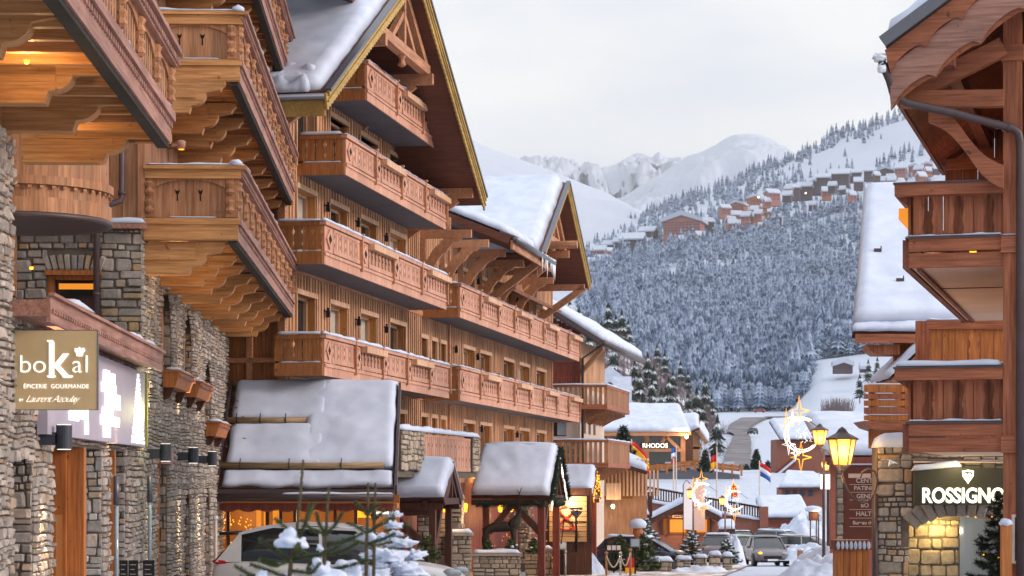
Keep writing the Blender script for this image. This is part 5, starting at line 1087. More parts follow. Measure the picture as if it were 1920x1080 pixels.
for s_, py, xx, sz in (('CENTRE', 905, 1604, .145), ('PATINOIR', 919, 1600, .135), ('GENDA', 934, 1605, .135), ('BO', 951, 1613, .13), ('HALTE', 967, 1604, .14), ('Bureau de', 983, 1598, .11)): text_mesh('lettering', s_, sz, 'plaster', pn, (X(xx), -.06, Z(py)), extrude=.003, offset=.003)
mb = MB()
for i, py in enumerate((908, 922.5, 937, 955, 971, 987)): mb.mark(); mb.box(X(1592), X(1634), -.056, -.0505, Z(py + .8), Z(py))
mb.mark(); mb.box(X(1590), X(1632), -.056, -.0505, Z(896), Z(888)); mb.build_each('text_rule', 'pale_soffit', pn)
t = thing('litter_bin', 'orange timber litter bin with a snowy shingle top by the lamp post', 'bin', (pt(1595, 0, 40).x, 40, -2.45)); s4 = 40 / F; zt = (HY - 1030) * s4 + 2.45
mb = MB()
for i in range(5): mb.box(-.28 + .112 * i + .004, -.28 + .112 * (i + 1) - .004, -.28, -.25, 0, zt)
mb.box(-.28, .28, -.249, .28, 0, zt - .01); mb.build('body', 'orange_w', t); mb = MB(); mb.box(-.33, .33, -.33, .33, zt, zt + .04); mb.box(-.31, .31, -.31, .31, zt + .041, zt + .14); mb.box(-.32, .32, -.33, .33, zt + .141, zt + .17); mb.build('top', 'red_w', t)
mb = MB()
for i in range(8): mb.blob((-.27 + i * .077, -.33, zt + .08), .034, .03, .075, i, .15, 8, 6, flat=-1)
mb.build('snow', 'snow', t, True)
# ---- fir decorations
def fir(name, label, cat, px, pytop, D, h, r, dens=1.0, mat='needle_d', lit=0, snow=0, seed=1, group=None, base=None, w=.008, L=.07, dr=.25):
    p = pt(px, pytop, D); z0 = p.z - h if base is None else base; t = thing(name, label, cat, (p.x, p.y, z0), 0, group); rg = random.Random(seed)
    mb = MB(); mb.tube([(0, 0, 0), (0, 0, h * .6), (0, 0, h)], [.03 + h * .012, .02 + h * .006, .006], 7); mb.build('trunk', 'bark', t, True)
    nb = MB(); sn = MB(); li = MB(); n = int(h * 26 * dens)
    for i in range(n):
        f_ = (i + rg.random()) / n; z = h * (.08 + .9 * f_); rr = r * (1 - f_) ** .8 * rg.uniform(.75, 1.15) + .05; a = i * 2.4 + rg.uniform(-.3, .3); d = Vector((math.cos(a), math.sin(a), 0))
        b0 = Vector((0, 0, z)); b1 = b0 + d * rr * .55 + Vector((0, 0, -dr * rr * .3)); b2 = b0 + d * rr + Vector((0, 0, -dr * rr * .3 + .12 * rr)); nb.tube([b0, b1, b2], [.012, .008, .004], 4, False)
        needles(nb, [b0, b1, b2], .02, 260 * dens, rg, L, w)
        for k in range(int(2 + rr * 9)):
            q = rg.uniform(.25, .95); c = b0.lerp(b1, q * 2) if q < .5 else b1.lerp(b2, q * 2 - 1); s = rg.choice((-1, 1)); e = (d + Vector((-d.y, d.x, 0)) * s * .9).normalized() * rr * .32 * (1.15 - q); needles(nb, [c, c + e + Vector((0, 0, -.02))], .012, 260 * dens, rg, L * .85, w)
            if snow and rg.random() < snow: sn.blob(c + e * .5 + Vector((0, 0, .03)), rg.uniform(.4, .8) * (abs(e.x) + .07), rg.uniform(.4, .8) * (abs(e.y) + .07), rg.uniform(.025, .06), i + k, .3, 7, 5)
            if lit and rg.random() < lit: li.blob(c + e, .014, .014, .014, 0, 0, 5, 4)
    nb.build('branches', mat, t)
    if sn.v: sn.build('snow_clumps', 'snow', t, True)
    if li.v: li.build('fairy_lights', 'lamp_em', t)
    return t
fir('fir_tree', 'dark dense fir tree with a few warm lights in front of the glowing shop sign', 'fir tree', 1874, 918, 37, 2.1, .62, 1.2, lit=.03, seed=4, L=.09)
# foreground saplings
def branch(mb, tw, path, rg, r=.015, L=.02, dens=3200, w=.0024):
    tw.tube(path, [.007] + [.005] * (len(path) - 2) + [.003], 6); needles(mb, path, r, dens, rg, L, w)
def sapling(label, name, D, leader, brs, seed, snows=(), thick=1.0):
    o = pt(leader[-1][0], 1110, D); t = thing(name, label, 'sapling', o, 0, 'fir saplings in the foreground'); rg = random.Random(seed); q = lambda p: pt(p[0], p[1], D) - o + Vector((0, (p[2] if len(p) > 2 else 0), 0))
    tw = MB(); L_ = [q(p) for p in leader]; nn = len(L_); tw.tube(L_, [(.006 + .012 * i / nn) * thick for i in range(nn)], 8); tw.build('trunk', 'bark', t, True)
    nb = MB(); tb = MB(); needles(nb, L_[: nn], .012 * thick, 1300, rg, .018, .002)
    for b in brs: branch(nb, tb, [q(p) for p in b], rg)
    nb.build('needles', 'needle', t); tb.build('twigs', 'bark', t, True)
    sn = MB()
    for (x, y, r, dy) in snows: c = q((x, y, dy)); k = r * D / F; sn.blob(c, k, k * .8, k * .85, x, .35, 22, 16, 1.3, -.7)
    if sn.v: sn.build('snow_clumps', 'snow', t, True)
    return t
sapling('tallest bare tipped fir sapling with snow lump in front of the silver car', 'fir_sapling', 14, [(569, 862), (562, 940), (556, 1000), (546, 1050), (540, 1110)],
    [[(546, 1050), (515, 1032), (488, 1010, -.05)], [(546, 1050), (556, 1035), (563, 1021, -.1)], [(546, 1050), (600, 1040), (636, 1024, .05)], [(544, 1085), (505, 1070), (470, 1058)], [(543, 1090), (505, 1100), (440, 1060)], [(544, 1070), (585, 1075), (600, 1055)],
     [(556, 1000), (530, 985), (516, 972)], [(560, 1010), (575, 975), (583, 945, .1)], [(546, 1050), (520, 1060), (495, 1048, -.2)], [(540, 1100), (480, 1090), (450, 1082)]], 3, ((541, 1014, 22, .02), (560, 1020, 15, .05), (493, 1080, 12, .0), (530, 1096, 22, .1)))
sapling('slender fir sapling between the tallest one and the snowy fir', 'fir_sapling', 15, [(617, 912), (614, 950), (611, 1003), (608, 1060), (606, 1110)],
    [[(611, 1003), (600, 985), (592, 960)], [(611, 1003), (628, 985), (643, 960)], [(611, 1003), (580, 990), (565, 975)], [(609, 1040), (640, 1035), (672, 1018)], [(609, 1040), (585, 1045), (560, 1030)], [(608, 1070), (650, 1062), (690, 1050)], [(611, 1020), (640, 1018), (680, 1000)], [(608, 1070), (575, 1068), (590, 1045)]], 5, ((600, 1066, 20, 0), (650, 1076, 26, .1), (622, 1092, 26, 0), (600, 1028, 7, 0)))
sapling('thin fir tip standing right of the slender sapling', 'fir_sapling', 16, [(690, 905), (690, 945), (688, 1000), (686, 1110)], [[(689, 965), (675, 950), (665, 940)], [(689, 965), (702, 950), (712, 945)], [(688, 1000), (665, 985), (650, 980)], [(688, 1000), (710, 985), (728, 978)], [(688, 1020), (720, 1010), (740, 1000)], [(688, 1020), (660, 1012), (640, 1012)]], 7, ((684, 1010, 16, .1),))
sapling('thinnest fir tip just left of the snowy fir', 'fir_sapling', 16.5, [(704, 905), (703, 960), (700, 1110)], [[(703, 975), (712, 965), (722, 955)], [(703, 975), (694, 965), (685, 962)]], 8)
fir('snowy_fir', 'bushy foreground fir loaded with big snow clumps in front of the car bonnet', 'fir tree', 738, 948, 17, .9, .38, 1.1, 'needle', snow=.0, seed=6, w=.003, L=.03, dr=.4)
sn = MB(); rg = random.Random(9); SF = bpy.data.objects['snowy_fir']
for (px, py, r_, dy) in ((738, 985, 14, -.1), (718, 1010, 14, -.18), (756, 1018, 18, -.2), (778, 1042, 17, -.15), (735, 1042, 22, -.28), (700, 1040, 15, -.25), (768, 1068, 23, -.25), (712, 1074, 20, -.3), (688, 1068, 13, -.2), (787, 1078, 14, -.1), (742, 966, 10, 0), (745, 1000, 10, -.2), (722, 1058, 12, -.3), (750, 1056, 12, -.3)):
    c = pt(px, py, 17) - SF.location + Vector((0, dy, 0)); k = r_ * 17 / F; sn.blob(c, k * 1.15, k * .8, k * .62, px, .5, 20, 14, 2.4)
sn.build('snow_clumps', 'snow', SF, True)
fir('fir_shrub', 'loose dark green fir shrub beside the parapet behind the car bonnet', 'fir shrub', 800, 1003, 60, 1.3, .75, .8, 'needle', seed=12, w=.012, L=.11)
# ---- street lamps
def lantern(parent, c, k):
    x, y, z = c; mb = MB(); n = 6
    def pr(rs): return MB().lathe([(r * k, h * k) for r, h in rs], c, n)
    g = pr([(.15, -.22), (.24, .22)]).build('lantern_glass', 'lantern_em', parent); pr([(.09, -.14), (.13, .12)]).build('lamp_core', 'lamp_core', g) if False else None
    mb = MB(); 
    for j in range(n): a = 2 * math.pi * j / n; mb.bar((x + .155 * k * math.cos(a), y + .155 * k * math.sin(a), z - .22 * k), (x + .248 * k * math.cos(a), y + .248 * k * math.sin(a), z + .22 * k), .02 * k, .02 * k)
    mb.build('lantern_frame', 'gutter', g); pr([(.3, .221), (.29, .25), (.12, .34), (.1, .36), (.06, .42), (.0, .46)]).build('lantern_cap', 'gutter', g); pr([(.16, -.24), (.13, -.25), (.05, -.32), (.03, -.36)]).build('lantern_foot', 'gutter', g)
    return g
def lamp_light(parent, c, e): light('POINT', 'lamp_light', c, e, WARM, parent, .15)
M['lamp_em'].node_tree
t = thing('street_lamp', 'nearest glowing street lamp hanging from a big iron scroll', 'street lamp', (pt(1641, 0, 42).x, 42, -2.55), 0, 'glowing street lamps'); sx = 42 / F; q = lambda px, py: ((px - 1641) * sx, 0, (HY - py) * sx + 2.55)
mb = MB(); mb.tube([q(1641, 1150), q(1641, 925)], [.055, .045], 10); mb.build('pole', 'gutter', t, True)
pts = [q(*p) for p in ((1578, 876), (1580, 895), (1588, 918), (1601, 936), (1618, 944), (1632, 938), (1641, 920), (1645, 900), (1640, 884), (1628, 879), (1617, 885), (1613, 897))]; mb = MB(); mb.tube(pts, [.022] * 10 + [.02, .015], 8); mb.build('scroll_bracket', 'gutter', t, True)
lantern(t, q(1579, 848), 1.05); c = q(1579, 848); lamp_light(t, (c[0], -.45, c[2]), 26); lamp_light(t, (c[0], .1, c[2] - .5), 14)
def street_lamp(label, px, pyl, D, zb, k=1.0, e=40, off=-.08):
    p = pt(px, pyl, D); t = thing('street_lamp', label, 'street lamp', (p.x, D, zb), 0, 'glowing street lamps'); h = p.z - zb
    mb = MB(); mb.tube([(.08, 0, 0), (.08, 0, h - .4 * k)], [.06, .045], 10); mb.lathe([(.12, 0), (.1, .3), (.06, .4)], (.08, 0, 0), 10); mb.build('pole', 'gutter', t, True)
    mb = MB(); mb.tube([(.08, 0, h - .8 * k), (.3 * k, 0, h - .95 * k), (.34 * k, 0, h - .65 * k), (.2 * k, 0, h - .45 * k), (off, 0, h - .35 * k)], .02, 6); mb.build('scroll_bracket', 'gutter', t, True)
    lantern(t, (off, 0, h), k); lamp_light(t, (off, -.5, h - .3), e); return t
street_lamp('second street lamp on a tall pole, right of the light crescent', 1540, 820, 73, -3.2, 1.0, 26, -.05)
street_lamp('third street lamp half hidden behind the tall pole', 1551, 874, 100, -3.9, .8, 15)
street_lamp('far street lamp left of the glowing banner', 1297, 926, 122, -4.4, .85, 28); street_lamp('far street lamp beside the small light decoration', 1357, 940, 130, -4.5, .8, 22); street_lamp('faraway street lamp above the parked cars', 1532, 955, 128, -4.5, .7, 14)
def star4(mb, cx, cz, r, rr=None, tall=1.0, tube=.022):
    rr = rr or r * .28; pts = []
    for i in range(8): a = i * math.pi / 4; k = (r * (tall if i % 4 == 2 else 1)) if i % 2 == 0 else rr; pts.append((cx + k * math.cos(a), 0, cz + k * math.sin(a)))
    mb.tube(pts + [pts[0]], tube, 6)
def light_deco(label, px, py, D, s):
    p = pt(px, py, D); t = thing('light_crescent', label, 'light decoration', p, 0, 'crescent and star street lights')
    mb = MB(); mb.tube([(.56 * s * math.cos(a), 0, .56 * s * math.sin(a)) for a in [R(55 + 270 * i / 24) for i in range(25)]], .022 * s, 7); mb.tube([(.02 + .49 * s * math.cos(a), 0, .49 * s * math.sin(a)) for a in [R(62 + 256 * i / 24) for i in range(25)]], .012 * s, 7); cr_ = mb.build('crescent', 'tube_w', t, True)
    mb = MB(); rg = random.Random(px)
    for i in range(26): a = rg.uniform(0, 6.3); r_ = rg.uniform(0, .3) * s; c = Vector((r_ * math.cos(a) + .1 * s, 0, r_ * math.sin(a))); d = Vector((rg.uniform(-1, 1), rg.uniform(-.3, .3), rg.uniform(-1, 1))) * .07 * s; mb.tube([c - d, c + d], .006 * s, 4)
    mb.build('sparkle_tinsel', 'tube_w', t)
    mb = MB(); mb.mark(); star4(mb, -.08 * s, .78 * s, .32 * s, tall=1.5, tube=.018 * s); mb.mark(); star4(mb, -.5 * s, .3 * s, .24 * s, tall=2.4, tube=.017 * s); mb.mark(); star4(mb, -.02 * s, -.74 * s, .34 * s, tall=1.5, tube=.018 * s); mb.build_each('yellow_star', 'tube_y', t, True)
    mb = MB(); mb.mark(); star4(mb, -.42 * s, -.32 * s, .22 * s, tall=1.6, tube=.012 * s); mb.mark(); star4(mb, -.3 * s, .55 * s, .16 * s, tall=1.5, tube=.018 * s); mb.mark(); star4(mb, -.2 * s, -.6 * s, .16 * s, tall=1.5, tube=.018 * s); mb.build_each('white_star', 'tube_w', t, True)
    mb = MB(); mb.tube([(.3 * s, .02, .42 * s), (.75 * s, .02, .1 * s)], .012, 5); mb.tube([(.3 * s, .02, -.42 * s), (.75 * s, .02, -.3 * s)], .012, 5); mb.build('mount', 'gutter', t)
    return t
light_deco('large crescent and star light decoration beside the second street lamp', 1503, 815, 73, 1.0)
light_deco('small overexposed crescent light decoration near the tall white banner', 1318, 926, 121, 1.05); light_deco('smallest crescent light decoration right of the glowing banner', 1378, 938, 129, 1.0)
# ================================================================== TERRAIN
def interp(tab, x):
    if x <= tab[0][0]: return tab[0][1]
    for (a, b), (c, d) in zip(tab[:-1], tab[1:]):
        if x <= c: return b + (d - b) * (x - a) / (c - a)
    return tab[-1][1]
VIL = [(900, 520), (1100, 482), (1200, 448), (1300, 424), (1400, 402), (1500, 382), (1600, 352), (1700, 328), (1800, 305), (2100, 255)]
RID = [(900, 500), (1050, 480), (1100, 462), (1170, 430), (1250, 388), (1330, 360), (1400, 334), (1450, 308), (1500, 288), (1560, 258), (1620, 240), (1690, 208), (1800, 170), (2100, 110)]
MEA = [(1480, 770), (1530, 705), (1640, 690), (2200, 640)]
def hill_z(px, D):
    tab = [(0, -1.55), (130, -4.6), (150, -4.6), (205, -2.2), (235, 1.0), (350, 2.2), (450, (HY - 852) * 450 / F), (600, (HY - 812) * 600 / F), (850, (HY - 783) * 850 / F), (950, (HY - interp(MEA, px)) * 950 / F), (1650, (HY - interp([(1000, 570), (1500, 560), (1700, 545)], px)) * 1650 / F), (2600, (HY - interp(VIL, px)) * 2600 / F), (3500, (HY - interp(RID, px)) * 3500 / F), (3900, (HY - interp(RID, px) + 0) * 3500 / F - 60)]
    return interp(tab, D)
def tn(x, D): return 0 if D < 240 else noise.noise(Vector((x * .01, D * .01, 0))) * (min(1.6, (D - 240) * .006) if D < 900 else min(9, 1.6 + (D - 900) * .01))
Ds = [i * 4 for i in range(0, 60)] + [240 + i * 14 for i in range(0, 55)] + [1010 + i * 60 for i in range(0, 49)]
mb = MB(); pxs = [-2600 + i * 60 for i in range(0, 60)] + [1000 + i * 14 for i in range(0, 72)] + [2008 + i * 90 for i in range(0, 40)]
vs = []
for D in Ds:
    for px in pxs:
        z = hill_z(min(max(px, 900), 2100), D); x = (px - CX) * max(D, 12) / F
        if D > 240: z += tn(x, D)
        elif D < 150: z += .05 * noise.noise(Vector((x * .6, D * .3, 0)))
        vs.append((x, D - (20 if D == 0 else 0), z))
n = len(pxs); mb.add(vs, [(j * n + i, j * n + i + 1, (j + 1) * n + i + 1, (j + 1) * n + i) for j in range(len(Ds) - 1) for i in range(n - 1)])
M['snow_far'] = snowm('hill_snow', '#aab4c6', '#bdc6d5', .1)
def structure(o): o['kind'] = 'structure'; return o
structure(mb.build('ground', 'snow_far', smooth=True))
# village street and distant road: sheets just above the ground
def sheet(name, mat, rows, dz):
    mb = MB(); vs = []; k = 9
    for (a, b, D) in rows:
        for i in range(k): px = a + (b - a) * i / (k - 1) + (2.2 * noise.noise(Vector((D * .05, a * .01, i // 4))) if D > 240 else 0); x = (px - CX) * D / F; vs.append((x, D, hill_z(min(max(px, 900), 2100), D) + dz + tn(x, D)))
    mb.add(vs, [(j * k + i, j * k + i + 1, (j + 1) * k + i + 1, (j + 1) * k + i) for j in range(len(rows) - 1) for i in range(k - 1)]); return structure(mb.build(name, mat, smooth=True))
m = Mat('slushy_road', .55, spec=.4); n1 = m.noise(.9, 7, (1.6, .35, 1)); m.color(m.ramp(n1, [(.38, lin('#8d8078')), (.5, lin('#b4a7a2')), (.62, lin('#e6e3e6'))])); m.bump(n1, .3, .05); M['road'] = m.m
m = Mat('far_road', .6); n1 = m.noise(.12, 5); m.color(m.ramp(n1, [(.35, lin('#4c484c')), (.62, lin('#757076')), (.74, lin('#a0a2ac'))])); M['road_far'] = m.m
rows = []
for D in [x for x in range(16, 150, 4)]: xl, xr = -3.9 + max(0, (D - 50)) * .14, 4.6 + max(0, D - 60) * .14; rows.append((CX + xl * F / D, CX + xr * F / D, D))
sheet('street', 'road', rows, .06)
RD = [(1366, 1412, 300), (1362, 1410, 350), (1356, 1407, 400), (1360, 1408, 445), (1370, 1408, 490), (1376, 1406, 530), (1370, 1398, 565), (1362, 1392, 600), (1360, 1396, 640), (1368, 1412, 690), (1388, 1436, 745), (1412, 1458, 800), (1436, 1480, 860)]
RR_ = []
for (a, b) in zip(RD[:-1], RD[1:]):
    for i in range(4): RR_.append(tuple(a[k] + (b[k] - a[k]) * i / 4 for k in range(3)))
sheet('far_road', 'road_far', RR_ + [RD[-1]], .7)
# --------------------------------------------------- mountains
def mountain(name, ridge, D1, base, D0, mat, amp, seed, rows=34, step=4, pw=1.0):
    x0, x1 = ridge[0][0], ridge[-1][0]; n = int((x1 - x0) / step) + 1; vs = []; R_ = rows
    for j in range(R_ + 5):
        t = j / (R_ - 1)
        for i in range(n):
            px = x0 + (x1 - x0) * i / (n - 1); zr_ = (HY - interp(ridge, px)) * D1 / F; zb = (HY - base) * D0 / F
            if t <= 1: D = D0 + (D1 - D0) * t; z = zb + (zr_ - zb) * t ** pw
            else: D = D1 + (D1 - D0) * (t - 1) * 1.0; z = zr_ - (zr_ - zb) * (t - 1) * 2
            x = (px - CX) * D1 / F; q = Vector((x / 420 + seed, D / 420, z / 500)); f_ = noise.fractal(q, 1.0, 2.0, 5) ; rg_ = 1 - abs(noise.fractal(q * 1.7 + Vector((9, 0, 0)), 1.0, 2.1, 5))
            e = math.sin(min(t, 1) * math.pi) * .9 + .12
            vs.append((x * (D / D1) ** .25, D + f_ * amp * e, z + (rg_ - .75) * amp * e + f_ * amp * .35 * e))
    mb = MB(); mb.add(vs, [(j * n + i, j * n + i + 1, (j + 1) * n + i + 1, (j + 1) * n + i) for j in range(R_ + 4) for i in range(n - 1)]); return structure(mb.build(name, mat, smooth=True))
def mtnmat(name, lo, hi, sc, rock='#5d6675'):
    m = Mat(name, .8, spec=.1); g = m.n('ShaderNodeNewGeometry'); s = m.n('ShaderNodeSeparateXYZ'); m.l(g.outputs['Normal'], s.inputs[0])
    nz_ = m.noise(sc, 9, rough=.7); a = m.n('ShaderNodeMath', operation='MULTIPLY_ADD'); m.l(nz_, a.inputs[0]); a.inputs[1].default_value = .9; m.l(s.outputs[2], a.inputs[2])
    m.color(m.ramp(a.outputs[0], [(lo, lin(rock)), (hi, lin('#b3bccb'))])); return m.m
M['mtn_rock'] = mtnmat('rocky_mountain_snow', (.9), 1.0, .03, '#5f6b84'); M['mtn_soft'] = mtnmat('smooth_mountain_snow', .45, .72, .012, '#b5b2b0')
FARP = [(880, 330), (950, 312), (980, 303), (1000, 294), (1020, 293), (1036, 292), (1050, 297), (1062, 300), (1080, 317), (1092, 316), (1104, 316), (1118, 324), (1135, 322), (1150, 314), (1170, 302), (1180, 295), (1190, 289), (1198, 294), (1207, 296), (1220, 297), (1230, 290), (1238, 293), (1246, 300), (1260, 304), (1276, 307), (1292, 302), (1330, 300), (1400, 320), (1500, 330)]
mountain('far_mountains', [(x * 1.0, y) for x, y in FARP], 8000, 440, 5600, 'mtn_rock', 260, 3, 80, 3)
DOME = [(1040, 470), (1120, 405), (1180, 365), (1225, 338), (1255, 318), (1275, 306), (1290, 294), (1320, 286), (1345, 273), (1362, 262), (1378, 255), (1400, 252), (1425, 253), (1440, 259), (1460, 270), (1480, 281), (1500, 298), (1540, 320), (1600, 350)]
M['mtn_dome'] = mtnmat('speckled_mountain_snow', .86, 1.0, .03, '#7f8a9e')
mountain('snow_dome_mountain', DOME, 6000, 430, 4200, 'mtn_dome', 110, 8, 60, 3)
LEFT = [(600, 150), (760, 205), (850, 238), (898, 268), (942, 287), (990, 304), (1046, 325), (1100, 347), (1141, 363), (1180, 388), (1230, 415), (1300, 450)]
mountain('left_snow_slope', LEFT, 4300, 560, 2500, 'mtn_soft', 22, 5, 40, 5, .8)
# --------------------------------------------------- trees
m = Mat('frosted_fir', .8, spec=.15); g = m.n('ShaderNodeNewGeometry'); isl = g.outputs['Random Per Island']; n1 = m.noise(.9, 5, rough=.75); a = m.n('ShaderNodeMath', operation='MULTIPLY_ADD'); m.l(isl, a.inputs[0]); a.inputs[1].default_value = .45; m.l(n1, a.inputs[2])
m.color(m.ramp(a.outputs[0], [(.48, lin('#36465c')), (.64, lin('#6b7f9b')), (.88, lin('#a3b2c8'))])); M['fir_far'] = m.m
m = Mat('snowy_fir_near', .8, spec=.15); g = m.n('ShaderNodeNewGeometry'); n1 = m.noise(1.6, 6, rough=.8); a = m.n('ShaderNodeMath', operation='MULTIPLY_ADD'); m.l(g.outputs['Random Per Island'], a.inputs[0]); a.inputs[1].default_value = .3; m.l(n1, a.inputs[2])
m.color(m.ramp(a.outputs[0], [(.58, lin('#1d2a26')), (.66, lin('#4d5e58')), (.74, lin('#dde4ec'))])); M['fir_mid'] = m.m
def fir_mesh(mb, base, h, r, rg, tiers=7, n=9):
    bx, by, bz = base; rot = rg.uniform(0, 6)
    for k in range(tiers):
        f0 = k / tiers; zt = h * (.16 + .84 * (f0 + 1.45 / tiers)); zt = min(zt, h); zl = h * (.10 + .84 * f0); rr = r * (1 - f0) ** .85 * rg.uniform(.85, 1.15); vs = [(bx, by, bz + zt)]
        for i in range(2 * n): a = rot + k + math.pi * i / n; q = rr * (rg.uniform(.9, 1.15) if i % 2 == 0 else rg.uniform(.45, .65)); vs.append((bx + q * math.cos(a), by + q * math.sin(a), bz + zl + (rg.uniform(-.02, .03) * h if i % 2 == 0 else .06 * h)))
        o = len(mb.v); mb.add(vs, [(0, 1 + i, 1 + (i + 1) % (2 * n)) for i in range(2 * n)])
rg = random.Random(77); ALL = []
def dens(px, D):
    if px < 1080 + 0: return 0
    if D < 930: return 0
    edge_meadow = 1528 + (D - 950) * .05
    if px > edge_meadow - 12 and D < 1040: return 0
    v = noise.noise(Vector((px * .02, D * .004, 3)))
    if D < 2250: return 1.0
    if D < 2400: return .75 if v > -.2 else .3
    if D < 2850: return .6 if v > .0 else .22
    # upper slope: sparse clumps, dense just under the ridge
    ridge_band = 3560 - D
    if ridge_band < 110 + 60 * v: return .8
    if px < 1520: return .85 if v > -.08 else .06
    return .5 if v > .3 else .015
cnt = 0
while cnt < 7400:
    px = rg.uniform(1085, 1790); u = rg.random(); D = 1 / (1 / 930 + (1 / 3540 - 1 / 930) * u ** .85)
    if rg.random() > dens(px, D): continue
    cnt += 1; ALL.append((px, D))
# denser ridge line
for i in range(300): px = rg.uniform(1150, 1710); ALL.append((px, rg.uniform(3320, 3530)))
ALL.sort(key=lambda t: t[1]); FT = MB()
FIRS = [MB() for _ in range(5)]
for i, b in enumerate(FIRS): fir_mesh(b, (0, 0, 0), 1, .19, random.Random(i), 9, 7)
FIRN = []
for i in range(5):
    b = MB(); fir_mesh(b, (0, 0, 0), 1, .27, random.Random(40 + i), 11, 10); me = bpy.data.meshes.new('crown'); me.from_pydata(b.v, [], b.f); me.materials.append(M['fir_mid']); FIRN.append(me)
FIRL = []
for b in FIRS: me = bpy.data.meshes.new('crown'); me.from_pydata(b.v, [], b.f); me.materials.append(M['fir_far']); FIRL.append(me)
tk = MB().tube([(0, 0, -.05), (0, 0, .5)], [.018, .012], 6); TRK = bpy.data.meshes.new('trunk'); TRK.from_pydata(tk.v, [], tk.f); TRK.materials.append(M['bark'])
WORDS_H = ['tall', 'slim', 'broad', 'short', 'full']
def place_name(px, py):
    if px < 1150: a = 'above the pale corner chalet'
    elif px < 1240: a = 'above the broad roofed restaurant'
    elif px < 1330: a = 'above the right end of the restaurant roof'
    elif px < 1420: a = 'above the winding road bend'
    elif px < 1480: a = 'above the road end with the parked red car'
    elif px < 1545: a = 'above the large light crescent'
    else: a = 'by the white meadow'
    return a
def tree_obj(px, D, h, mesh, label, group, zb=None):
    X_ = (px - CX) * D / F; z = zb if zb is not None else hill_z(min(max(px, 900), 2100), D) - .3
    t = thing('snowy_fir_tree', label, 'fir tree', (X_, D, z), rg.uniform(0, 6), group); t.scale = (h * rg.uniform(.85, 1.15), h, h)
    c = bpy.data.objects.new('crown', mesh); col.objects.link(c); c.parent = t; c = bpy.data.objects.new('trunk', TRK); col.objects.link(c); c.parent = t
near, rest = ALL[:150], ALL[150:]
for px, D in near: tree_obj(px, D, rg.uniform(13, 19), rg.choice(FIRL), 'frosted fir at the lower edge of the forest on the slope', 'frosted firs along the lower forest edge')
for px, D in rest:
    b = rg.choice(FIRS); h = rg.choice((rg.uniform(9, 14), rg.uniform(13, 23))); x = (px - CX) * D / F; z = hill_z(min(max(px, 900), 2100), D) + tn(x, D) - 1; a = rg.uniform(0, 6); c_, s_ = math.cos(a) * h * 1.1, math.sin(a) * h * 1.1; o = len(FT.v)
    FT.v += [(x + p[0] * c_ - p[1] * s_, D + p[0] * s_ + p[1] * c_, z + p[2] * h) for p in b.v]; FT.f += [tuple(i + o for i in f) for f in b.f]
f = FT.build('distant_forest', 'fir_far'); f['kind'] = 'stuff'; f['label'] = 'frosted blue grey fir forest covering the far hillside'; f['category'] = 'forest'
# near spur on the left with snow laden firs
SP = [(960, 520), (1040, 556), (1100, 572), (1160, 612), (1220, 650), (1280, 700), (1320, 745), (1350, 782), (1368, 800)]
vs = []; k = 40
for j in range(16):
    t_ = j / 15
    for i in range(k):
        px = 930 + (1370 - 930) * i / (k - 1); D1, D0 = 700, 400; D = D0 + (D1 - D0) * min(t_, 1); zr_ = (HY - interp(SP, px) - 28) * 700 / F; zb = 0
        x = (px - CX) * D / F; vs.append((x, D, zb + (zr_ - zb) * t_ + 1.5 * noise.noise(Vector((x * .05, D * .05, 5)))))
for i in range(k): x, D, z = vs[15 * k + i]; vs.append((x, 900, min(z, 8)))
mb = MB(); mb.add(vs, [(j * k + i, j * k + i + 1, (j + 1) * k + i + 1, (j + 1) * k + i) for j in range(16) for i in range(k - 1)]); m = Mat('spur_ground', .9); n1 = m.noise(.09, 7, rough=.7); m.color(m.ramp(n1, [(.42, lin('#4a4245')), (.52, lin('#7d767c')), (.62, lin('#d5dae4'))])); M['spur'] = m.m; structure(mb.build('spur_hill', 'spur', smooth=True))
def spur_z(px, D): zr_ = (HY - interp(SP, px) - 28) * 700 / F; return zr_ * (D - 400) / 300
SPT = [(1052, 562), (1068, 556), (1086, 570), (1140, 562), (1128, 596), (1155, 585), (1166, 575), (1178, 594), (1150, 640), (1190, 668), (1200, 690), (1214, 655), (1226, 680), (1232, 640), (1246, 655), (1254, 700), (1262, 690), (1276, 672), (1290, 690), (1290, 730), (1306, 720), (1318, 752), (1322, 700), (1334, 735), (1345, 770), (1240, 720), (1222, 705), (1270, 742), (1180, 700), (1205, 735), (1228, 748), (1300, 765), (1070, 600), (1105, 600), (1120, 640)]
COLS = ['slender', 'dark', 'thickly snowed', 'drooping', 'wide']
for i, (px, py) in enumerate(sorted(SPT)):
    # find the distance on the spur whose ground lies one tree height under the top
    h = rg.uniform(8.5, 12); best = min(range(410, 700, 10), key=lambda D: abs((HY - py) * D / F - h - spur_z(px, D))); h = max(6, min(15, (HY - py) * best / F - spur_z(px, best)))
    w_ = 'ridge' if (HY - py) > (HY - interp(SP, px)) - 8 else 'flank'
    tree_obj(px, best, h, rg.choice(FIRN), '%s snowy fir on the spur %s, %s' % (COLS[i % 5], w_, place_name(px, py)), 'snow laden firs on the dark spur', spur_z(px, best) - .5)
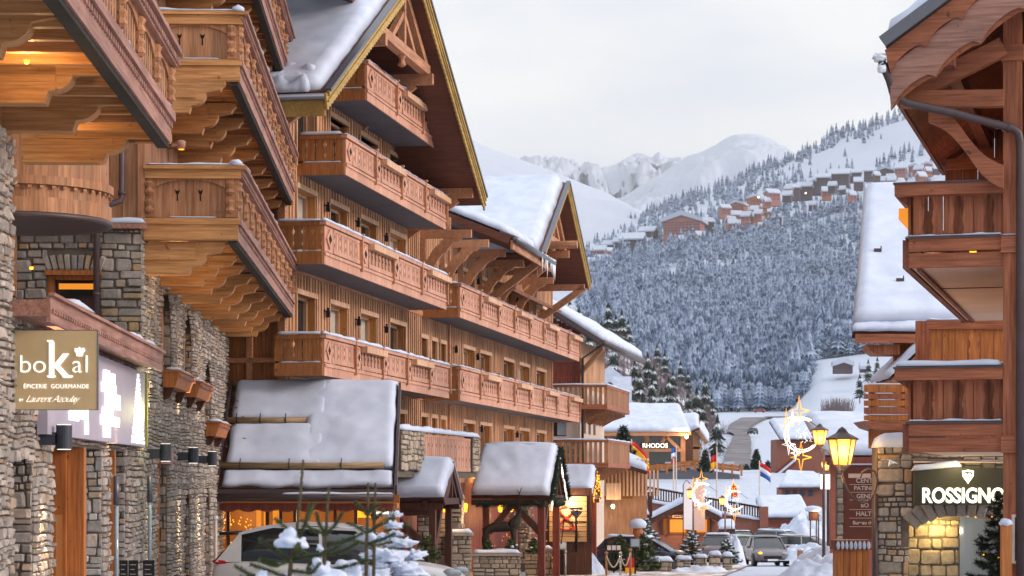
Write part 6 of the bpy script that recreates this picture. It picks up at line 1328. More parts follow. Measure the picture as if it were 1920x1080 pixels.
# bare brushwood on the spur
BR = MB(); rb = random.Random(31)
for i in range(900):
    px = rb.uniform(1030, 1362); D = rb.uniform(420, 698); x = (px - CX) * D / F; z = spur_z(px, D)
    for k_ in range(5): a = Vector((x, D, z - .3)); b = a + Vector((rb.uniform(-1.3, 1.3), rb.uniform(-.8, .8), rb.uniform(2.5, 5.5))); BR.tube([a, b], [.07, .02], 3, False); c = a.lerp(b, .5); BR.tube([c, c + Vector((rb.uniform(-1.2, 1.2), 0, rb.uniform(.8, 2)))], [.05, .015], 3, False)
for i in range(160):
    px = rb.uniform(1548, 1592); D = rb.uniform(560, 640); x = (px - CX) * D / F; z = hill_z(px, D)
    for k_ in range(6): a = Vector((x, D, z - .3)); b = a + Vector((rb.uniform(-2, 2), 0, rb.uniform(4, 10))); BR.tube([a, b], [.09, .03], 3, False)
M['brush'] = plain('bare_brushwood', '#7b6c70', .9, nz=.2); f = BR.build('brushwood', 'brush'); f['kind'] = 'stuff'; f['label'] = 'bare purple grey brushwood on the spur and meadow edge'; f['category'] = 'brushwood'
# --------------------------------------------------- far village
HS = MB
M['v_orange'] = plain('village_orange', '#a26a55', .9, nz=.1); M['v_dark'] = plain('village_dark', '#5c4f55', .9, nz=.1); M['v_pink'] = plain('village_pink', '#a9736b', .9, nz=.08); M['v_win'] = plain('village_window', '#3c3f4c', .5, nz=0)
VG = 'chalets of the far hillside village'
def house(px, py, wpx, hpx, D, mat, label, floors=2, deep=None, slope=.28, cat='chalet', rot=0, group=VG):
    s = D / F; w_, h = wpx * s, hpx * s * .55; z = (HY - py) * s; t = thing('hillside_' + ('apartments' if cat == 'apartments' else 'chalet'), label, cat, ((px - CX) * s, D, z), rot, group); d = deep or w_ * .8
    rh = w_ * slope * .5; mb = MB(); eav = 'large pink' not in label and len(label) % 4 != 0
    if eav: mb.prism([(0, -h * 2), (d, -h * 2), (d, h), (d * .5, h + rh), (0, h)], 'x', -w_ / 2, w_ / 2)
    else: mb.prism([(-w_ / 2, -h * 2), (w_ / 2, -h * 2), (w_ / 2, h), (0, h + rh), (-w_ / 2, h)], 'y', 0, d)
    mb.build('wall', mat, t)
    mb = MB(); o = w_ * .08; th = max(1.9, w_ * .1)
    if eav: rh *= 1.7; mb.prism([(-o * 1.5, h - o * .3), (d * .5, h + rh), (d + o, h - o * .3), (d + o, h + th - o * .3), (d * .5, h + rh + th * 1.3), (-o * 1.5, h + th * .7 - o * .3)], 'x', -w_ / 2 - o, w_ / 2 + o)
    else: mb.prism([(-w_ / 2 - o, h - o * .5), (0, h + rh + .1), (w_ / 2 + o, h - o * .5), (w_ / 2 + o, h + th - o * .5), (0, h + rh + th * 1.3), (-w_ / 2 - o, h + th - o * .5)], 'y', -o, d + o)
    mb.build('snowy_roof', 'snow_far', t)
    mb = MB(); n = max(2, int(w_ / 3.6))
    for f_ in range(floors):
        z0 = -h * .8 + h * 1.8 * (f_ + .3) / floors
        for i in range(n): x = -w_ / 2 + w_ * (i + .5) / n; mb.mark(); mb.box(x - w_ / n * .3, x + w_ / n * .3, -.12, .05, z0, z0 + h / floors * .45)
    mb.build_each('window', 'v_win', t)
    mb = MB()
    for f_ in range(1, floors): mb.mark(); mb.box(-w_ / 2 * .96, w_ / 2 * .96, -.7, -.13, -h * .8 + h * 1.8 * f_ / floors, -h * .8 + h * 1.8 * f_ / floors + .5)
    mb.build_each('balcony', mat, t); return t
VL = [(1278, 428, 70, 26, 'v_pink', 'large pink apartment block with rows of windows on the far hillside', 5, 'apartments'),
 (1184, 462, 40, 24, 'v_dark', 'dark tall end of the stepped apartment block at left of the village', 4, 'apartments'), (1163, 464, 26, 18, 'v_dark', 'middle dark step of the apartment block at left of the village', 3, 'apartments'), (1142, 466, 24, 12, 'v_dark', 'lowest dark step of the apartment block at left of the village', 2, 'apartments'),
 (1212, 438, 30, 7, 'v_dark', 'long low dark chalet left of the pink apartment block', 1, 'chalet'), (1108, 500, 20, 16, 'v_pink', 'leftmost reddish chalet just beside the hotel gable', 2, 'chalet'), (1127, 494, 22, 15, 'v_orange', 'second reddish chalet from the hotel gable', 2, 'chalet'), (1147, 478, 16, 12, 'v_pink', 'small reddish chalet under the dark stepped block', 2, 'chalet'), (1120, 474, 26, 8, 'v_pink', 'snow buried chalet above the reddish pair', 1, 'chalet'),
 (1212, 458, 22, 7, 'v_orange', 'half buried chalet right of the dark stepped block', 1, 'chalet'), (1256, 480, 24, 10, 'v_orange', 'orange chalet low in the trees under the pink block', 2, 'chalet'), (1290, 485, 14, 9, 'v_pink', 'little chalet right of the low orange one', 1, 'chalet'), (1290, 440, 20, 9, 'v_orange', 'brown chalet right under the pink block', 1, 'chalet'),
 (1328, 425, 24, 16, 'v_dark', 'dark chalet right of the pink block', 2, 'chalet'), (1345, 436, 24, 10, 'v_orange', 'orange chalet with lit window below the dark one', 2, 'chalet'), (1362, 397, 18, 12, 'v_pink', 'small chalet at the left of the orange cluster', 2, 'chalet'), (1380, 390, 30, 12, 'v_orange', 'wide orange chalet at the top of the cluster', 2, 'chalet'), (1381, 412, 24, 16, 'v_orange', 'bright orange chalet in the middle of the cluster', 2, 'chalet'), (1398, 402, 18, 12, 'v_orange', 'narrow orange chalet in the middle of the cluster', 2, 'chalet'), (1412, 410, 20, 12, 'v_orange', 'orange chalet at right of the cluster', 2, 'chalet'), (1385, 428, 22, 14, 'v_orange', 'lowest orange chalet of the cluster', 2, 'chalet'),
 (1415, 378, 20, 14, 'v_orange', 'tall orange chalet above the cluster', 3, 'chalet'), (1430, 380, 12, 10, 'v_pink', 'tiny chalet beside the tall orange one', 1, 'chalet'), (1452, 370, 24, 14, 'v_pink', 'reddish chalet left of the dark row', 2, 'chalet'), (1432, 395, 14, 8, 'v_orange', 'small orange chalet below the tall one', 1, 'chalet'), (1458, 414, 16, 10, 'v_dark', 'dark chalet left of the lone wide chalet', 2, 'chalet'), (1505, 418, 42, 16, 'v_orange', 'lone wide orange chalet amid the trees', 2, 'chalet'),
 (1488, 360, 22, 14, 'v_dark', 'first dark block at the foot of the long dark row', 2, 'apartments'), (1508, 358, 26, 15, 'v_dark', 'second dark block of the stepped dark row', 3, 'apartments'), (1527, 350, 22, 14, 'v_dark', 'third dark block of the stepped dark row', 3, 'apartments'), (1543, 342, 24, 16, 'v_dark', 'fourth dark block of the stepped dark row', 3, 'apartments'), (1574, 334, 34, 14, 'v_dark', 'largest dark block crowning the stepped row', 3, 'apartments'), (1604, 330, 20, 11, 'v_dark', 'dark block right of the largest one', 2, 'apartments'), (1630, 327, 20, 11, 'v_dark', 'dark block in the middle of the upper row', 2, 'apartments'), (1660, 325, 30, 10, 'v_dark', 'low dark roof block in the upper row', 1, 'apartments'), (1688, 322, 20, 11, 'v_pink', 'reddish block near the right end of the upper row', 2, 'apartments'), (1714, 318, 20, 10, 'v_pink', 'second reddish block near the right end of the upper row', 2, 'apartments'), (1738, 316, 20, 12, 'v_pink', 'rightmost reddish block beside the red brown chalet roof', 3, 'apartments')]
for i, (px, py, w_, h_, mt, lb, fl_, ct) in enumerate(VL): house(px, py, w_, h_, 2350 - (py - 400) * .9 + (px - 1400) * .1 + (i % 5) * 9, mt, lb, fl_, cat=ct, rot=R((-22, 14, -12, 20)[i % 4] if ct == 'chalet' else -14))
rv = random.Random(14)
for i in range(46):
    k = rv.random()
    if k < .5: px = rv.uniform(1470, 1765); py = 372 - (px - 1470) * .16 + rv.uniform(-12, 26)
    elif k < .8: px = rv.uniform(1338, 1440); py = 440 - (px - 1338) * .55 + rv.uniform(-14, 22)
    else: px = rv.uniform(1105, 1330); py = 505 - (px - 1105) * .22 + rv.uniform(-14, 10)
    w_ = rv.uniform(10, 17); house(px, py, w_, w_ * rv.uniform(.42, .62), 2290 + rv.uniform(-60, 60), rv.choice(['v_orange', 'v_dark', 'v_pink', 'v_dark'] if px > 1450 else ['v_orange', 'v_pink', 'v_orange']), 'tiny snow roofed chalet of the far hillside village', 2, cat='chalet', rot=R(rv.uniform(-30, 25)), group='tiny chalets of the far hillside village', slope=.45)
for px, py in ((1422, 370), (1511, 362), (1347, 432)): p = pt(px, py, 2250); t = thing('village_lamp', {1422: 'lit lamp beside the tall orange village chalet', 1511: 'lit lamp at the foot of the dark village row', 1347: 'lit lamp on the orange chalet below the pink block'}[px], 'lamp', p, 0, 'lamps of the far village'); mb = MB(); mb.lathe([(.2, -.8), (.75, -.3), (.75, .3), (.2, .7)], n=8); mb.build('globe', 'lamp_core', t); mb = MB(); mb.box(-.15, .15, -.15, .15, -7, -.8); mb.build('pole', 'black', t)
house(1582, 690, 34, 9, 930, 'v_dark', 'small dark cabin with a snow roof at the top of the white meadow', 1, group=None)
house(1620, 694, 14, 4, 935, 'v_dark', 'tiny low hut right of the meadow cabin', 1, group=None)
for i, (px, py, h) in enumerate(((1645, 668, 10), (1612, 700, 9), (1660, 690, 10), (1600, 738, 0), (1628, 672, 11))):
    if h: D = 900 if py < 700 else 700; tree_obj(px, D, h, FIRN[i], ['fir', 'lone small fir on the white meadow', 'fir'][1] if i == 1 else 'dark fir at the right edge of the meadow, %s' % ('tallest' if i == 0 else 'partly behind the plank balcony' if i == 2 else 'left one of the pair'), 'firs at the meadow edge', (HY - py) * D / F - h)
# ================================================================== VILLAGE SQUARE AND CARS
rng = random.Random(55)
def fthing(name, label, cat, px, D, **k): p = pt(px, HY, D); return thing(name, label, cat, (p.x, D, 0), **k)
class Q:   # local coordinates of a frontal thing: pixel -> metres at its distance
    def __init__(s, px, D): s.p, s.s = px, D / F
    def x(s, px): return (px - s.p) * s.s
    def z(s, py): return (HY - py) * s.s
def snow_box(parent, x0, x1, y0, y1, z, th, seed=0, name='snow'):
    mb = MB(); snow_patch(mb, (x0, y0, z), (x1, y0, z), (x1, y1, z), (x0, y1, z), th, max(.08, (x1 - x0) / 40), th * .2, seed, edge=th); return mb.build(name, 'snow', parent, True)
def roof_snow(parent, a, b, c, d, th, seed=0, mat='brown_w', t=.18):
    mb = MB(); slab(mb, a, b, c, d, t); r_ = mb.build('roof', mat, parent); mb = MB(); snow_patch(mb, a, b, c, d, th, max(.1, (Vector(b) - Vector(a)).length / 50), th * .12, seed, edge=th, wob=.05, fr=.6); mb.build('snow', 'snow', r_, True); return r_
# ---- pale corner chalet beyond the hotel (gable to the camera)
q = Q(1030, 100); C3 = fthing('corner_chalet', 'pale plaster and timber corner chalet with wrap around balconies, right beyond the hotel', 'building', 1030, 100); X, Z = q.x, q.z
xr = X(1088); mb = MB(); wall(mb, -6, xr, -4, Z(705), [(X(1038), X(1062), Z(818), Z(787))], 0, .2, .3); mb.m = Matrix.Translation((xr, 0, 0)) @ Matrix.Rotation(R(80.0), 4, 'Z'); wall(mb, 0, 8, -4, Z(705), [(a, a + .8, Z(812), Z(775)) for a in (1.0, 2.6, 4.2)] + [(1.2, 2.1, Z(705) - .0, Z(704))], 0, .2, .3); mb.build('plaster_wall', 'plaster', C3)
mb = MB(); boards(mb, -6, xr, Z(725), Z(600), y=0, w=.22, rng=rng, topf=lambda x: Z(592) - (x - X(1030)) * .5); mb.box(-6, xr, 0.01, .3, Z(725), Z(640)); mb.build('upper_boards', 'red_w', C3)
mb = MB(Matrix.Translation((xr, 0, 0)) @ Matrix.Rotation(R(80.0), 4, 'Z')); boards(mb, 0, 8, Z(725), Z(640), y=0.0, w=.22, rng=rng); mb.box(0, 8, .01, .3, Z(725), Z(640)); mb.build('side_upper_boards', 'hw_v', C3)
mb = MB(); mb.box(X(1036), X(1064), .15, .19, Z(820), Z(786)); wn = mb.build('window', 'brown_w', C3); mb = MB(); mb.box(X(1045), X(1062), .1, .14, Z(816), Z(790)); mb.build('pane', 'glass_l', wn)
mb = MB(); mb.m = Matrix.Translation((xr, 0, 0)) @ Matrix.Rotation(R(80.0), 4, 'Z')
for a in (1.0, 2.6, 4.2): mb.mark(); mb.box(a, a + .8, .1, .15, Z(812), Z(775))
mb.build_each('side_window', 'glass', C3)
mb = MB(); rubble(mb, -3, xr, -3.9, Z(822), [], 0, (.12, .28), rng=rng); mb.build('base_stones', 'stone_b', C3)
k80 = Matrix.Rotation(R(80.0), 4, 'Z')
def wrap_balcony(zt, zb, dep, L_, name, sl=True):
    f = MB(); f.box(-1, xr + dep, -dep, -.01, zb - .12, zb); f.m = Matrix.Translation((xr + dep, -dep, 0)) @ k80; f.box(0, L_, 0, dep * .98, zb - .121, zb - .001); fl = f.build('balcony', 'rw_x', C3)
    for i, (mm, x0, x1) in enumerate(((Matrix.Identity(4), -1, xr + dep), (Matrix.Translation((xr + dep, -dep, 0)) @ k80, .02, L_))):
        y = -dep if i == 0 else 0; m = MB(mm); m.box(x0, x1, y - .05, y + .03, zt - .1, zt); m.box(x0, x1, y - .05, y + .03, zb - .1, zb + .1); m.build('rail', 'rw_x', fl); m = MB(mm); x = x0 + .1
        while x < x1: m.box(x, x + .13, y - .02, y + .01, zb + .1, zt - .1); x += .22
        m.build('baluster_boards', 'lw_v', fl)
        m = MB(mm); snow_patch(m, (x0, y - .1, zt), (x1, y - .1, zt), (x1, y + .06, zt), (x0, y + .06, zt), .08, .12, .02, 3); m.build('snow', 'snow', fl, True)
    m = MB(Matrix.Translation((xr, 0, 0)) @ k80)
    x = .2
    while x < L_ - .3: m.mark(); m.prism([(.0, zb - .13), (-dep, zb - .13), (-dep, zb - .22), (-dep * .5, zb - .4), (0, zb - .7)], 'x', x, x + .16); x += 1.0
    m.build_each('bracket', 'lw_v', fl)
wrap_balcony(Z(724), Z(764), 1.1, 8.2, 'balcony'); wrap_balcony(Z(826), Z(872), 1.15, 8.0, 'balcony')
pk, pe, ee = (X(1000), Z(560)), (X(1128), Z(641)), None
mb = MB(); sl = (pe[1] - pk[1]) / (pe[0] - pk[0]); mb.prism([(pk[0], pk[1]), pe, (pe[0], pe[1] - .22), (pk[0], pk[1] - .22)], 'y', -1.0, -1.0 + .01); d3 = Vector((.17619, 1, 0)) * 15
a = Vector((pe[0], -1.0, pe[1])); b = Vector((pk[0], -1.0, pk[1])); slab(mb, b, a, a + d3, b + d3, .25); rf = mb.build('roof', 'gutter', C3)
mb = MB(); snow_patch(mb, b, a, a + d3, b + d3, .3, .2, .03, 3, edge=.25, wob=.04); mb.build('snow', 'snow', rf, True)
mb = MB(); mb.tube([a + Vector((.05, 0, -.1)), a + d3 + Vector((.05, 0, -.1))], .12, 8); gt = mb.build('gutter', 'gutter', rf, True); mb = MB(); mb.tube([a + Vector((.05, .3, -.15)), (xr + .1, -.1, Z(672)), (xr + .1, -.1, -4)], .06, 8); mb.build('downpipe', 'gutter', gt, True)
mb = MB(); mb.bar(a + d3 * .02 + Vector((0, .1, -.3)), (xr, .1, Z(700)), .15, .18); mb.build('eaves_brace', 'lw_v', C3)
# ---- slatted timber annex with rounded snow roof
q = Q(1110, 112); t = fthing('slatted_annex', 'small timber annex with lit vertical slats and bulging snow roof', 'building', 1110, 112); X, Z = q.x, q.z
mb = MB()
for i in range(15): x = X(1132) + i * .19; mb.mark(); mb.box(x, x + .09, -.05, .05, Z(930), Z(882))
mb.build_each('slat', 'hw_b', t); mb = MB(); mb.box(X(1130), X(1186), .3, .4, Z(935), Z(878)); mb.build('lit_back', 'amber_dim', t); mb = MB(); mb.box(X(1112), X(1214), .41, .6, -5, Z(875)); mb.build('wall', 'lw_v', t)
mb = MB()
for i in range(8): x = X(1138) + i * .24; mb.mark(); mb.bar((x, .0, Z(878)), (x + .32, -.9, Z(862)), .09, .14)
mb.build_each('roof_bracket', 'hw_b', t)
mb = MB(); boards(mb, X(1136), X(1164), Z(937), Z(906), y=-.3, w=.2, rng=rng); mb.build('plank_panel', 'hw_b', t)
roof_snow(t, (X(1140), -1.1, Z(862)), (X(1212), -1.1, Z(884)), (X(1206), 1.2, Z(872)), (X(1140), 1.2, Z(850)), .42, 4)
mb = MB(); mb.box(X(1062), X(1112), .0, .2, Z(870), Z(852)); mb.build('lit_sign_box', 'white_em', t); snow_box(t, X(1056), X(1116), -.2, .5, Z(852), .28, 2, 'box_snow')
light('POINT', 'annex_light', (X(1150), -.9, Z(950)), 25, WARM2, t, .1); mb = MB(); mb.lathe([(.05, 0), (.1, .1), (.05, .2)], (X(1148), -.6, Z(953)), 10); mb.build('lamp', 'lamp_core', t)
# ---- kiosk with slanted snow roof
q = Q(1165, 118); t = fthing('snow_roof_kiosk', 'kiosk with a slanting square snow roof and warm lit window', 'kiosk', 1165, 118); X, Z = q.x, q.z
roof_snow(t, (X(1163), -.6, Z(966)), (X(1216), -.6, Z(966)), (X(1219), 1.0, Z(921)), (X(1172), 1.0, Z(921)), .22, 5)
mb = MB(); mb.box(X(1150), X(1222), .2, .4, -5, Z(966)); mb.build('wall', 'brown_w', t); mb = MB(); mb.box(X(1166), X(1178), .14, .19, Z(1000), Z(975)); mb.box(X(1184), X(1198), .14, .19, Z(1000), Z(975)); mb.build('lit_window', 'amber', t)
mb = MB(); mb.box(X(1214), X(1222), -.5, .1, Z(968), Z(922)); mb.build('gable_board', 'brown_w', t)
# ---- mushroom shaped snow capped lantern pedestal
q = Q(1196, 96); t = fthing('snow_capped_pedestal', 'wooden lantern pedestal under a round mushroom of snow', 'pedestal', 1196, 96); X, Z = q.x, q.z
mb = MB(); mb.blob((0, 0, Z(984)), .38, .36, .27, 5, .05, flat=-.55); mb.build('snow_cap', 'snow', t, True); mb = MB(); mb.lathe([(.08, -3.8), (.1, Z(1010)), (.22, Z(1000)), (.2, Z(990)), (.05, Z(986))], n=10); mb.build('stem', 'orange_w', t)
# ---- ramp wall with railing, shop with shallow gable in front
q = Q(1205, 150); t = fthing('ramp_wall', 'brown rendered ramp wall with long dark railing descending to the right', 'wall', 1205, 150); X, Z = q.x, q.z
zt = lambda px: Z(937 + (px - 1205) * (973 - 937) / 221)
mb = MB(); mb.prism([(X(1195), -6), (X(1432), -6), (X(1432), zt(1432) - .1), (X(1195), zt(1195) - .1)], 'y', 0, .5); mb.build('wall_face', 'pinkwall', t)
mb = MB(); snow_patch(mb, (X(1195), -.2, zt(1195) - .1), (X(1428), -.2, zt(1428) - .1), (X(1428), .4, zt(1428) - .1), (X(1195), .4, zt(1195) - .1), .22, .2, .03, 3); mb.build('snow', 'snow', t, True)
mb = MB(); mb.bar((X(1197), .1, zt(1197) + .9), (X(1426), .1, zt(1426) + .75), .1, .12); mb.bar((X(1197), .1, zt(1197) + .15), (X(1426), .1, zt(1426) + .1), .08, .08); rl = mb.build('railing', 'brown_w', t)
mb = MB(); i = 1199
while i < 1426: mb.mark(); mb.box(X(i), X(i) + .09, .05, .12, zt(i) + .12, zt(i) + .85); i += 4.9
mb.build_each('baluster', 'brown_w', rl)
mb = MB(); snow_patch(mb, (X(1197), .0, zt(1197) + .96), (X(1426), .0, zt(1426) + .81), (X(1426), .2, zt(1426) + .81), (X(1197), .2, zt(1197) + .96), .09, .3, .02, 3); mb.build('rail_snow', 'snow', rl, True)
mb = MB(); mb.box(X(1424), X(1440), -.2, .6, -6, Z(950)); mb.build('end_pillar', 'pinkwall', t)
q = Q(1220, 142); t = fthing('gabled_shop', 'low shop with shallow snowy gable and yellow lit front under the ramp', 'shop', 1220, 142); X, Z = q.x, q.z
a, b, c = (X(1218), Z(973)), (X(1287), Z(938)), (X(1348), Z(970)); mb = MB(); mb.prism([a, b, c, (c[0], c[1] - .3), (b[0], b[1] - .35), (a[0], a[1] - .3)], 'y', -1.4, .5); rf = mb.build('roof', 'brown_w', t)
mb = MB(); snow_patch(mb, (a[0] - .1, -1.45, a[1]), (b[0], -1.45, b[1]), (b[0], .5, b[1]), (a[0], .5, a[1]), .33, .15, .03, 3, edge=.3); snow_patch(mb, (b[0], -1.45, b[1]), (c[0] + .1, -1.45, c[1]), (c[0], .5, c[1]), (b[0], .5, b[1]), .33, .15, .03, 4, edge=.3); mb.build('snow', 'snow', rf, True)
mb = MB(); mb.prism([(X(1226), -5), (X(1342), -5), (X(1342), c[1] - .3), (b[0], b[1] - .4), (X(1226), a[1] - .3)], 'y', 0, .5); mb.build('wall', 'pinkwall', t)
mb = MB(); mb.box(X(1240), X(1332), -.1, -.02, Z(1002), Z(972)); mb.build('lit_front', 'amber_dim', t)
mb = MB(); mb.box(X(1255), X(1285), -.16, -.11, Z(998), Z(974)); mb.box(X(1305), X(1325), -.16, -.11, Z(998), Z(974)); mb.build('lit_display', 'amber', t)
mb = MB()
for x in (1240, 1252, 1288, 1302, 1330): mb.mark(); mb.box(X(x), X(x) + .12, -.22, -.165, Z(1003), Z(970))
mb.build_each('frame_post', 'brown_w', t)
mb = MB(); mb.box(X(1260), X(1288), -.3, -.2, Z(970.5), Z(965.5)); sg = mb.build('sign_board', 'plaster', t); M['blue_t'] = plain('dark_blue_paint', '#2b3560', .5, nz=0); mb = MB()
for i in range(7): mb.box(X(1264 + i * 3.1), X(1266.2 + i * 3.1), -.32, -.301, Z(969.5), Z(966.8))
mb.build('sign_marks', 'blue_t', sg); light('POINT', 'shop_light', (X(1270), -1.0, Z(985)), 45, WARM, t, .2)
# small kiosk right of it
q = Q(1350, 138); t = fthing('small_hut', 'small snow roofed ticket hut with a pink lit front', 'hut', 1350, 138); X, Z = q.x, q.z
roof_snow(t, (X(1345), -.8, Z(992)), (X(1376), -.8, Z(992)), (X(1380), .9, Z(980)), (X(1349), .9, Z(980)), .3, 3); mb = MB(); mb.box(X(1350), X(1373), .0, .9, -5, Z(992)); mb.build('wall', 'red_w', t); mb = MB(); mb.box(X(1354), X(1368), -.06, -.002, Z(1008), Z(996)); mb.build('lit_window', 'pale_soffit', t)
# ---- low hall with flat snow roof right of the ramp
q = Q(1428, 160); t = fthing('low_terracotta_hall', 'low terracotta hall with a flat snow roof behind the parked cars', 'building', 1428, 160); X, Z = q.x, q.z
roof_snow(t, (X(1425), -.8, Z(970)), (X(1520), -.8, Z(970)), (X(1524), 6, Z(936)), (X(1434), 6, Z(936)), .35, 7); mb = MB(); mb.box(X(1430), X(1520), .0, 5, -6, Z(972)); mb.build('wall', 'terracotta', t); mb = MB(); mb.box(X(1492), X(1508), -.1, -.01, Z(996), Z(975)); mb.build('pale_door', 'plaster', t)
q = Q(1460, 200); t = fthing('snowy_bungalow', 'pinkish bungalow with a hipped snow roof above the low hall', 'building', 1460, 200); X, Z = q.x, q.z
roof_snow(t, (X(1458), -.8, Z(914)), (X(1550), -.8, Z(914)), (X(1545), 6, Z(888)), (X(1488), 6, Z(888)), .4, 8); mb = MB(); mb.box(X(1466), X(1548), .0, 4, -4, Z(914)); mb.build('wall', 'pinkwall', t)
mb = MB()
for x in (1472, 1486, 1500, 1516): mb.mark(); mb.box(X(x), X(x) + .4, -.06, -.002, Z(930), Z(919))
mb.build_each('window', 'v_win', t)
q = Q(1455, 240); t = fthing('stepped_roof_building', 'brown building with snow roof and stepped staircase edge behind the large crescent', 'building', 1455, 240); X, Z = q.x, q.z
roof_snow(t, (X(1462), -.8, Z(824)), (X(1568), -.8, Z(824)), (X(1562), 8, Z(786)), (X(1458), 8, Z(786)), .5, 9); mb = MB(); mb.box(X(1455), X(1570), .0, 5, -2, Z(824)); mb.build('wall', 'pinkwall', t)
mb = MB(); mb.bar((X(1438), -1.5, Z(908)), (X(1486), -1.5, Z(868)), 1.2, .5); mb.bar((X(1440), -1.5, Z(898)), (X(1488), -1.5, Z(856)), .3, .3); mb.build('stair_flank', 'red_w', t); mb = MB(); mb.bar((X(1438), -1.5, Z(903)), (X(1486), -1.5, Z(863)), 1.3, .2); mb.build('stair_snow', 'snow', t)
# ---- RHODOS restaurant
q = Q(1125, 235); t = fthing('chalet_restaurant', 'broad snow roofed chalet restaurant with RHODOS lettering over dark glazed front', 'restaurant', 1125, 235); X, Z = q.x, q.z
roof_snow(t, (X(1108), -1.2, Z(810)), (X(1294), -1.2, Z(810)), (X(1288), 9, Z(757)), (X(1140), 9, Z(757)), .55, 11, 'lw_x', .35)
mb = MB(); mb.box(X(1110), X(1290), -1.3, -1.22, Z(818), Z(812)); mb.build('fascia', 'hw_x', t)
mb = MB(); mb.box(X(1110), X(1282), .2, .4, -2, Z(812)); mb.build('glazed_wall', 'glass', t); mb = MB(); mb.box(X(1110), X(1300), .41, 6, -2, Z(812)); mb.build('inner_wall', 'brown_w', t)
mb = MB()
for x in (1137, 1208, 1276): mb.mark(); mb.box(X(x), X(x) + .5, -.2, .19, -1, Z(814))
mb.build_each('timber_post', 'hw_x', t)
mb = MB()
for a_, b_, c_, d_ in ((1110, 844, 1282, 844), (1110, 860, 1208, 860), (1234, 841, 1248, 818), (1248, 818, 1272, 841)): mb.mark(); mb.bar((X(a_), -.1, Z(b_)), (X(c_), -.1, Z(d_)), .3, .35)
mb.build_each('timber_beam', 'hw_x', t)
mb = MB(); mb.box(X(1200), X(1250), -.3, -.21, Z(841), Z(830)); sg = mb.build('sign_board', 'brown_w', t); text_mesh('lettering', 'RHODOS', .66, 'white_em', sg, (X(1204), -.34, Z(839.5)), extrude=.02, offset=.006, sx=.97)
mb = MB(); mb.lathe([(.1, -.2), (.22, 0), (.1, .2)], (X(1285), -1.5, Z(819)), 10); k = mb.build('floodlight', 'lamp_core', t); light('POINT', 'flood_light', (X(1285), -2.0, Z(820)), 160, WARM2, k, .2)
# deck
mb = MB(); mb.prism([(X(1188), Z(905)), (X(1376), Z(905)), (X(1376), Z(890)), (X(1300), Z(880)), (X(1188), Z(891))], 'y', -6, -.3); dk = mb.build('deck', 'metal', t)
mb = MB()
for i, (a_, b_, c_, d_) in enumerate(((1190, 878, 1300, 866), (1190, 883, 1300, 872), (1300, 868, 1376, 876), (1300, 874, 1376, 882))): mb.mark(); mb.bar((X(a_), -6.1, Z(b_)), (X(c_), -6.1, Z(d_)), .1, .28)
for x in range(1190, 1378, 17): mb.mark(); y = 882 - (x - 1190) * .1 if x < 1300 else 871 + (x - 1300) * .13; mb.box(X(x), X(x) + .2, -6.3, -6.16, Z(y + 12), Z(y - 8))
mb.build_each('deck_railing', 'orange_w', dk)
mb = MB()
for x in (1215, 1262, 1300, 1350): mb.mark(); mb.box(X(x), X(x) + 1.1, -5.5, -4.5, -4, Z(890))
mb.build_each('deck_pier', 'plaster', dk)
mb = MB()
for i in range(16):
    x = 1232 + i * 9; z = Z(872 - (5 if i % 3 else 0)); mb.mark(); mb.box(X(x), X(x) + .5, -5.6, -5, z - .6, z)
mb.build_each('snowy_table', 'snow', dk)
q = Q(1288, 245); t = fthing('gabled_side_chalet', 'small gabled chalet with yellow timber front right of the broad roof', 'chalet', 1288, 245); X, Z = q.x, q.z
roof_snow(t, (X(1280), -.8, Z(815)), (X(1310), -.8, Z(802)), (X(1322), 8, Z(774)), (X(1286), 8, Z(776)), .4, 12)
mb = MB(); mb.prism([(X(1285), Z(842)), (X(1318), Z(842)), (X(1302), Z(802))], 'y', .0, .4); mb.box(X(1287), X(1312), .0, .4, -2, Z(838)); mb.build('wall', 'hw_v', t); mb = MB(); mb.bar((X(1284), -.3, Z(842)), (X(1303), -.3, Z(800)), .3, .3); mb.bar((X(1303), -.3, Z(800)), (X(1325), -.3, Z(832)), .6, .35); mb.build('barge_board', 'hw_x', t)
mb = MB(); snow_patch(mb, (X(1304), -.5, Z(800)), (X(1326), -.5, Z(830)), (X(1336), 6, Z(820)), (X(1318), 6, Z(786)), .4, .2, .03, 4); mb.build('side_snow', 'snow', t, True)
for i, (px, py, w_, h_, D, lb) in enumerate(((1143, 735, 44, 12, 330, 'snow roofed chalet half hidden behind the pale corner chalet'), (1167, 757, 30, 8, 300, 'small wooden chalet gable peeking above the broad restaurant roof'))): house(px, py, w_, h_, D, 'v_orange', lb, 1, group=None, slope=.5)
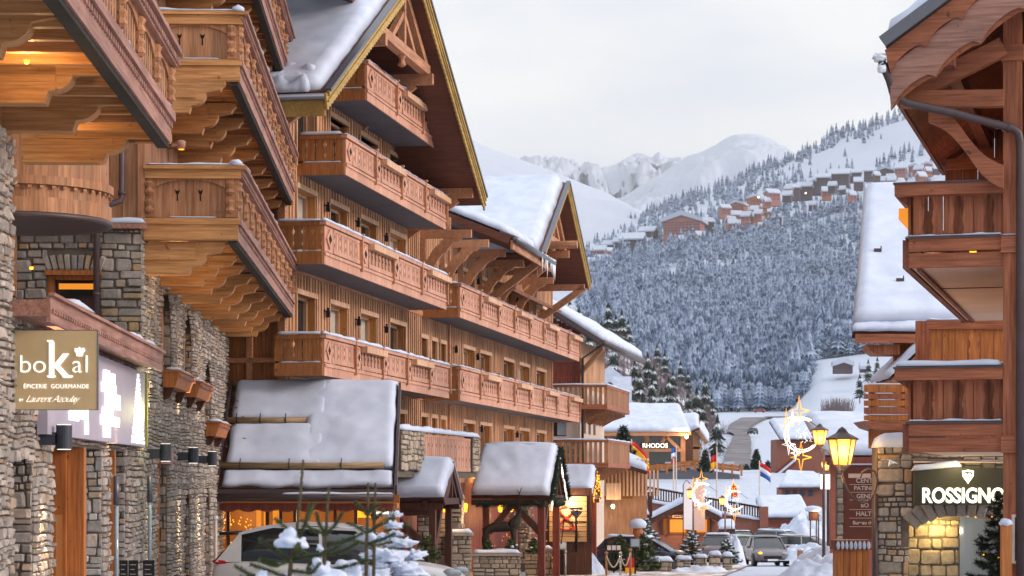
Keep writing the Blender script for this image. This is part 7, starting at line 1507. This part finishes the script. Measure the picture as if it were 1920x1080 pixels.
# ---- flags and banners
M['f_red'] = plain('flag_red', '#c8202c', .7, nz=.05); M['f_yel'] = plain('flag_yellow', '#f0a81e', .7, nz=.05); M['f_black'] = plain('flag_black', '#1b1b1f', .7, nz=0); M['f_white'] = plain('flag_white', '#e6e4ea', .7, nz=.03); M['f_blue'] = plain('flag_blue', '#2c5ea8', .7, nz=.05); M['f_or'] = plain('banner_orange', '#e2501c', .7, nz=.03); M['f_pink'] = plain('banner_pink', '#e7bfae', .7, nz=.05)
def flag(label, px, py, D, w, h, cols, zbase, drop=.5, vertical=False, dirx=1):
    p = pt(px, py, D); t = thing('flag_pole', label, 'flag', (p.x, D, zbase), 0, 'flags on poles'); H_ = p.z - zbase; mb = MB(); mb.tube([(0, 0, 0), (0, 0, H_ + .1)], [.07, .04], 8); mb.build('pole', 'plaster', t, True)
    n = 10; k = len(cols); 
    for j, c in enumerate(cols):
        mb = MB(); vs = []
        for i in range(n + 1):
            f_ = i / n; x = dirx * w * f_ * (1 - .15 * f_); y = .12 * w * math.sin(f_ * 7); dz = -drop * w * f_ ** 1.2
            if vertical: a0, a1 = f_, f_
            z0, z1 = H_ - h * j / k + dz, H_ - h * (j + 1) / k + dz; vs += [(x, y - .012, z0), (x, y - .012, z1), (x, y + .012, z0), (x, y + .012, z1)]
        fs = []
        for i in range(n): o = 4 * i; fs += [(o, o + 1, o + 5, o + 4), (o + 2, o + 6, o + 7, o + 3), (o, o + 4, o + 6, o + 2), (o + 1, o + 3, o + 7, o + 5)]
        mb.add(vs, fs); mb.build('flag_stripe', c, t, True)
    return t
flag('yellow and red flag hanging from a pole left of the restaurant lettering', 1184, 826, 170, 1.6, 1.2, ('f_red', 'f_yel', 'f_yel', 'f_red'), -4.6, .9)
flag('black red and gold flag hanging limp on a tall white pole', 1344, 840, 170, .55, 1.5, ('f_black', 'f_red', 'f_yel'), -4.6, .3, dirx=-1); flag('red white and blue flag flying on a pole before the winding road', 1424, 866, 170, 1.0, 1.05, ('f_red', 'f_white', 'f_blue'), -4.6, .55)
flag('dark red and white flag drooping by the restaurant deck', 1268, 838, 190, .5, 1.3, ('f_blue', 'f_white', 'f_red'), -3, .3, dirx=-1)
p = pt(1263, 860, 165); t = thing('bare_flag_pole', 'tall bare white flag pole before the restaurant deck', 'pole', (p.x, 165, -4.6)); mb = MB(); mb.tube([(0, 0, 0), (0, 0, 6.4)], [.08, .05], 8); mb.build('pole', 'plaster', t, True); mb = MB(); mb.lathe([(.02, 6.4), (.1, 6.46), (.02, 6.55)], n=8); mb.build('knob', 'metal', t)
def banner(label, px, D, py0, py1, wpx, mat):
    s = D / F; p = pt(px, py0, D); zb = ground(130); t = thing('feather_banner', label, 'banner', (p.x, D, zb), 0, 'feather banners by the square'); z0, z1 = (HY - py1) * s - zb, (HY - py0) * s - zb; w_ = wpx * s
    mb = MB(); mb.prism([(0, z0), (w_, z0 - .05), (w_ * 1.0, z1 - .6), (w_ * .8, z1 - .2), (w_ * .4, z1), (0, z1 - .05)], 'y', -.01, .012); mb.build('cloth', mat, t); mb = MB(); mb.tube([(-.03, 0, 0), (-.03, 0, z1 - .2), (w_ * .3, 0, z1 + .06), (w_ * .75, 0, z1 - .15)], .025, 6); mb.build('pole', 'black', t, True); return t
banner('tall white feather banner left of the far street lamp', 1282, 124, 902, 992, 16, 'f_white'); banner('tall pinkish feather banner right of the far street lamp', 1301, 125, 896, 994, 21, 'f_pink'); banner('orange feather banner near the smallest crescent', 1373, 134, 908, 932, 10, 'f_or')
# ---- cars
def car(label, loc, rz, L_=4.3, Wd=1.78, Ht=1.5, paint='#777', group='cars parked around the square', kind='hatch', snow=.0, near=False):
    t = thing('parked_car', label, 'car', loc, rz, group); key = 'paint' + paint
    if key not in M:
        m = Mat('car_' + paint, .35, lin(paint), .15, .5); m.b.inputs['Coat Weight'].default_value = .5; M[key] = m.m
    hw = Wd / 2; cl = .2; bz = Ht * .62
    # stations from rear (x=0) to front (x=L)
    if kind == 'suv': st = [(0, .42, .62, .80), (.05, .30, .98, .9), (.2, .26, 1.02, .96), (.6, .25, 1.04, 1), (1.5, .24, 1.0, 1), (2.6, .24, .97, 1), (3.5, .24, .98, 1), (3.9, .24, .94, .99), (4.4, .26, .86, .95), (4.72, .30, .72, .84), (4.8, .38, .60, .72)]; st = [(a * L_ / 4.8, b, c * Ht / 1.68, d) for a, b, c, d in st]; GH = [(.12, 1.0, 1.08, .86), (.55, 1.0, 1.52, .78), (1.2, 1.0, 1.66, .74), (2.1, .99, 1.68, .73), (2.8, .98, 1.60, .73), (3.35, .97, 1.3, .8), (3.72, .95, .97, .84)]; GH = [(a * L_ / 4.8, b * Ht / 1.68, c * Ht / 1.68, d) for a, b, c, d in GH]
    else: st = [(0, .4, .7, .82), (.06, .3, .94, .92), (.3, .24, .98, .97), (.9, .23, .98, 1), (2.0, .23, .95, 1), (3.0, .23, .93, 1), (3.4, .23, .89, .98), (3.9, .25, .8, .94), (4.2, .3, .68, .86), (4.3, .36, .58, .75)]; st = [(a * L_ / 4.3, b, c * Ht / 1.5, d) for a, b, c, d in st]; GH = [(.12, .93, 1.0, .86), (.5, .94, 1.38, .76), (1.1, .95, 1.49, .74), (1.9, .94, 1.5, .73), (2.45, .93, 1.42, .73), (2.95, .91, 1.15, .8), (3.35, .88, .9, .84)]; GH = [(a * L_ / 4.3, b * Ht / 1.5, c * Ht / 1.5, d) for a, b, c, d in GH]
    vs = []; fs = []
    for x, zl, zh, k in st:
        w_ = hw * k; ring = [(-w_ * .8, zl), (-w_ * .97, zl + .1), (-w_, zl + (zh - zl) * .45), (-w_ * .985, zh - .12), (-w_ * .9, zh - .02), (-w_ * .45, zh + .02), (w_ * .45, zh + .02), (w_ * .9, zh - .02), (w_ * .985, zh - .12), (w_, zl + (zh - zl) * .45), (w_ * .97, zl + .1), (w_ * .8, zl)]; vs += [(x - L_ / 2, y, z) for y, z in ring]
    n = 12
    for i in range(len(st) - 1):
        for j in range(n): fs.append((i * n + j, i * n + (j + 1) % n, (i + 1) * n + (j + 1) % n, (i + 1) * n + j))
    fs += [tuple(range(n - 1, -1, -1)), tuple(range((len(st) - 1) * n, len(st) * n))]
    mb = MB(); mb.add(vs, fs); body = mb.build('body', key, t, True)
    if near: s = body.modifiers.new('s', 'SUBSURF'); s.levels = 2; s.render_levels = 2
    vs = []; fs = []
    for x, zb, zt_, k in GH: wb = hw * .9; wt = hw * k; vs += [(x - L_ / 2, -wb, zb - .06), (x - L_ / 2, -wt, zt_ - .05), (x - L_ / 2, -wt * .8, zt_ - .01), (x - L_ / 2, wt * .8, zt_ - .01), (x - L_ / 2, wt, zt_ - .05), (x - L_ / 2, wb, zb - .06)]
    n = 6
    for i in range(len(GH) - 1):
        for j in range(n): fs.append((i * n + j, i * n + (j + 1) % n, (i + 1) * n + (j + 1) % n, (i + 1) * n + j))
    fs += [tuple(range(n - 1, -1, -1)), tuple(range((len(GH) - 1) * n, len(GH) * n))]; mb = MB(); mb.add(vs, fs); mb.build('windows', 'glass', t, near)
    # roof skin and pillars
    mb = MB(); R0 = GH[1:5] if kind != 'suv' else GH[1:5]; vs = []; m_ = 7
    for x, zb, zt_, k in R0:
        for j in range(m_): y = hw * (k + .015) * (2 * j / (m_ - 1) - 1); vs.append((x - L_ / 2, y, zt_ + .02 - .05 * (2 * j / (m_ - 1) - 1) ** 4))
    mb.add(vs, [(i * m_ + j, i * m_ + j + 1, (i + 1) * m_ + j + 1, (i + 1) * m_ + j) for i in range(len(R0) - 1) for j in range(m_ - 1)]); rf = mb.build('roof', key, t, True); sd = rf.modifiers.new('t', 'SOLIDIFY'); sd.thickness = .03; sd.offset = -1
    if near: s = rf.modifiers.new('s', 'SUBSURF'); s.levels = 2; s.render_levels = 2
    mb = MB()
    for s_ in (1, -1):
        mb.mark()
        def P(g, top): x, zb, zt_, k = g; return (x - L_ / 2, s_ * hw * ((k + .012) if top else .915), (zt_ - .02) if top else zb - .03)
        q0, q1 = P(GH[0], 0), P(GH[1], 1); q2 = (q1[0] + .05, q1[1], q1[2]); q3 = (q0[0] + (.5 if kind == 'suv' else .25), q0[1], q0[2]); e_ = .012 * s_; mb.add([q0, q1, q2, q3] + [(x, y + e_, z) for x, y, z in (q0, q1, q2, q3)], [(0, 1, 2, 3), (7, 6, 5, 4), (0, 4, 5, 1), (1, 5, 6, 2), (2, 6, 7, 3), (3, 7, 4, 0)]); mb.bar(P(GH[-3], 1), P(GH[-1], 0), .07, .05, (0, 1, 0)); g = GH[3]; mb.bar(P(g, 1), (g[0] - L_ / 2 + .05, s_ * hw * .918, g[1] - .03), .06, .03, (0, 1, 0))
        mb.bar(P(GH[1], 1), P(GH[2], 1), .05, .05); mb.bar(P(GH[2], 1), P(GH[4], 1), .05, .05)
    mb.build_each('pillars', key, t)
    wr = .34 if kind == 'suv' else .31
    for x in (L_ * .185, L_ * .81):
        for s_ in (1, -1):
            mb = MB(Matrix.Translation((x - L_ / 2, s_ * (hw - .11), wr)) @ Matrix.Rotation(R(90), 4, 'X')); mb.lathe([(wr * .62, -.105), (wr * .9, -.11), (wr, -.08), (wr, .08), (wr * .9, .11), (wr * .62, .105)], n=20); w_ = mb.build('wheel', 'black', t, True); mb = MB(Matrix.Translation((x - L_ / 2, s_ * (hw - .0), wr)) @ Matrix.Rotation(R(90), 4, 'X')); mb.lathe([(wr * .2, -.03), (wr * .6, -.02), (wr * .6, .02), (wr * .2, .03)], n=14); mb.build('rim', 'metal', w_)
            mb = MB(Matrix.Translation((x - L_ / 2, s_ * hw * .92, wr + .02)) @ Matrix.Rotation(R(90), 4, 'X')); mb.lathe([(wr + .04, -.075), (wr + .06, -.075), (wr + .06, .075), (wr + .04, .075)], n=20); mb.build('wheel_arch', 'black', t)
    f_ = L_ / 2
    for s_ in (1, -1):
        mb = MB(); mb.blob((f_ - .2, s_ * hw * .68, .70 * Ht / 1.55), .2, .17, .09, 1, .05, 10, 8, flat=-1); mb.build('headlight', 'glass_l', t, True)
        mb = MB(); mb.blob((-f_ + .25, s_ * hw * .80, .90 * Ht / 1.55), .22, .13, .07, 1, .05, 10, 8, flat=-1); mb.build('tail_light', 'f_red', t, True)
        mb = MB(); mb.blob((.55 * L_ - f_ + .55, s_ * (hw + .1), .98 * Ht / 1.5), .07, .12, .08, 1, .05, 8, 6, flat=-1); mb.build('mirror', key, t, True)
    mb = MB(); mb.box(f_ - .13, f_ + .01, -.45, .45, .42, .58); mb.box(f_ - .13, f_ + .0, -.6, .6, .25, .34); mb.build('grille', 'black', t); mb = MB(); mb.box(f_ + .011, f_ + .025, -.26, .26, .33, .42); mb.build('number_plate', 'f_white', t); mb = MB(); mb.box(-f_ - .02, -f_ + .05, -.26, .26, .5, .62); mb.build('number_plate', 'f_white', t)
    if snow: mb = MB(); snow_patch(mb, (GH[1][0] - f_, -hw * .72, Ht), (GH[4][0] - f_, -hw * .72, Ht - .06), (GH[4][0] - f_, hw * .72, Ht - .06), (GH[1][0] - f_, hw * .72, Ht), snow, .12, .02, 3, edge=snow); mb.build('snow', 'snow', t, True)
    return t
def place_car(label, px, D, rz, zb=None, **k): p = pt(px, HY, D); return car(label, (p.x, D, ground(D) if zb is None else zb), rz, **k)
sv = place_car('silver beige sport utility car parked behind the fir saplings', 641, 43.6, R(-5), zb=-2.5, L_=4.85, Wd=1.92, Ht=1.70, paint='#d2d1d3', kind='suv', near=True, group=None)
mb = MB(); mb.bar((-2.12, -.7, 1.52), (-2.12, .7, 1.52), .3, .05); mb.build('roof_spoiler', 'black', sv)
place_car('dark grey compact car driving towards the viewer, in the middle of the street', 1436, 113, R(-90 + 3), L_=4.2, Wd=1.8, Ht=1.52, paint='#5f5a60', group=None)
mb = MB(); mb.blob((2.06, -.62, .72), .07, .1, .07, 0, 0, 8, 6, flat=-1); mb.build('indicator_light', 'tube_y', bpy.data.objects['parked_car.001'])
place_car('dark blue car with snow on its roof behind the dark fir bushes', 1210, 100, R(-14), L_=4.5, Ht=1.5, paint='#232b3c', snow=.1)
place_car('grey van like car seen from behind with a snowy roof', 1348, 124, R(80), L_=4.2, Ht=1.62, paint='#6d6670', snow=.12)
place_car('dark car at the back left of the row of parked cars', 1388, 146, R(-60), L_=4.2, paint='#2e3440', snow=.06); place_car('green tinted car just left of the oncoming grey car', 1392, 132, R(-70), L_=4.0, paint='#7d8a66', snow=.05)
place_car('silver car half hidden behind the oncoming grey car', 1470, 146, R(-30), L_=4.4, paint='#8c96a0', snow=.1); place_car('white silver car parked side on right of the oncoming grey car', 1515, 133, R(-20), L_=4.4, paint='#a8a6aa', snow=.05); place_car('dark teal car at the back beside the red dressed group', 1452, 152, R(10), L_=4.2, paint='#3a5660', snow=.05)
place_car('small red car parked at the top of the winding road', 1424, 862, R(170), zb=hill_z(1424, 862) + 1.6, L_=4.6, paint='#a02733', group='cars on the far road'); place_car('dark car just above the winding road bend', 1411, 540, R(100), zb=hill_z(1411, 540) + 1.4, L_=4.3, paint='#2b2b33', group='cars on the far road', snow=.05)
# ---- snow banks, low walls, bushes
def mound(label, px, py, D, rx, ry, rz_, seed, name='snow_pile'):
    p = pt(px, py, D); mb = MB(); n = 36; vs = []
    for j in range(n + 1):
        for i in range(n + 1):
            a, b = 2 * i / n - 1, 2 * j / n - 1; r2 = min(1, a * a + b * b); q = Vector((a * rx * 1.6 + seed * 9, b * min(ry, 3) * 1.6, seed)); f_ = noise.fractal(q, .8, 2.1, 4); g_ = (1 - r2) ** .8
            vs.append((a * rx * 1.15, b * ry * 1.15, -.6 * rz_ + rz_ * 1.7 * g_ * (1 + .45 * f_) + .05 * f_ * g_))
    mb.add(vs, [(j * (n + 1) + i, j * (n + 1) + i + 1, (j + 1) * (n + 1) + i + 1, (j + 1) * (n + 1) + i) for j in range(n) for i in range(n)]); o = mb.build(name, 'snow', None, True); o.location = p; o['label'] = label; o['category'] = 'snow pile'; return o
mound('long ploughed snow bank along the right side of the street', 1560, 1085, 70, .9, 4, .55, 1, 'snow_bank'); mound('snow heap at the foot of the tall street lamp pole', 1545, 1050, 84, 1.0, 2, .4, 2); mound('jagged heap of cleared snow beside the rope posts', 1088, 1066, 86, .9, .6, .85, 3); mound('pointed snow heap leaning on the entrance plinth', 1065, 1050, 88, .38, .4, 1.0, 4)
mound('snow pile between the parked cars and the lamp pole', 1508, 1000, 152, 1.9, 2, .9, 5); mound('rounded snow pile left of the oncoming grey car', 1375, 1040, 100, .5, .6, .75, 6); mound('low snow heap in front of the stone blocks', 1300, 1082, 92, 2.0, 1, .35, 7); mound('snow heap right of the oncoming grey car by the wooden bollard', 1510, 1040, 112, 1.3, 1.5, .4, 8); mound('shallow snow strip along the left foot of the street', 1170, 1098, 84, 2.6, 1.0, .35, 9); mound('white snow bank at the lower right beside the timber bin', 1530, 1085, 62, 1.1, 2, .4, 10)
def block(label, px0, px1, py0, D, h=.8): p = pt(px0, py0, D); s = D / F; w_ = (px1 - px0) * s; t = thing('stone_block', label, 'stone block', (p.x, D, p.z), 0, 'snow topped stone blocks'); mb = MB(); mb.box(.02, w_ - .02, .03, .5, -1.4, 0); mb.build('core', 'mortar', t); mb = MB(); rubble(mb, 0, w_, -1.3, 0, [], .03, (.12, .26), rng=rng); mb.build('stones', 'stone_b', t); mb = MB(); snow_patch(mb, (-.05, -.06, 0), (w_ + .05, -.06, 0), (w_ + .05, .5, 0), (-.05, .5, 0), .2, .08, .04, px0); mb.build('snow', 'snow', t, True)
block('widest snow topped stone block, left of the others', 1196, 1260, 1053, 92); block('second snow topped stone block with the snowy bush above', 1268, 1296, 1050, 93); block('third snow topped stone block', 1304, 1326, 1046, 94); block('fourth small snow topped stone block near the van like car', 1330, 1352, 1042, 95); block('rightmost narrow snow topped block', 1356, 1374, 1044, 96)
fir('fir_bush', 'dark green fir bush with tiny lights left of the menu stands', 'fir bush', 1164, 1002, 93, 1.6, .75, .9, 'needle', lit=.03, seed=31, w=.018, L=.13, snow=.05); fir('fir_bush', 'dark green fir bush in front of the dark blue car', 'fir bush', 1207, 1000, 92, 1.5, .8, .9, 'needle', lit=.03, seed=32, w=.018, L=.13, snow=.05)
fir('snowy_bush', 'snow covered bush above the second stone block', 'fir bush', 1297, 995, 97, 1.3, .75, .8, 'needle', seed=33, w=.018, L=.12, snow=.7); fir('snowy_bush', 'snow covered bush left of the oncoming grey car', 'fir bush', 1362, 1010, 99, 1.1, .7, .8, 'needle', seed=34, w=.018, L=.12, snow=.6); fir('snowy_bush', 'small frosted bush behind the mushroom snow cap', 'fir bush', 1212, 972, 108, 1.1, .6, .8, 'needle', seed=35, w=.018, L=.12, snow=.9)
for i, (px, py, D, h, r_, lb) in enumerate(((1168, 796, 150, 5.2, 1.5, 'snowy fir rising left of the yellow and red flag'), (1418, 840, 300, 9.5, 2.2, 'tall snowy fir right of the road foot'), (1440, 862, 280, 7.5, 2.0, 'shorter snowy fir right of the tall one'), (1400, 870, 290, 5, 1.6, 'small snowy fir at the road foot'))): fir('village_fir', lb, 'fir tree', px, py, D, h, r_, .55, 'needle_d', snow=.55, seed=50 + i, w=.05, L=.35, dr=.5)
for i, (px, py, D, h, r_, lb) in enumerate(((1322, 842, 225, 2.4, .8, 'small fir beside the gabled side chalet'), (1172, 935, 116, .0, 0, ''))):
    if h: fir('village_fir', lb, 'fir tree', px, py, D, h, r_, .8, 'needle_d', snow=.4, seed=60 + i, w=.03, L=.2)
# planters' little firs
for i, (px, py, D, lb) in enumerate(((1000, 1008, 80, 'low conifer bush on the planter block, right'), (958, 1010, 77, 'small fir behind the stag statue'), (915, 1012, 77, 'small fir left of the stag statue'))): fir('planter_fir', lb, 'small fir', px, py, D, .6, .3, 1.6, 'needle', seed=70 + i, w=.012, L=.07, snow=.1)
# ---- rope posts, menu stands, sculpture
def post(label, px, py, D, h, mat, rad, group, dx=0): p = pt(px, py, D); t = thing('rope_post' if group[0] == 'r' else 'bollard', label, 'post', (p.x, D, p.z - h), 0, group); mb = MB(); mb.tube([(0, 0, 0), (0, 0, h)], rad, 10); mb.build('shaft', mat, t, True); mb = MB(); mb.lathe([(rad, h), (rad * 1.5, h + .03), (rad * 1.5, h + .08), (rad * .5, h + .12)], n=10); mb.build('knob', mat, t, True); return t
M['chrome'] = plain('chrome', '#b9b4ae', .25, .9, nz=0)
PS = [(1137, 1040, 'lw_v', 'wooden rope post left of the slack rope'), (1163, 1040, 'chrome', 'metal rope post in the middle of the slack ropes'), (1182, 1034, 'lw_v', 'tall rope post right of the slack ropes')]
for px, py, mt, lb in PS: post(lb, px, py, 83, 1.0, mt, .045, 'rope posts before the entrance')
for px, py, lb in ((1016, 1044, 'metal bollard beside the stone planter'), (1036, 1048, 'leaning chain post left of the snow heap'), (1060, 1037, 'silver rope post before the entrance panel')): post(lb, px, py, 82, .95, 'chrome', .04, 'metal bollards before the porch')
for a, b, lb in (((1137, 1042), (1163, 1042), 'slack rope hanging between wooden and metal post'), ((1163, 1042), (1182, 1036), 'slack rope hanging towards the tall right post')):
    p0, p1 = pt(*a, 83), pt(*b, 83); mb = MB(); mb.tube([p0.lerp(p1, i / 10) + Vector((0, -.05, -.42 * math.sin(math.pi * i / 10))) for i in range(11)], .025, 7); o = mb.build('rope', 'plaster', None, True); o['label'] = lb; o['category'] = 'rope'; o['group'] = 'slack ropes'
def stand(label, px, py, D, w_, h_, mat, tilt, n): p = pt(px, py, D); t = thing('menu_stand', label, 'menu stand', (p.x, D, p.z - 1.3), 0, 'menu stands'); mb = MB(Matrix.Translation((0, 0, 1.3)) @ Matrix.Rotation(R(-tilt), 4, 'X')); mb.box(-w_ / 2, w_ / 2, -.03, .03, -h_ / 2, h_ / 2); k = mb.build('panel', mat, t); mb = MB(mb.m); [mb.box(-w_ / 2 + w_ * (i + .1) / n, -w_ / 2 + w_ * (i + .9) / n, -.036, -.031, -h_ * .4, h_ * .4) for i in range(n)]; mb.build('menu_sheet', 'glass_l' if n == 1 else 'plaster', k); mb = MB(); mb.bar((0, .03, 0), (0, .03, 1.2), .06, .06, (0, 1, 0)); mb.box(-.2, .2, -.15, .2, 0, .04); mb.build('leg', 'black', t)
stand('wide menu stand showing three lit pages', 1151, 1028, 86, .55, .26, 'black', 35, 3); stand('grey square menu stand on a thin leg', 1191, 1018, 86, .38, .34, 'metal', 15, 1); stand('dark tilted menu stand before the entrance panel', 1054, 1022, 84, .34, .4, 'metal', 25, 1)
p = pt(1182, 1046, 87); t = thing('red_yellow_box', 'small red and yellow box standing between the rope posts', 'box', (p.x, 87, p.z - .8)); mb = MB(); mb.box(-.14, .14, -.1, .1, .42, .8); mb.build('red_top', 'f_red', t); mb = MB(); mb.box(-.2, .2, -.12, .12, 0, .419); mb.build('yellow_base', 'f_yel', t)
p = pt(1080, 1020, 83); t = thing('metal_sculpture', 'spindly dark metal scales sculpture with spiky snow topped head', 'sculpture', p)
mb = MB(); mb.tube([(0, 0, -.3), (.02, 0, .4), (0, 0, .95)], [.07, .05, .03], 8); mb.tube([(-.04, 0, .1), (-.14, 0, -.3)], .025, 6); mb.tube([(-.45, 0, .93), (-.35, 0, .82), (0, 0, .78), (.35, 0, .8), (.52, 0, .9)], .03, 6); mb.build('stem', 'bronze', t, True)
for s_ in (-1, 1): mb = MB(); mb.tube([(s_ * .45, 0, .9), (s_ * .5, 0, .4), (s_ * .55, 0, .0)], .02, 6); mb.build('hanging_rod', 'bronze', t)
mb = MB(); mb.add([(0, 0, .9)] + [(.26 * (1 if i % 2 else .6) * math.cos(i * .393), .2 * (1 if i % 2 else .6) * math.sin(i * .393), 1.18 + .05 * math.sin(i * 3)) for i in range(16)] + [(0, 0, 1.25)], [(0, 1 + (i + 1) % 16, 1 + i) for i in range(16)] + [(17, 1 + i, 1 + (i + 1) % 16) for i in range(16)]); mb.box(-.25, .25, -.05, .05, 1.27, 1.36); mb.build('spiky_head', 'metal', t)
p = pt(1372, 1055, 98)
t = fthing('wooden_bollard', 'small brown wooden bollard right of the oncoming grey car', 'bollard', 1500, 108); q = Q(1500, 108); mb = MB(); mb.box(-.12, .12, -.12, .12, q.z(1062), q.z(1032)); mb.build('shaft', 'lw_v', t); mb = MB(); mb.blob((0, 0, q.z(1031)), .15, .15, .07, 3); mb.build('snow', 'snow', t, True)
q = Q(1525, 128); t = fthing('round_roof_sign', 'small shelter with a domed snow cap beside the faraway street lamp', 'shelter', 1525, 128); mb = MB(); mb.blob((0, 0, q.z(955)), .5, .5, .22, 3, .05); mb.build('snow_cap', 'snow', t, True); mb = MB(); mb.box(-.25, .25, -.2, .2, q.z(976), q.z(958)); mb.build('panel', 'brown_w', t); mb = MB(); mb.box(-.2, -.14, -.05, .05, -4.6, q.z(976)); mb.box(.14, .2, -.05, .05, -4.6, q.z(976)); mb.build('legs', 'brown_w', t)
q = Q(1552, 96); t = fthing('lit_poster_box', 'bright white lit poster box below the third street lamp', 'sign', 1552, 96); mb = MB(); mb.box(-.3, .3, -.08, .08, q.z(917), q.z(889)); mb.build('panel', 'white_em', t); mb = MB(); mb.box(-.34, .34, -.1, .1, q.z(889) + .002, q.z(887)); mb.box(-.05, .05, -.03, .03, -4, q.z(917) - .002); mb.build('frame', 'brown_w', t)
# people near the lamp post, tiny and blurred
# ---- haze
mb = MB(); mb.box(-4800, 4800, -40, 9600, -8, 1500); hz = mb.build('haze', 'dark'); hz['kind'] = 'stuff'; hz['label'] = 'pale winter air haze filling the valley'; hz['category'] = 'haze'
m = bpy.data.materials.new('haze'); m.use_nodes = True; nt = m.node_tree; nt.nodes.clear(); o = nt.nodes.new('ShaderNodeOutputMaterial'); v = nt.nodes.new('ShaderNodeVolumePrincipled'); v.inputs['Color'].default_value = (.965, .98, 1, 1); v.inputs['Density'].default_value = .00006; v.inputs['Anisotropy'].default_value = 0; nt.links.new(v.outputs[0], o.inputs['Volume']); hz.data.materials.clear(); hz.data.materials.append(m)
